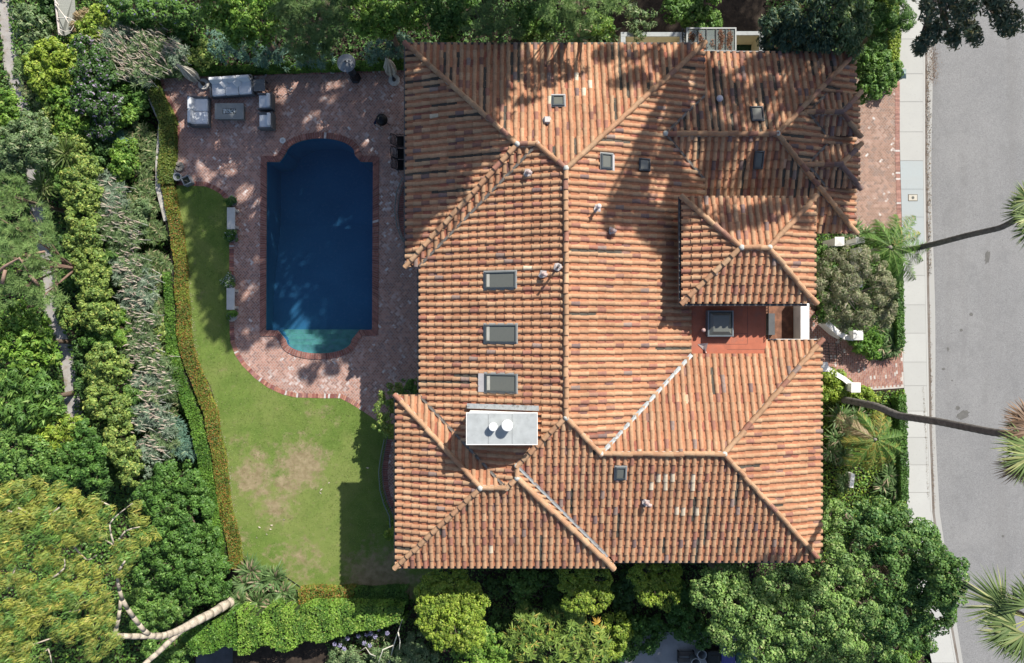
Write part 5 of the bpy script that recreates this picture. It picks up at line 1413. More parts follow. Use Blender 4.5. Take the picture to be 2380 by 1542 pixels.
plant('dark_shrub', 'shrub', 'dark gap-filling shrub right of the eucalyptus crown', [(242, 1010, 22, .3), (246, 1060, 22, .2), (250, 1110, 26, .2), (330, 1150, 30, .4)], 'dark', HG)
plant('silver_shrub', 'shrub', 'small silvery shrub with star-shaped leaves above the big dark round tree', [(338, 1065, 30, .8), (365, 1050, 24, .7), (350, 1095, 20, .6)], 'silver', HG, L=.16, W=.035, style='whorl')
plant('ficus_tree', 'tree', 'big dense dark green tree hugging the outside of the wall beside the dry lawn', [(395, 1125, 46, 1.9), (440, 1140, 40, 1.7), (380, 1185, 46, 2.1), (440, 1205, 48, 2.0), (400, 1250, 46, 2.1), (465, 1265, 40, 1.7), (350, 1160, 34, 1.7)],
      'ficus', 'dense dark trees outside the wall', L=.12, W=.07, trunk=.14, tree=True, clump=.26, tight=.5)
plant('ficus_tree', 'tree', 'dense dark green tree just above the eucalyptus trunk', [(440, 1310, 44, 2.0), (490, 1320, 38, 1.6), (395, 1320, 40, 2.1), (455, 1365, 44, 1.9), (500, 1370, 30, 1.4), (345, 1270, 34, 1.8), (350, 1330, 40, 1.9)],
      'ficus', 'dense dark trees outside the wall', L=.12, W=.07, trunk=.14, tree=True, clump=.26, tight=.5)
plant('ficus_tree', 'tree', 'mid green tree in the fork of the eucalyptus branches', [(330, 1400, 36, 1.8), (375, 1420, 36, 1.7), (420, 1410, 34, 1.6), (330, 1450, 30, 1.6), (400, 1520, 36, 1.4), (360, 1510, 34, 1.4), (440, 1480, 20, 1.2)],
      'mid', 'dense dark trees outside the wall', L=.13, W=.07, trunk=.12, tree=True)

# eucalyptus: pale leaning trunk, yellow crowns
def eucalyptus():
    b = P(545, 1398, 0); b.z = 0
    root = empty('eucalyptus_tree', b, 'leaning eucalyptus with pale smooth trunk and yellow-green crown filling the lower left corner', 'eucalyptus')
    mb = MB(); bk = (.40, .345, .275)
    def limb(pts, rs, n=12):
        q = [P(*a) for a in pts]
        d = []; rr = []
        for i in range(len(q) - 1):
            for t in (0, .5): d.append(q[i].lerp(q[i + 1], t)); rr.append(rs[i] + (rs[i + 1] - rs[i]) * t)
        d.append(q[-1]); rr.append(rs[-1])
        for i in range(1, len(d) - 1): d[i] = (d[i - 1] + d[i] * 2 + d[i + 1]) / 4 + Vector((0, 0, 0))
        for i in range(len(d) - 1):
            f = random.uniform(.97, 1.03); last = i == len(d) - 2
            mb.tube([d[i], d[i].lerp(d[i + 1], .5) + Vector((0, 0, .01)), d[i + 1]], [rr[i] * .88, (rr[i] + rr[i + 1]) * .44 * random.uniform(.97, 1.05), rr[i + 1] * .88], n, (bk[0] * f, bk[1] * f, bk[2] * f))
    limb([(550, 1392, -.1), (530, 1402, .8), (490, 1428, 1.9), (455, 1444, 2.7), (425, 1462, 3.2), (400, 1472, 3.6)], [.31, .28, .25, .24, .22, .18])
    limb([(400, 1472, 3.6), (375, 1480, 4.0), (345, 1478, 4.5), (305, 1480, 5.0), (264, 1477, 5.6)], [.19, .17, .15, .14, .12])
    limb([(355, 1480, 4.3), (335, 1468, 4.8), (310, 1435, 5.4), (282, 1394, 6.2), (272, 1350, 7.0), (276, 1325, 7.4), (290, 1305, 7.8)], [.13, .12, .11, .10, .07, .06, .04])
    limb([(425, 1462, 3.2), (395, 1490, 3.6), (365, 1520, 4.0), (330, 1548, 4.4), (290, 1600, 5.0)], [.17, .15, .14, .13, .11])
    limb([(266, 1477, 5.6), (276, 1440, 6.0), (281, 1394, 6.2)], [.10, .09, .08])
    tw = []
    for pts in ([(272, 1272, 7.2), (245, 1255, 7.4), (228, 1248, 7.6)], [(265, 1265, 7.3), (250, 1215, 7.6), (275, 1195, 7.7), (308, 1170, 7.8)], [(268, 1270, 7.2), (290, 1230, 7.5), (325, 1225, 7.6)],
                [(222, 1160, 7.0), (255, 1175, 6.8)], [(200, 1212, 7.2), (210, 1245, 6.6), (225, 1215, 7)], [(172, 1270, 7), (205, 1310, 6.4), (225, 1290, 6.8)], [(42, 1180, 7.6), (75, 1200, 7.4)], [(18, 1187, 7.5), (62, 1200, 7.4)],
                [(105, 1205, 7.5), (138, 1180, 7.6)], [(35, 1320, 7.4), (20, 1370, 7.0)], [(120, 1345, 7.2), (155, 1320, 7.4), (150, 1300, 7.5)], [(150, 1425, 7), (185, 1418, 7.1)], [(30, 1515, 7.4), (130, 1480, 6.9)], [(90, 1530, 7), (115, 1500, 7.1), (120, 1540, 7)]):
        tw.append(pts)
    mb.build('trunk', M['bark'], root, smooth=True, world=True)
    for pts in tw:
        mb = MB(); limb(pts, [.045, .034, .024, .015][:len(pts)], 6); mb.build('branch', M['bark'], root, smooth=True, world=True)
    lobes = []
    for (px, py, r, h) in [(30, 1160, 40, 7.6), (80, 1150, 40, 7.5), (130, 1175, 42, 7.6), (185, 1185, 40, 7.4), (225, 1180, 34, 7.2), (35, 1215, 40, 7.8), (95, 1225, 42, 7.9), (165, 1230, 42, 7.9), (215, 1235, 32, 7.6),
                           (320, 1195, 26, 6.8), (330, 1240, 24, 6.6), (350, 1252, 16, 6.4), (290, 1290, 30, 7.6), (275, 1320, 26, 7.4), (20, 1275, 38, 7.8), (55, 1330, 34, 7.5), (110, 1290, 30, 7.3), (175, 1310, 24, 6.9),
                           (150, 1350, 32, 7.2), (205, 1345, 28, 7.0), (110, 1390, 40, 7.6), (50, 1395, 40, 7.7), (175, 1395, 34, 7.3), (235, 1390, 30, 7.2), (30, 1450, 42, 7.9), (90, 1450, 38, 7.7), (150, 1465, 34, 7.4), (205, 1450, 34, 7.3), (245, 1440, 24, 7.0),
                           (15, 1510, 40, 7.9), (70, 1520, 30, 7.6), (250, 1500, 26, 6.9), (215, 1510, 26, 6.9), (0, 1340, 30, 7.4), (-20, 1200, 40, 7.5), (-20, 1440, 40, 7.5), (30, 1560, 40, 7.8)]:
        rr = r / 44 * (H - h) / H; p = P(px, py, h - rr * .3); lobes.append((p.x, p.y, h - rr * .6, rr))
    V, F, C = clump_leaves(lobes, 'euc', L=.22, W=.034, clump=.34, cover=.70, kden=.75, flat=.6, wind=(1.0, .55, -.3))
    V2, F2, C2 = clump_leaves(lobes[::2], 'mid', L=.20, W=.036, clump=.34, cover=.35, kden=.6, flat=.6, wind=(1.0, .55, -.3))
    V, F, C = merge([(V, F, C), (V2, F2, C2)])
    o = np_mesh('crown', V - np.array(b), F, C, M['leaf']); o.parent = root
eucalyptus()
m_ = MB(); p = P(521, 1386, .75); r_ = Vector((0, 0, 0))
m_.lathe((0, 0, -.75), [(.02, 0), (.02, .70)], 8, (.20, .28, .33))
m_.tube([(-.05, -.12, .0), (.0, .0, .06), (.04, .10, .08)], [.075, .085, .06], 12, (.26, .44, .54)); m_.tube([(.05, -.02, .02), (.30, .14, .06)], [.03, .025], 8, (.26, .46, .56)); m_.lathe((.02, .05, .08), [(.06, 0), (.05, .06), (0, .08)], 12, (.26, .44, .54))
o = m_.build('garden_spotlight', M['paint'], smooth=True); o.location = p; tag(o, 'small pale blue garden spotlight at the foot of the leaning eucalyptus trunk', 'spotlight')

# ------------------------------------------------------------------ bottom strip
plant('clipped_tree', 'tree', 'largest clipped round-topped tree below the house, left of the other two', [(1042, 1375, 62, 3.6), (1010, 1395, 44, 3.4), (1085, 1400, 48, 3.6), (1050, 1440, 66, 3.7), (1085, 1470, 42, 3.4), (1015, 1440, 44, 3.4)], 'lime', 'clipped trees below the house', L=.105, W=.06, clump=.16, trunk=.1, tree=True, flat=.35, cover=1.1, tight=.8)
plant('clipped_tree', 'tree', 'middle clipped dark-topped tree tight against the eaves below the house', [(1335, 1345, 36, 3.3), (1385, 1345, 36, 3.3), (1340, 1385, 38, 3.3), (1380, 1390, 40, 3.3)], 'lime', 'clipped trees below the house', L=.10, W=.06, clump=.16, trunk=.09, tree=True, flat=.35, cover=1.1, tight=.8)
plant('clipped_tree', 'tree', 'right-hand clipped tree below the house, partly under the eaves', [(1500, 1335, 36, 3.3), (1545, 1335, 36, 3.3), (1510, 1372, 34, 3.2), (1545, 1378, 34, 3.2)], 'lime', 'clipped trees below the house', L=.10, W=.06, clump=.16, trunk=.09, tree=True, flat=.35, cover=1.1, tight=.8)
plant('climbing_vine', 'vine', 'loose wandering vine between the two left clipped trees', [(1195, 1355, 20, 1.4), (1225, 1375, 20, 1.4), (1250, 1350, 18, 1.3), (1210, 1400, 18, 1.3), (1222, 1420, 14, 1.2), (1220, 1340, 14, 1.3)], 'mid', L=.13)
plant('schefflera', 'shrub', 'wide shrub of star-shaped leaves with orange tips at the bottom edge', [(1225, 1455, 34, 2.2), (1270, 1470, 38, 2.4), (1320, 1455, 38, 2.5), (1290, 1515, 40, 2.4), (1345, 1500, 40, 2.4), (1225, 1510, 34, 2.2), (1385, 1490, 34, 2.2), (1380, 1530, 34, 2.1), (1195, 1480, 24, 1.9)],
      'whorl', L=.33, W=.065, clump=.22, kden=.6, style='whorl', trunk=.06)
plant('leafy_shrub', 'shrub', 'bright green bush at the bottom edge, between the round clipped tree and the star-leaved shrub', [(1110, 1500, 34, 1.9), (1150, 1500, 34, 1.8), (1090, 1535, 34, 1.9), (1140, 1540, 34, 1.8), (1185, 1530, 24, 1.5)], 'bright', 'shrubs along the bottom edge', L=.14)
plant('leafy_shrub', 'shrub', 'small yellow-green shrub right of the star-leaved shrub', [(1440, 1455, 28, 1.5), (1445, 1485, 24, 1.4), (1425, 1510, 22, 1.3)], 'lime', 'shrubs along the bottom edge', L=.10)
plant('leafy_shrub', 'shrub', 'speckled dark shrub with pale leaves above the concrete drive', [(1480, 1460, 26, 1.0), (1495, 1490, 36, 1.0), (1455, 1515, 26, .9), (1530, 1460, 30, .9)], 'ficus', 'shrubs along the bottom edge', L=.12)
plant('dark_shrub', 'shrub', 'dark shaded shrub under the eaves between middle and right clipped trees', [(1445, 1380, 26, .9), (1440, 1420, 24, .8), (1460, 1350, 22, .8)], 'dark', 'shrubs along the bottom edge')
plant('dark_shrub', 'shrub', 'dark shaded shrub above the star-leaved shrub', [(1160, 1440, 24, .9), (1290, 1400, 26, .9), (1150, 1370, 24, .8), (1290, 1350, 22, .8)], 'dark', 'shrubs along the bottom edge')
plant('dark_shrub', 'shrub', 'dark hanging vine over the side drive, left of the big camphor tree', [(1580, 1420, 36, 1.2), (1600, 1460, 36, 1.3), (1640, 1480, 34, 1.4), (1590, 1380, 28, 1.0)], 'ficus', 'shrubs along the bottom edge', L=.12)
plant('sage_shrub', 'shrub', 'grey-green shrub with bare white twigs at the bottom edge, right of the hedge', [(960, 1500, 28, 1.2), (985, 1530, 30, 1.2), (935, 1535, 28, 1.1)], 'sage', 'shrubs along the bottom edge', L=.10, W=.05)
plant('sage_shrub', 'shrub', 'grey-green shrub below the purple lily flowers at the bottom edge', [(830, 1530, 26, .8), (880, 1525, 28, .9), (780, 1535, 24, .7)], 'sage', 'shrubs along the bottom edge', L=.10, W=.05)
straps('lily_plant', 'lily', 'lily clump with round purple flower heads below the tall bottom hedge', [(800, 1490, .8), (840, 1488, .8), (870, 1482, .8), (895, 1478, .8), (905, 1500, .8)], 'agapan', .5, .04, 60, zt=.6)
lily = bpy.data.objects['lily_plant']; m_ = MB()
for (x, y) in ((778, 1497), (790, 1500), (808, 1484), (833, 1478), (852, 1475), (862, 1473), (847, 1495), (872, 1480), (880, 1462), (900, 1472), (800, 1508), (860, 1500)):
    p = P(x, y, .95)
    for _ in range(26):
        d = Vector(rand_dirs(1, -.2)[0]); m_.tube([p + d * .02, p + d * .12], [.006, .022], 4, (.36, .34, .48) if random.random() < .6 else (.20, .19, .32))
    m_.tube([p - Vector((0, 0, .8)), p], .008, 4, (.12, .2, .06))
m_.build('flower_head', M['paint'], lily, world=True)['kind'] = 'stuff'
m_ = MB(); b0 = P(905, 1535, .1)
for pts in ([(905, 1540, .3), (915, 1500, 1.2), (925, 1470, 1.7), (935, 1440, 1.9)], [(915, 1500, 1.2), (890, 1510, 1.5), (880, 1540, 1.6)], [(925, 1470, 1.7), (930, 1490, 1.7), (928, 1510, 1.7)], [(905, 1540, .3), (860, 1520, 1.1), (850, 1505, 1.2), (835, 1515, 1.2)]):
    m_.tube([P(*a) for a in pts], [.035, .028, .018, .008][:len(pts)], 6, (.52, .50, .42))
rt = empty('bare_shrub', b0, 'leafless whitish branching shrub at the bottom edge, right of the purple lilies', 'shrub'); m_.build('branches', M['bark'], rt, smooth=True, world=True)

def big_tree(label, lobes, pal, trunkpx, L=.115, name='camphor_tree', sub=4, cover_=.85):
    wl = []
    for (px, py, r, h) in lobes:
        rr = r / 44 * (H - h) / H; p = P(px, py, h - rr * .3); wl.append((p.x, p.y, h - rr * .7, rr))
        for _ in range(sub):   # billows that break the outline
            a = random.uniform(0, 2 * math.pi); q = random.uniform(.55, 1.0) * rr; r2 = rr * random.uniform(.28, .45)
            wl.append((p.x + q * math.cos(a), p.y + q * math.sin(a), h - rr * random.uniform(.35, .85), r2))
    b = P(*trunkpx, 0); root = empty(name, b, label, 'tree', 'big billowy trees at the lower right')
    V, F, C = clump_leaves(wl, pal, L=L, W=L * .62, clump=.36, cover=cover_ * 1.1, kden=1.0, flat=.72, tight=.55)
    o = np_mesh('crown', V - np.array(b), F, C, M['leaf']); o.parent = root
    main = [w_ for i, w_ in enumerate(wl) if i % (sub + 1) == 0]
    zt = min(w_[2] for w_ in main) - .3; cx = np.mean([w_[0] for w_ in main]); cy = np.mean([w_[1] for w_ in main])
    trunk_mesh(b, (cx, cy, zt), .26, main, (.20, .16, .12)).build('trunk', M['bark'], root, smooth=True, world=True)
    return root
big_tree('lighter billowy tree directly below the right end of the house, leftmost of three', [(1650, 1375, 34, 4.9), (1700, 1350, 36, 5.0), (1690, 1420, 48, 5.6), (1755, 1385, 42, 5.6), (1760, 1450, 50, 6.2), (1700, 1480, 40, 5.6), (1820, 1370, 40, 5.6), (1815, 1430, 46, 6.2), (1770, 1515, 42, 6.0), (1835, 1500, 46, 6.2)], 'camphor', (1640, 1280))
big_tree('middle billowy tree rising beside the lower right corner of the roof', [(1880, 1360, 36, 5.8), (1900, 1420, 46, 6.6), (1890, 1490, 46, 6.6), (1955, 1460, 50, 7.0), (1950, 1520, 46, 6.6), (1945, 1385, 44, 6.6), (1945, 1310, 40, 6.2), (1940, 1250, 34, 5.6), (1930, 1195, 28, 5.0), (2000, 1345, 44, 6.6), (2010, 1410, 46, 7.0), (2010, 1500, 44, 6.6)], 'camphor', (1800, 1200))
big_tree('darker billowy tree overhanging the sidewalk, rightmost of three', [(2000, 1210, 36, 5.6), (2050, 1215, 40, 6.0), (2100, 1225, 40, 6.2), (2035, 1270, 42, 6.4), (2145, 1260, 38, 6.2), (2095, 1290, 46, 7.0), (2175, 1305, 36, 6.4), (2150, 1350, 46, 7.0), (2085, 1360, 46, 7.2), (2195, 1370, 36, 6.2), (2180, 1425, 40, 6.4), (2110, 1430, 48, 7.0), (2060, 1450, 46, 7.0), (2145, 1480, 34, 6.0), (2080, 1510, 40, 6.2), (2195, 1330, 30, 6.0), (2212, 1335, 34, 8.3), (2210, 1380, 32, 8.0), (2185, 1310, 32, 7.6)], 'camphdk', (1940, 1180), cover_=.9)
plant('flowering_bush', 'shrub', 'small pink-flowered bush at the bottom, beside the lower end of the sidewalk', [(2120, 1525, 22, 1.0), (2090, 1535, 20, 1.0), (2135, 1505, 14, .8)], 'bright', L=.1)

# ------------------------------------------------------------------ front garden
plant('olive_tree', 'olive tree', 'wide airy grey-brown olive tree between the tower eaves and the sidewalk', [(1945, 620, 38, 3.6), (1985, 605, 34, 3.8), (2030, 625, 36, 3.8), (1930, 670, 34, 3.6), (1970, 660, 34, 4.0), (2050, 665, 34, 3.8), (2070, 700, 28, 3.4), (1990, 710, 38, 4.0), (1945, 715, 32, 3.6), (2035, 715, 36, 3.8), (2010, 745, 26, 3.4), (1955, 750, 22, 3.2), (2060, 740, 22, 3.2)],
      'olive', L=.13, W=.030, clump=.34, cover=.75, kden=.8, trunk=.10, tree=True, tcol=(.30, .28, .25))
plant('leafy_shrub', 'shrub', 'sunlit yellow-green bush against the house just below the front walk wall', [(1935, 885, 30, .9), (1925, 915, 26, .8), (1960, 905, 24, .8), (1915, 870, 16, .7)], 'lime', 'front garden shrubs', L=.10)
plant('leafy_shrub', 'shrub', 'small yellow-green bush right of the square white pillar below the walk', [(2010, 925, 20, .7), (2030, 935, 16, .6), (1985, 925, 14, .6)], 'lime', 'front garden shrubs', L=.10)
plant('clipped_shrub', 'shrub', 'clipped dark green bush at the bend of the front walk', [(2005, 800, 22, .9), (2025, 815, 24, .9), (2035, 795, 20, .9), (2015, 775, 18, .8)], 'hedge', 'front garden shrubs', L=.085, clump=.16)
plant('leafy_shrub', 'shrub', 'dark green bush beside the tower wall at the left end of the olive tree', [(1915, 590, 22, 1.4), (1925, 620, 18, 1.3), (1920, 700, 18, 1.2), (1905, 740, 14, .9)], 'mid', 'front garden shrubs', L=.11)
plant('glossy_bush', 'shrub', 'big glossy dark bush between the upper right roof corner and the mailbox pillar', [(2010, 175, 36, 2.6), (2045, 165, 36, 2.6), (2075, 165, 24, 2.2), (2025, 205, 28, 2.3), (2060, 190, 24, 2.1), (2010, 140, 30, 2.4), (2045, 135, 26, 2.2), (2000, 215, 18, 2.0)], 'mid', L=.14, trunk=.08)
straps('strap_leaved_plant', 'plant', 'dark green strap-leaved plant by the roof corner next to the driveway', [(1985, 535, 1.1), (2010, 545, 1.0), (1970, 550, .9)], 'strap', .7, .055, 90, 'front garden strap plants', zt=.6)
straps('strap_leaved_plant', 'plant', 'dark strap-leaved plant beside the sidewalk above the front walk', [(2065, 780, 1.1), (2075, 810, 1.1), (2050, 810, .9)], 'strap', .75, .055, 100, 'front garden strap plants', zt=.7)
straps('strap_leaved_plant', 'plant', 'dark strap-leaved plant drooping over the curved white wall', [(1958, 775, 1.0), (1950, 745, .8)], 'strap', .6, .07, 70, 'front garden strap plants', zt=1.0)
straps('strap_leaved_plant', 'plant', 'large dark strap-leaved clump against the house, left of the feather palm', [(1950, 970, 1.3), (1975, 1000, 1.4), (1945, 1020, 1.2), (1990, 965, 1.0), (1930, 1050, 1.1), (1960, 1060, 1.1)], 'strap', .7, .06, 90, 'front garden strap plants', zt=.8)
straps('strap_leaved_plant', 'plant', 'dark strap-leaved clump between the feather palm and the big billowy trees', [(2065, 1105, 1.1), (2080, 1135, 1.0), (2050, 1130, 1.0), (1960, 1120, 1.0)], 'strap', .7, .055, 90, 'front garden strap plants', zt=.6)

def feather_palm(label, px, py, h, fronds, pal='bright', base=None, tr=.12, seedcol=None):
    c = P(px, py, h); b = Vector(base) if base else Vector((c.x, c.y, 0)); b.z = terr(b.x, b.y)
    root = empty('feather_palm', b, label, 'palm', 'feather palms in the front garden')
    mb = MB(); mb.tube(bez(b, b.lerp(c, .5), c, 8), [tr * (1.1 - .3 * i / 8) for i in range(9)], 12, (.22, .20, .17)); mb.build('trunk', M['bark'], root, smooth=True, world=True)
    for (ang, Lf, rise, droop, dead) in fronds:
        n = 46; a = R(ang); d = Vector((math.cos(a), math.sin(a), 0)); t = np.linspace(.08, 1, n)
        sx = t * Lf * (1 - .1 * t); z = rise * Lf * t - droop * Lf * t ** 2.1
        sway = .10 * math.sin(ang) * Lf * t ** 2
        pts = np.stack([c.x + d.x * sx - d.y * sway, c.y + d.y * sx + d.x * sway, c.z + z], 1)
        tang = nrmz(np.gradient(pts, axis=0)); side = nrmz(np.cross(tang, np.tile([0, 0, 1.0], (n, 1))))
        parts = []
        for s in (-1, 1):
            for rep in range(2):
                dr = side * s + tang * .9 + RNG.normal(0, .20, (n, 3)) - [0, 0, .25 + .15 * rep]
                LL = Lf * .27 * np.sin(np.pi * np.clip(t * .9 + .12, 0, 1)) ** .6 * RNG.uniform(.8, 1.1, n) + .05
                pl_ = 'straw' if dead > .8 else pal
                col = pal_cols(pl_, n)
                if 0 < dead <= .8: k = RNG.uniform(0, 1, n) < dead; col[k] = np.array([.38, .30, .07]) * RNG.uniform(.8, 1.15, (k.sum(), 1))
                parts.append(blade_arrays(pts, dr, LL, .019, .6, col, seg=3))
        V, F, C = merge(parts); o = np_mesh('frond', V - np.array(b), F, C, M['leaf']); o.parent = root
        m2 = MB(); m2.tube([Vector(p_) for p_ in pts[::8]] + [Vector(pts[-1])], [.013 * (1 - .8 * i / 8) for i in range(len(pts[::8]) + 1)], 5, (.17, .23, .06)); r_ = m2.build('rib', M['paint']); r_.location = -b; r_.parent = o
    return root
feather_palm('green feather palm arching over the sidewalk beside the driveway', 2070, 575, 2.6, [(80, 1.9, .35, .5, 0), (55, 2.3, .4, .5, .15), (30, 2.0, .35, .5, .35), (5, 2.3, .4, .5, 0), (-15, 2.1, .35, .5, 0), (-55, 2.3, .35, .45, 0), (-80, 2.2, .35, .45, 0), (118, 1.7, .4, .6, 0), (152, 1.6, .35, .55, 0), (-105, 1.9, .4, .5, 0), (-145, 1.5, .35, .5, 0)], 'mid')
feather_palm('yellowing feather palm in the front garden below the white pillar', 2035, 1022, 2.4, [(75, 1.7, .35, .5, .6), (45, 1.5, .35, .5, .2), (10, 1.7, .35, .5, 0), (-20, 1.8, .35, .5, .1), (-45, 1.9, .3, .45, .1), (-75, 1.9, .3, .5, .4), (-105, 1.8, .35, .5, .5), (-136, 2.1, .3, .4, .4), (155, 2.3, .35, .45, .85), (183, 1.7, .35, .5, .6), (115, 1.7, .35, .5, .2), (-165, 1.5, .3, .4, .3)], 'mid', tr=.10)

def fan_leaf_arrays(hub, d, span, Lf, pal, n=42, dead=0):
    d = d.normalized(); up = Vector((0, 0, 1)); s = d.cross(up).normalized(); u = s.cross(d).normalized()
    a = np.linspace(-span / 2, span / 2, n) + RNG.normal(0, .02, n)
    D = np.outer(np.cos(a), np.array(d)) + np.outer(np.sin(a), np.array(s)) + np.outer(.12 * np.abs(np.sin(a * 9)) - .05, np.array(u)) + RNG.normal(0, .035, (n, 3))
    L = Lf * (.78 + .22 * np.cos(a)) * RNG.uniform(.88, 1.08, n)
    side = nrmz(np.cross(D, np.tile(np.array(u), (n, 1)))) + RNG.normal(0, .25, (n, 3))
    if dead: col = np.array([.24, .15, .09]) * RNG.uniform(.6, 1.4, (n, 1))
    else: col = pal_cols(pal, n)
    return blade_arrays(np.tile(np.array(hub), (n, 1)), D, L, .075, .12 + .1 * dead, col, seg=3, side=nrmz(side), prof=[.35, 1.0, .55, .04])
def fan_palm(label, trunkpts, rad, leaves, dead=(), pal='fan'):
    q = [P(*a) for a in trunkpts]; b = q[0].copy(); root = empty('fan_palm', b, label, 'palm', 'tall fan palms along the street')
    dd = []; 
    for i in range(len(q) - 1):
        for t in np.linspace(0, 1, 17)[:-1]: dd.append(q[i].lerp(q[i + 1], t))
    dd.append(q[-1])
    for _ in range(3): dd = [dd[0]] + [(dd[i - 1] + dd[i] * 2 + dd[i + 1]) / 4 for i in range(1, len(dd) - 1)] + [dd[-1]]
    mb = MB(); mb.tube(dd, [rad * (1.15 - .3 * i / len(dd)) * (1 + .09 * (i % 2)) for i in range(len(dd))], 14, (.135, .125, .115)); mb.build('trunk', M['bark'], root, smooth=True, world=True)
    c = q[-1]
    mh = MB()
    for (ang, elev, pet, Lf) in leaves:
        a = R(ang); d = Vector((math.cos(a), math.sin(a), elev)).normalized(); hub = c + d * pet
        V, F, C = fan_leaf_arrays(hub, Vector((d.x, d.y, d.z - .25)), R(150), Lf, pal)
        o = np_mesh('frond', V - np.array(b), F, C, M['leaf']); o.parent = root
        m2 = MB(); m2.tube([c, hub, hub + d * .15], [.03, .02, .008], 5, (.26, .27, .09)); r_ = m2.build('petiole', M['paint']); r_.location = -b; r_.parent = o
    for (ang, elev, pet, Lf) in dead:
        a = R(ang); d = Vector((math.cos(a), math.sin(a), elev)).normalized(); hub = c + d * pet - Vector((0, 0, .1))
        V, F, C = fan_leaf_arrays(hub, Vector((d.x, d.y, d.z - .5)), R(140), Lf, pal, dead=1)
        o = np_mesh('dead_frond', V - np.array(b), F, C, M['leaf']); o.parent = root
    return root
full = lambda skip=(), o=0, L=1.0, e0=.25: [((a + o) % 360, e0 + .35 * (i % 2), .55 + .15 * (i % 3), L) for i, a in enumerate(range(0, 360, 30)) if a not in skip]
fan_palm('tall fan palm leaning out over the street, uppermost of three', [(2060, 592, 0), (2105, 583, 1.4), (2178, 566, 3.7), (2250, 547, 5.7), (2326, 530, 7.6), (2412, 486, 9.4)], .125, full(o=8, L=.95, skip=(0, 60, 120, 300)))
fan_palm('tallest fan palm with brown dead fronds, its trunk crossing sidewalk and street', [(1948, 927, 0), (2035, 944, 3.6), (2090, 967, 5.4), (2180, 980, 8.3), (2300, 1004, 11.2), (2425, 1020, 13.6)], .15, [(200, .2, .6, 1.1), (222, .3, .8, 1.1), (250, .2, .6, 1.0), (280, .3, .6, 1.0), (20, .4, .5, 1), (60, .4, .5, 1), (340, .4, .5, 1)], dead=[(150, .45, .7, .85), (133, .35, .85, .8), (170, .5, .5, .7), (235, .05, 1.0, .9), (255, .0, .8, .9), (118, .35, .7, .7)])
fan_palm('fan palm over the lower right corner, growing from behind the billowy trees', [(1998, 1218, 0), (2140, 1300, 4.5), (2270, 1372, 8.6), (2395, 1440, 11.8)], .105, [(153, .12, 1.2, 1.5), (160, .25, .75, 1.1), (188, .3, .7, 1.35), (205, .2, .9, 1.2), (228, .4, .6, 1.2), (258, .3, .7, 1.2), (118, .6, .9, 1.3), (100, .5, .9, 1.3), (60, .4, .6, 1.2), (20, .4, .6, 1.2), (320, .4, .6, 1.2)])
# ------------------------------------------------------------------ trees along the top
TG = 'trees along the top edge'
plant('broadleaf_tree', 'tree', 'bright yellow-green broadleaf tree at the top edge above the sofa', [(505, 10, 44, 5.4), (560, 25, 46, 5.6), (610, 35, 40, 5.4), (560, 65, 38, 4.8), (600, 85, 28, 4.2), (520, 45, 32, 4.8), (640, 5, 40, 5.6)], 'bright', TG, L=.15, trunk=.16, tree=True, cover=.9)
plant('pine_tree', 'pine', 'tall soft pine bulging furthest down towards the patio, above the patio heater', [(665, 45, 44, 8.0), (720, 40, 46, 8.4), (700, 85, 42, 7.8), (735, 95, 34, 7.4), (700, 118, 24, 7.0), (770, 50, 38, 8.0), (780, 15, 40, 8.2), (690, 5, 44, 8.4)], 'pine', TG, L=.20, W=.020, clump=.24, kden=1.0, style='needle', trunk=.2, tree=True, tbase=P(760, -10, 0))
plant('broadleaf_tree', 'tree', 'mid green broadleaf tree at the top edge, right of the bulging pine', [(830, 20, 40, 5.2), (870, 45, 36, 5.0), (910, 30, 36, 5.0), (945, 20, 36, 4.8), (900, 60, 26, 4.2), (850, 60, 22, 4.0), (960, 50, 22, 3.8)], 'bright', TG, L=.14, trunk=.14, tree=True)
plant('broadleaf_tree', 'tree', 'dark broadleaf tree at the top edge above the left end of the roof', [(1000, 25, 38, 4.6), (1035, 50, 34, 4.4), (1075, 20, 38, 4.6), (1045, 75, 22, 3.6)], 'ficus', TG, L=.13, trunk=.13, tree=True)
plant('pine_tree', 'pine', 'dark shaded pine at the top edge above the middle of the left roof wing', [(1110, 45, 38, 6.4), (1150, 30, 40, 6.6), (1180, 60, 34, 6.2), (1120, 75, 26, 5.8)], 'pine', TG, L=.19, W=.02, clump=.24, kden=.8, style='needle', trunk=.15, tree=True)
plant('broadleaf_tree', 'tree', 'lumpy green tree at the top edge above the square north skylight', [(1215, 40, 38, 4.8), (1255, 30, 38, 5.0), (1235, 75, 26, 4.0), (1280, 60, 26, 4.0)], 'mid', TG, L=.13, trunk=.13, tree=True)
plant('pine_tree', 'pine', 'sunlit yellow-green pine at the top edge, right of centre', [(1300, 5, 46, 8.5), (1350, 12, 46, 8.8), (1390, 0, 40, 8.6), (1340, 45, 24, 7.8), (1430, 0, 30, 8.4)], 'pinelt', TG, L=.20, W=.02, clump=.24, kden=1.0, style='needle', trunk=.18, tree=True, tbase=P(1330, -20, 0))
plant('leafy_shrub', 'shrub', 'small bright bush under the sunlit yellow-green pine', [(1388, 52, 22, 2.0), (1412, 62, 20, 1.8), (1370, 40, 18, 1.9)], 'bright', TG, L=.12)
straps('strap_leaved_plant', 'plant', 'clump of broad banana-like leaves against the top eave of the roof', [(1345, 92, 1.0), (1385, 88, 1.1), (1415, 84, 1.0), (1285, 95, .7)], 'strap', .9, .12, 34, zt=1.2)
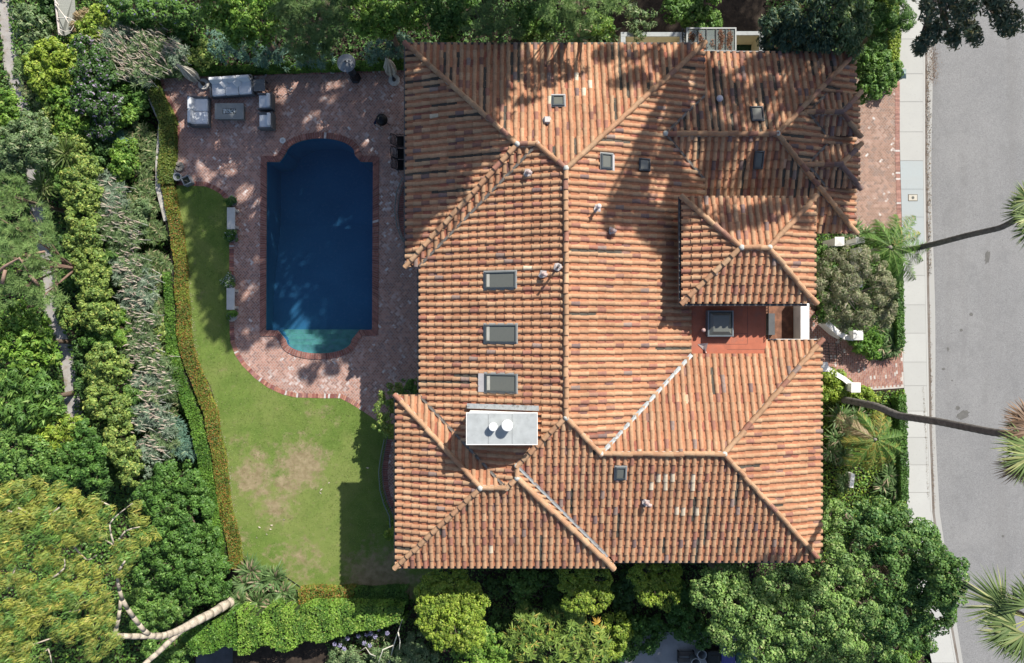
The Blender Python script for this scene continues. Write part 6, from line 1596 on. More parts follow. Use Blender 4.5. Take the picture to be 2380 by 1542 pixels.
plant('sage_shrub', 'tree', 'loose grey-green small tree beside the left end of the cream yard walls', [(1468, 45, 24, 2.6), (1490, 65, 24, 2.6), (1510, 40, 22, 2.5), (1480, 85, 16, 2.4), (1465, 20, 18, 2.2)], 'sage', TG, L=.20, W=.05, kden=.6, cover=.6, trunk=.05, tree=True)
plant('broadleaf_tree', 'tree', 'small green tree at the top edge above the glazed pergola', [(1570, 15, 34, 2.6), (1610, 20, 34, 2.6), (1645, 10, 30, 2.6), (1620, 48, 26, 2.2), (1655, 45, 22, 2.1)], 'mid', TG, L=.13, trunk=.09, tree=True)
plant('cedar_tree', 'tree', 'large blue-green tree with drooping leaves above the upper right roof', [(1810, 50, 40, 5.4), (1850, 80, 38, 5.4), (1800, 95, 30, 4.8), (1870, 30, 44, 6.0), (1905, 70, 42, 5.8), (1850, 112, 22, 4.6), (1790, 40, 20, 4.8), (1900, 105, 26, 4.8), (1930, 20, 40, 6.0)], 'bluegr', TG, L=.20, W=.055, trunk=.2, tree=True, wind=(.2, -.6, -1), cover=.95)
plant('cedar_tree', 'tree', 'paler drooping tree right of the large blue-green tree', [(1965, 45, 36, 6.2), (1975, 85, 32, 5.8), (1990, 120, 20, 5.2), (2000, 50, 34, 6.0), (1950, 95, 24, 5.4), (1990, 10, 34, 6.2)], 'sage', TG, L=.20, W=.055, trunk=.18, tree=True, wind=(.6, -.8, -.6), cover=.95)
plant('feathery_tree', 'tree', 'soft dark feathery tree between the paler drooping tree and the sidewalk', [(2035, 30, 34, 4.6), (2060, 60, 30, 4.4), (2040, 90, 26, 4.0), (2085, 20, 34, 4.8), (2110, 45, 22, 4.6)], 'ficus', TG, L=.16, W=.03, trunk=.12, tree=True)
BGG = 'blue-green shrubs behind the patio'
for lb, lobes in (('leftmost blue-green spiky-leaved shrub behind the patio, above the sofa', [(500, 100, 26, 1.6), (525, 120, 24, 1.5), (560, 108, 26, 1.6)]),
                  ('blue-green spiky-leaved shrub behind the side table', [(590, 122, 26, 1.5), (625, 122, 26, 1.5), (600, 140, 16, 1.1)]),
                  ('blue-green spiky-leaved shrub just left of the patio heater', [(665, 132, 24, 1.5), (705, 135, 24, 1.5), (745, 128, 26, 1.5)]),
                  ('blue-green spiky-leaved shrub between patio heater and right-hand closed umbrella', [(860, 120, 22, 1.5), (890, 108, 24, 1.6), (915, 122, 20, 1.5)]),
                  ('rightmost blue-green spiky-leaved shrub beside the roof corner', [(930, 95, 20, 1.5), (945, 112, 16, 1.4), (915, 90, 20, 1.5)])):
    plant('blue_green_shrub', 'shrub', lb, lobes, 'teal', BGG, L=.20, W=.035, clump=.2, kden=.8, style='whorl')
plant('leafy_shrub', 'shrub', 'yellow-tinged shrub at the left end of the blue-green row', [(478, 115, 24, 1.3), (470, 140, 20, 1.0), (450, 130, 18, .9)], 'pitto', L=.10)
plant('flowering_bush', 'shrub', 'yellow-green climber with red flowers on the patio beside the left eave', [(905, 920, 24, 2.6), (893, 950, 24, 2.5), (888, 985, 20, 2.4), (918, 905, 18, 2.6), (900, 1005, 12, 2.2), (905, 975, 16, 2.4)], 'pitto', L=.085, W=.06, clump=.16, kden=.6)
fb = bpy.data.objects['flowering_bush.003'] if 'flowering_bush.003' in bpy.data.objects else None
plant('leafy_shrub', 'shrub', 'dark small shrub tucked under the eaves at the inner roof corner', [(945, 900, 16, 1.2), (965, 895, 16, 1.2), (955, 915, 14, 1.1)], 'mid', L=.09)
plant('leafy_shrub', 'shrub', 'small sprig of bright leaves at the lower end of the curved balcony rail', [(905, 1240, 8, .7), (910, 1215, 8, .7), (903, 1248, 5, .6)], 'lime', L=.08)

# ------------------------------------------------------------------ street tree overhead (top right)
def overhead(name, label, lobes, pal, basexy, group=None, L=.22, W=.07, dens=.55, tr=.28, gaps=(), clump=.42, kden=.5):
    """tall tree; lobes in metres (x, y, z, r)"""
    b = Vector((*basexy, 0)); b.z = terr(*basexy); root = empty(name, b, label, 'tree', group)
    V, F, C = clump_leaves(lobes, pal, L=L, W=W, clump=clump, cover=dens, kden=kden, flat=.75)
    if gaps:      # openings in the foliage where sunlight falls through
        ctr = V.reshape(-1, 4, 3).mean(1); keep = np.ones(len(ctr), bool)
        for (gx_, gy_, gr, gz) in gaps:
            g = P(gx_, gy_, gz); d = ctr[:, 2] - gz
            dx, dy = ctr[:, 0] - SX * d - g.x, ctr[:, 1] - SY * d - g.y
            rr = gr / 44 * (1 + .35 * np.sin(3 * np.arctan2(dy, dx) + gx_))
            keep &= np.hypot(dx, dy) > rr
        V = V.reshape(-1, 4, 3)[keep].reshape(-1, 3); C = C[keep]; F = np.arange(len(V)).reshape(-1, 4)
    o = np_mesh('crown', V - np.array(b), F, C, M['leaf']); o.parent = root
    cx = np.mean([l[0] for l in lobes]); cy = np.mean([l[1] for l in lobes]); zt = min(l[2] for l in lobes) - .5
    trunk_mesh(b, (cx * .6 + b.x * .4, cy * .6 + b.y * .4, zt), tr, lobes, (.2, .16, .13)).build('trunk', M['bark'], root, smooth=True, world=True)
def LW(px, py, r, z): p = P(px, py, z); return (p.x, p.y, z - .3, r / 44 * (H - z) / H)
overhead('street_tree', 'high dark-leaved branches hanging over the street at the top right', [LW(*a) for a in ((2175, 12, 34, 11), (2215, 20, 34, 11), (2240, 55, 34, 11), (2265, 80, 20, 10.6), (2205, 65, 24, 10.6), (2170, 60, 20, 10.4), (2155, 90, 14, 10.2), (2143, 112, 10, 10), (2275, 20, 34, 11), (2220, 90, 12, 10.4), (2300, -10, 30, 11), (2345, 20, 20, 11), (2370, 45, 24, 11), (2350, 62, 12, 10.8), (2332, 48, 10, 10.8), (2230, -30, 40, 11), (2330, -40, 40, 11))], 'street',
         (19.5, 21.0), L=.20, W=.06, dens=1.0)

# ------------------------------------------------------------------ tall trees beyond the top edge: they shade pool, patio and roof
def SHD(px, py, z, r, zt=0.0):
    """crown whose shadow falls at survey point (px, py) on a surface at height zt"""
    g = P(px, py, zt); d = z - zt; return (g.x + SX * d, g.y + SY * d, z, r)
SH1 = [SHD(455, 235, 19, 2.3), SHD(560, 260, 18, 2.6), SHD(660, 230, 19, 2.4), SHD(760, 250, 19, 2.5), SHD(500, 380, 19, 2.0), SHD(490, 510, 18, 1.0), SHD(600, 380, 18, 2.4), SHD(700, 370, 19, 2.4), SHD(800, 360, 18, 2.3),
       SHD(880, 260, 20, 2.4), SHD(960, 200, 20, 2.5), SHD(890, 400, 19, 2.4), SHD(530, 610, 17.5, 1.4), SHD(490, 470, 18, 1.1), SHD(502, 540, 17.6, 1.2), SHD(500, 610, 17.5, 1.2), SHD(508, 680, 17.5, 1.0), SHD(522, 740, 17.4, .9), SHD(590, 500, 18, 2.2), SHD(600, 620, 18, 2.2), SHD(580, 720, 17.5, 1.7), SHD(545, 780, 17.2, .75)]
SH2 = [SHD(700, 490, 18, 2.3), SHD(820, 470, 18.5, 2.2), SHD(900, 520, 19, 2.4), SHD(690, 600, 18, 1.9), SHD(790, 590, 18, 2.0), SHD(860, 640, 18, 2.2), SHD(650, 700, 17.6, 1.5), SHD(790, 690, 17.6, 1.3), SHD(860, 760, 17.4, 1.7), SHD(930, 680, 18, 2.0), SHD(720, 660, 17.8, 1.0),
       SHD(738, 865, 16.6, .62), SHD(760, 838, 16.8, .6), SHD(640, 770, 17.2, .8), SHD(900, 820, 17.4, 1.2)]
SH3 = [SHD(970, 330, 20, 1.9, 6), SHD(1010, 180, 20.5, 2.2, 6), SHD(1080, 200, 20.5, 1.9, 6), SHD(1110, 150, 20.5, 1.9, 6), SHD(1030, 300, 20, 1.9, 6), SHD(1090, 290, 20, 1.5, 6), SHD(1100, 350, 19.5, .9, 6), SHD(1000, 430, 19.5, 1.4, 6), SHD(950, 480, 19.5, 1.2, 6), SHD(1060, 400, 19.5, .8, 6),
       SHD(1190, 135, 20.5, 1.4, 6), SHD(1250, 170, 20.5, .8, 6), SHD(1240, 240, 20, .6, 6.5), SHD(965, 130, 20, 1.8, 6)]
SH4 = [SHD(1430, 150, 21, 1.1, 6), SHD(1500, 140, 21, 1.2, 6), SHD(1560, 180, 21, 1.3, 6), SHD(1590, 250, 21, 1.2, 6), SHD(1530, 330, 20.5, 1.0, 6.5), SHD(1470, 430, 20, 1.2, 6.8), SHD(1540, 440, 20, 1.3, 6.6), SHD(1480, 510, 20, 1.0, 6.8), SHD(1410, 470, 20, .7, 7), SHD(1560, 520, 20, .8, 6.5), SHD(1400, 540, 19.5, .4, 7), SHD(1590, 380, 20.5, 1.2, 6)]
SH5 = [SHD(1680, 170, 21, 1.2, 5.5), SHD(1750, 160, 21, 1.1, 5.5), SHD(1830, 170, 21, 1.4, 5.3), SHD(1920, 170, 21, 1.5, 5), SHD(1890, 260, 21, 1.5, 5.3), SHD(1960, 290, 21, 1.4, 5), SHD(1690, 270, 21, 1.0, 5.8), SHD(1640, 330, 21, .9, 6), SHD(1860, 360, 20.5, 1.4, 5.7), SHD(1940, 390, 20.5, 1.3, 5),
       SHD(1700, 400, 20.5, 1.1, 5.8), SHD(1790, 420, 20.5, 1.2, 5.6), SHD(1860, 470, 20.5, 1.0, 7), SHD(1700, 490, 20, .9, 7.2), SHD(1780, 500, 20, .8, 7.3), SHD(1640, 460, 20.5, .8, 6.5), SHD(1930, 480, 20.5, .9, 5)]
SG2 = 'tall trees beyond the top edge'
RG = [(700, 70, 55, 7), (745, 60, 40, 7), (560, 35, 55, 5), (610, 50, 40, 5), (1335, 20, 60, 8), (870, 35, 50, 4.8), (925, 35, 40, 4.6), (1140, 45, 40, 6), (1235, 45, 45, 4.6), (1400, 50, 40, 2), (1180, 320, 26, 6.8), (1240, 315, 52, 6.8), (1320, 300, 66, 6.8), (1395, 270, 50, 6.5), (1330, 180, 40, 6), (1390, 180, 32, 6), (1300, 370, 56, 7), (1110, 470, 60, 7), (1180, 420, 56, 7), (1040, 560, 56, 6.5), (1250, 470, 70, 7), (1360, 420, 36, 7), (1350, 500, 50, 7), (1390, 620, 80, 7), (1480, 650, 56, 6.8), (1150, 600, 110, 7), (1010, 680, 80, 6)]
GAPS = RG + [(712, 530, 14, -2.2), (795, 524, 18, -2.2), (815, 512, 11, -2.2), (735, 580, 16, -2.2), (757, 592, 20, -2.2), (780, 612, 20, -2.2), (765, 450, 9, -2.2), (780, 442, 10, -2.2),
        (722, 712, 37, -1.4), (757, 718, 34, -1.2), (735, 745, 51, -1.1), (720, 765, 51, -.9), (742, 775, 42, -.8), (700, 790, 53, -.6), (735, 800, 34, -.3), (780, 700, 16, -1.4), (860, 350, 7, 0), (705, 300, 8, 0), (630, 470, 6, 0), (512, 520, 8, 0), (560, 480, 7, 0), (590, 455, 7, 0), (715, 285, 9, 0), (830, 300, 6, 0)]
def zfix(l): return [(a, b, max(c, 17.2), d) for a, b, c, d in l]
overhead('tall_shade_tree', 'tall tree standing beyond the top edge, shading the left half of the patio', SH1, 'pine', (2, 21), SG2, L=.34, W=.22, dens=1.15, tr=.4, gaps=GAPS)
overhead('tall_shade_tree', 'tall tree standing beyond the top edge, shading the pool', SH2, 'pine', (5.5, 22.5), SG2, L=.34, W=.22, dens=1.15, tr=.4, gaps=GAPS)
overhead('tall_shade_tree', 'tall tree standing beyond the top edge, shading the left roof wing', SH3, 'pine', (7.5, 26), SG2, L=.34, W=.20, dens=1.6, tr=.4, gaps=RG, clump=.5, kden=.5)
overhead('tall_shade_tree', 'thin tall tree beyond the top edge, dappling the middle of the roof', SH4, 'pine', (15, 26), SG2, L=.30, W=.17, dens=1.8, tr=.25, gaps=RG, clump=.55, kden=.38)
overhead('tall_shade_tree', 'thin tall tree beyond the top edge, dappling the upper right roof', SH5, 'pine', (22, 27), SG2, L=.30, W=.17, dens=1.6, tr=.25, gaps=RG, clump=.55, kden=.60)

SH6 = [SHD(1480, 30, 19, 2.0), SHD(1560, 50, 19, 1.8), SHD(1640, 20, 19, 2.0), SHD(1720, 50, 19, 1.8), SHD(1780, 10, 19, 2.0), SHD(1430, 60, 19, 1.4), SHD(1400, 10, 19, 1.5)]
overhead('tall_shade_tree', 'tall tree beyond the top edge, shading the bare earth behind the glazed pergola', SH6, 'pine', (20, 34), SG2, L=.34, W=.2, dens=1.0, tr=.3, gaps=RG)
# ------------------------------------------------------------------ walls and garden structures
def seg_wall(name, pts, w_, z0, z1, mat, label, cat='wall', cap=None, capmat=None, parent=None):
    pw = [P(x, y, z1) for x, y in pts]; root = parent or empty(name, (pw[0].x, pw[0].y, z0), label, cat)
    mb = MB(); mc = MB()
    nn = []
    for i in range(len(pw)):
        a = (pw[i] - pw[i - 1]).normalized() if i else (pw[1] - pw[0]).normalized(); b = (pw[i + 1] - pw[i]).normalized() if i < len(pw) - 1 else a
        t = (a + b).normalized(); nn.append(Vector((-t.y, t.x, 0)))
    def strip(m, w2, za, zb, col):
        L = []
        for p, n in zip(pw, nn): L.append([Vector((p.x, p.y, 0)) + n * s * w2 / 2 + Vector((0, 0, z)) for s, z in ((-1, za), (1, za), (1, zb), (-1, zb))])
        for A, B in zip(L[:-1], L[1:]): m.add(A + B, [(0, 3, 7, 4), (1, 5, 6, 2), (3, 2, 6, 7)], col)
        m.add(L[0] + L[-1], [(0, 1, 2, 3), (7, 6, 5, 4)], col)
    strip(mb, w_, z0, z1 - (.05 if cap else 0), (.6, .58, .52)); mb.build('wall_body', mat, root, world=True)
    if cap: strip(mc, w_ + cap, z1 - .05, z1, (.6, .6, .58)); mc.build('coping', capmat or mat, root, world=True)
    return root
M['stone'] = mat_flat('pale_stone', (.42, .40, .36), rough=.95, nscale=6, namt=.35, bump=.8, bs=14, stain=(.16, .14, .10), stainscale=3)
M['dark_edge'] = mat_flat('dark_edge', (.03, .028, .022), rough=.95, nscale=8, namt=.3)
seg_wall('retaining_wall', WALL_PX[1:8], .26, -1.3, .08, M['stone'], 'pale rough stone retaining wall curving beside the seating end of the patio')
seg_wall('retaining_wall', WALL_PX[7:-1], .10, -1.3, .05, M['dark_edge'], 'thin dark edging wall between clipped hedge and reddish planting strip')
# north yard walls, pergola
def boxwall(name, rects, z, mat, label, cat='wall'):
    root = None
    for (x0, y0, x1, y1) in rects:
        a, b = P(x0, y1, z), P(x1, y0, z)
        if root is None: root = empty(name, ((a.x + b.x) / 2, (a.y + b.y) / 2, 0), label, cat)
        mb = MB(); mb.box(((a.x + b.x) / 2, (a.y + b.y) / 2, z / 2 - .025), (b.x - a.x, b.y - a.y, z - .05)); mb.build('wall_body', mat, root, world=True)
        mb = MB(); mb.box(((a.x + b.x) / 2, (a.y + b.y) / 2, z - .025), (b.x - a.x - .004, b.y - a.y - .004, .05)); mb.build('coping', M['concrete_cap'] if 'yard' in label else mat, root, world=True)
    return root
M['cream'] = mat_flat('cream_wall', (.62, .55, .36), rough=.9, nscale=2, namt=.08, bump=.3, stain=(.48, .42, .28))
boxwall('yard_wall', [(1443, 75, 1594, 85), (1443, 85.2, 1454, 112), (1580, 85.2, 1590, 112)], 2.2, M['cream'], 'left cream yard wall with grey coping at the top eave of the roof')
boxwall('yard_wall', [(1711, 73, 1774, 82), (1765, 82.2, 1774, 122)], 2.2, M['cream'], 'right cream yard wall with grey coping, around the green bin')
def bin_(name, px0, py0, px1, py1, z, col, lid, label, group=None, rz=0):
    a, b = P(px0, py1, z), P(px1, py0, z); c = ((a.x + b.x) / 2, (a.y + b.y) / 2, 0); w_, d_ = b.x - a.x, b.y - a.y
    root = empty(name, c, label, 'bin', group)
    mb = MB(); mb.box((0, 0, z / 2 - .05), (w_ * .86, d_ * .86, z - .1), col, taper=1.1); mb.build('bin_body', M['paint'], root, bevel=.02)
    mb = MB(); mb.box((0, 0, z - .02), (w_, d_, .05), lid); mb.box((0, -d_ * .05, z + .02), (w_ * .8, d_ * .75, .04), lid, taper=.8); mb.build('lid', M['paint'], root, bevel=.015)
    mb = MB(); mb.tube([(-w_ * .35, d_ * .54, z - .02), (w_ * .35, d_ * .54, z - .02)], .022, 8, lid); mb.build('handle', M['paint'], root)
    for s in (-1, 1):
        mb = MB(); mb.tube([(s * w_ * .40 - .03, d_ * .38, .11), (s * w_ * .40 + .03, d_ * .38, .11)], .11, 14, (.03, .03, .03)); mb.build('wheel', M['paint'], root)
    return root
bin_('rubbish_bin', 1713, 100, 1746, 128, 1.05, (.02, .06, .035), (.025, .07, .04), 'dark green bin inside the right cream yard wall at the top eave', 'wheeled bins')
bin_('rubbish_bin', 1646, 1516, 1675, 1549, 1.05, (.012, .014, .013), (.02, .022, .02), 'black wheeled bin at the bottom edge, left of the blue one', 'wheeled bins')
bin_('rubbish_bin', 1677, 1507, 1709, 1543, 1.05, (.05, .05, .16), (.07, .07, .22), 'blue wheeled bin at the bottom edge under the billowy tree', 'wheeled bins')
bin_('rubbish_bin', 1711, 1510, 1745, 1542, 1.05, (.02, .07, .05), (.03, .09, .06), 'green wheeled bin at the bottom edge, right of the blue one', 'wheeled bins')
for lb, (x, y) in (('upper of two open round metal cans at the bottom edge', (1632, 1523)), ('lower of two open round metal cans, cut by the bottom edge', (1618, 1542))):
    p = P(x, y, .8); root = empty('metal_can', (p.x, p.y, 0), lb, 'can', 'round metal cans')
    mb = MB(); mb.lathe((0, 0, 0), [(.18, 0), (.225, .78), (.21, .78), (.17, .05), (0, .05)], 24, (.18, .19, .19), cap=False); mb.build('can_body', M['metal'], root, smooth=True)
    mb = MB(); mb.tube([(.23 * math.cos(t), .23 * math.sin(t), .79) for t in np.linspace(0, 2 * math.pi, 25)], .016, 6, (.55, .55, .53), caps=False); mb.build('rim', M['paint'], root)
p = P(1596, 1530, .3); root = empty('wooden_steps', (p.x, p.y, 0), 'dark wooden steps beside the metal cans at the bottom edge', 'steps')
for i, (dx, zz) in enumerate(((-.0, .30), (.0, .18))):
    mb = MB(); mb.box((dx, -.12 + .3 * i, zz), (.85, .24, .04), (.10, .09, .08)); mb.build('tread', M['wicker'], root)
for s in (-1, 1):
    mb = MB(); mb.box((s * .4, 0, .13), (.05, .6, .26), (.05, .045, .04)); mb.build('side_board', M['wicker'], root)

# glazed pergola with leaf litter
zg = 2.35; root = empty('glazed_pergola', P(1653, 95, 0), 'glass-roofed metal pergola with rusty leaf litter between the two cream yard walls', 'pergola')
def gp(x, y, z=zg): return P(x, y, z)
def bar_(mb, x0, y0, x1, y1, z, h, col):
    a, b = gp(x0, y1, z), gp(x1, y0, z); mb.box(((a.x + b.x) / 2, (a.y + b.y) / 2, z), (b.x - a.x, b.y - a.y, h), col)
mb = MB()
bar_(mb, 1595, 65, 1711, 68, zg, .08, (.36, .37, .36)); bar_(mb, 1595, 117.5, 1711, 121, zg, .08, (.30, .31, .30)); bar_(mb, 1595, 68.2, 1598, 117.3, zg, .08, (.36, .37, .36)); bar_(mb, 1708, 68.2, 1711, 117.3, zg, .08, (.36, .37, .36))
mb.build('outer_frame', M['paint'], root, world=True)
bx = [1597, 1622, 1642, 1664, 1687, 1709]
for x in bx[1:-1]:
    mb = MB(); bar_(mb, x - .9, 68.2, x + .9, 117.3, zg + .02, .07, (.05, .055, .055)); mb.build('glazing_bar', M['paint'], root, world=True)
for a_, b_ in zip(bx[:-1], bx[1:]):
    mb = MB(); bar_(mb, a_ + 1.2, 68.6, b_ - 1.2, 117, zg - .01, .012, (.4, .45, .43)); mb.build('glass_pane', M['roofglass'], root, world=True)
for x in (1599, 1707):
    for y in (68, 114):
        q = gp(x, y); mb = MB(); mb.box((q.x, q.y, zg / 2), (.07, .07, zg - .08), (.3, .3, .3)); mb.build('post', M['paint'], root, world=True)
sheet('yard_paving', [(1454, 86), (1765, 84), (1765, 140), (1454, 140)], .006, mat_flat('yard_concrete', (.42, .40, .34), nscale=2, namt=.15))
def pile(pts, n, z, sp, name='leaf_litter', label='rust-brown fallen leaves lying on the pergola glass'):
    pos = []; 
    for (x, y, k) in pts:
        q = P(x, y, z); pos.append(np.array([q.x, q.y, z]) + RNG.normal(0, 1, (int(n * k), 3)) * [sp * .45, sp * 1.0, .012])
    pos = np.concatenate(pos); pos[:, 2] = z + np.abs(pos[:, 2] - z) + .01; nr = RNG.normal(0, .3, (len(pos), 3)); nr[:, 2] = 1
    c = np.array([[.20, .075, .035], [.14, .06, .035], [.26, .13, .06], [.10, .05, .03]])[RNG.integers(0, 4, len(pos))]
    o = leaf_obj(name, pos, nr, .09, .045, c, M['leaf']); tag(o, label, 'leaf litter', kind='stuff')
pile([(1606, 86, .7), (1611, 89, .5), (1627, 86, .6), (1630, 94, .5), (1675, 80, 1.0), (1679, 90, .9), (1677, 98, .8), (1696, 83, .9), (1699, 90, .6), (1692, 99, .8), (1656, 101, .3), (1673, 112, .8), (1697, 112, .5), (1640, 110, .2)], 90, zg + .01, .11)
# lattice at its left
mb = MB()
for i in range(9):
    q0, q1 = P(1586, 68 + i * 6, 2.2), P(1594, 71 + i * 6, 2.2); mb.tube([q0, q1], .02, 4, (.05, .05, .045))
for x in (1586, 1594): mb.tube([P(x, 66, 2.2), P(x, 120, 2.2)], .03, 4, (.07, .07, .065))
root = empty('trellis', P(1590, 92, 0), 'narrow dark slatted trellis on the left side of the glazed pergola', 'trellis'); mb.build('lattice', M['metal'], root, world=True)
for y in (68, 118):
    q = P(1590, y, 2.2); mb = MB(); mb.tube([(q.x, q.y, 0), (q.x, q.y, 2.2)], .035, 6, (.07, .07, .065)); mb.build('post', M['metal'], root, world=True)

# upper terrace beside the flat roof (part of the house)
zt_ = 4.2
a, b = P(1778, 800, zt_), P(1862, 700, zt_)
M['terra'] = mat_flat('terrace_floor', (.17, .085, .055), rough=.9, nscale=3, namt=.35, stain=(.30, .14, .08), stainscale=3)
part_box('terrace_floor', a.x, b.x + .3, a.y - .4, b.y + .8, zt_ - .2, zt_, M['terra'])
a, b = P(1861, 789, 5.0), P(1881, 700, 5.0)
part_box('parapet', a.x, b.x, a.y, b.y + .3, -.1, 5.0, M['white_stucco'])
part_box('wall', P(1790, 0, 4.1).x, P(1860, 0, 4.1).x, P(0, 790, 4.1).y, P(0, 700, 4.1).y + .6, -.1, zt_ - .2, M['stucco'])
mb = MB()
for y in range(710, 790, 7): q = P(1782.5, y, 5.75); mb.tube([(q.x, q.y, 4.9), (q.x, q.y, 5.9)], .014, 5, (.02, .02, .022))
for dz in (4.95, 5.4, 5.9): q0, q1 = P(1782.5, 706, 5.75), P(1782.5, 788, 5.75); mb.tube([(q0.x, q0.y, dz), (q1.x, q1.y, dz)], .022, 5, (.02, .02, .022))
o = mb.build('terrace_railing', M['metal']); world_child(o, house)
mb = MB(); q0, q1 = P(1784, 789, 5.55), P(1900, 789.5, 5.55); mb.tube([q0, q1], .022, 5, (.55, .55, .53)); o = mb.build('gutter_trim', M['paint']); world_child(o, house)
a, b = P(1786, 779, 4.5), P(1801, 729, 4.5)
part_box('roof_unit', a.x, b.x, a.y, b.y, zt_, 4.5, mat_flat('grey_unit', (.10, .105, .11), nscale=4))

# white walls, pillars of the front walk
def pillar(x0, y0, x1, y1, z, label):
    a, b = P(x0, y1, z), P(x1, y0, z); c = ((a.x + b.x) / 2, (a.y + b.y) / 2); root = empty('gate_pillar', (*c, 0), label, 'pillar', 'white pillars of the front garden')
    mb = MB(); mb.box((*c, z / 2 - .05), (b.x - a.x - .08, b.y - a.y - .08, z - .1)); mb.build('shaft', M['white_stucco'], root, world=True)
    mb = MB(); mb.box((*c, z - .06), (b.x - a.x, b.y - a.y, .07)); 
    w2, d2 = (b.x - a.x) / 2 - .02, (b.y - a.y) / 2 - .02
    A = [(c[0] + sx * w2, c[1] + sy * d2, z - .024) for sx, sy in ((-1, -1), (1, -1), (1, 1), (-1, 1))] + [(*c, z + .05)]
    mb.add(A, [(0, 1, 4), (1, 2, 4), (2, 3, 4), (3, 0, 4)]); mb.build('cap', M['white_stucco'], root, world=True, bevel=.01)
pillar(1984, 768, 2007, 791, 1.3, 'square white pillar at the upper bend of the front walk')
pillar(1979, 890, 2001, 913, 1.3, 'square white pillar on the lower side of the front walk, near the sidewalk')
pillar(1907, 842, 1925, 864, 1.5, 'white pillar tight against the right eave beside the front walk')
pillar(1941, 551, 1963, 572, 1.6, 'left of two white pillars just below the driveway roof corner')
pillar(1990, 551, 2011, 565, 1.6, 'right of two white pillars just below the driveway roof corner')
seg_wall('garden_wall', [(1922, 750), (1935, 762), (1950, 775), (1966, 784), (1984, 787)], .22, 0, .9, M['white_stucco'], 'low curved cream wall leading to the white pillar at the upper bend of the front walk', cap=.04, capmat=M['white_stucco'])
seg_wall('garden_wall', [(1922, 855), (1945, 871), (1962, 881), (1980, 896)], .20, 0, .85, M['white_stucco'], 'low white wall between the two white pillars on the lower side of the front walk', cap=.04, capmat=M['white_stucco'])
seg_wall('garden_wall', [(1983, 1102), (1981, 1118), (1979, 1134)], .20, 0, .6, M['white_stucco'], 'low white wall mostly hidden under the yellowing feather palm')
seg_wall('garden_wall', [(2000, 575), (2001, 620), (2000, 668)], .20, 0, 1.0, M['white_stucco'], 'low white wall glimpsed through the olive tree')
# iron gate with scrolls
root = empty('iron_gate', P(1908, 820, 0), 'black wrought iron scroll gate at the house end of the front walk', 'gate')
mb = MB()
g0, g1 = P(1903, 797, 0), P(1905, 842, 0); g1.z = g0.z = 0
T_ = (g1 - g0); Lg = T_.length; T_ = T_.normalized()
for i in range(8): q = g0 + T_ * Lg * i / 7; mb.tube([q, q + Vector((0, 0, 2.0 + .25 * math.sin(math.pi * i / 7)))], .014, 6, (.015, .015, .015))
for z in (.15, 1.1, 1.9): mb.tube([g0 + Vector((0, 0, z)), g1 + Vector((0, 0, z))], .018, 6, (.015, .015, .015))
mb.build('bars', M['metal'], root, world=True)
for i in range(6):
    c = g0 + T_ * Lg * (i + .5) / 6 + Vector((0, 0, 2.1 + .2 * math.sin(math.pi * (i + .5) / 6))); mb = MB()
    mb.tube([c + T_ * math.cos(t) * .11 * (1 - t / 9) + Vector((.10 * math.sin(t) * (1 - t / 9), 0, .10 * math.sin(t) * (1 - t / 9))) for t in np.linspace(0, 7.5, 26)], .012, 5, (.02, .02, .02)); mb.build('scroll', M['metal'], root, world=True)

# curved porches with iron railings
def porch(tag_, arc_base, arc_rail, zf_, label_p, label_r):
    """arc_base: survey points of the porch edge on top; arc_rail: survey points of the hand rail"""
    pw = [P(x, y, zf_) for x, y in arc_base]; root = empty('curved_porch', (pw[0].x, pw[0].y, 0), label_p, 'porch')
    inner = [(pw[-1].x + 1.2, pw[-1].y), (pw[0].x + 1.2, pw[0].y)]
    o = sheet('paving', [(p.x, p.y) for p in pw] + inner, zf_ - .004, M['porch'], kind=None, px=False, thick=.0); world_child(o, root)
    mb = MB()
    for a_, b_ in zip(pw[:-1], pw[1:]): mb.quad(a_, b_, Vector((b_.x, b_.y, 0)), Vector((a_.x, a_.y, 0)), (.26, .11, .09))
    mb.build('riser', M['brickq'], root, world=True)
    mb = MB(); brick_course(mb, [p.xy for p in pw], .30, zf_ + .012, side=1, bw=.10, cols=[(.20, .085, .075), (.24, .10, .085), (.18, .09, .085)], pale=.0); mb.build('edging', M['brickq'], root, world=True)
    zr = zf_ + 1.05; rail = [P(x, y, zr) for x, y in arc_rail]
    root = empty('iron_railing', (rail[0].x, rail[0].y, zf_), label_r, 'railing', 'curved iron railings')
    mb = MB(); mb.tube(rail, .026, 7, (.16, .20, .19)); mb.build('hand_rail', M['metal'], root, world=True)
    low = [Vector((p.x + .0, p.y, zf_ + .10)) for p in rail]; mb = MB(); mb.tube(low, .018, 6, (.15, .19, .18)); mb.build('bottom_rail', M['metal'], root, world=True)
    n = 0; mb = None
    for a_, b_ in zip(rail[:-1], rail[1:]):
        m = max(1, int((b_ - a_).length / .13))
        for i in range(m):
            q = a_.lerp(b_, i / m); bal = MB(); bal.tube([(q.x, q.y, zf_ + .05), (q.x, q.y, zr)], .011, 5, (.14, .18, .17)); bal.build('baluster', M['metal'], root, world=True)
porch('a', [(944, 413), (935, 430), (928, 450), (924, 487), (928, 525), (936, 548), (946, 566)], [(936, 413), (928, 430), (921, 450), (917, 487), (922, 525), (929, 546), (938, 563)], .30, 'curved brick porch under the left eave beside the pool', 'curved green-grey iron railing beside the pool')
porch('b', [(898, 1022), (891, 1062), (887, 1098), (890, 1136), (899, 1168), (912, 1194), (916, 1210)], [(893, 1022), (885, 1061), (880, 1097), (883, 1139), (892, 1172), (905, 1201), (907, 1228)], .30, 'curved brick porch under the left eave beside the shaded lawn', 'curved green-grey iron railing beside the shaded lawn')

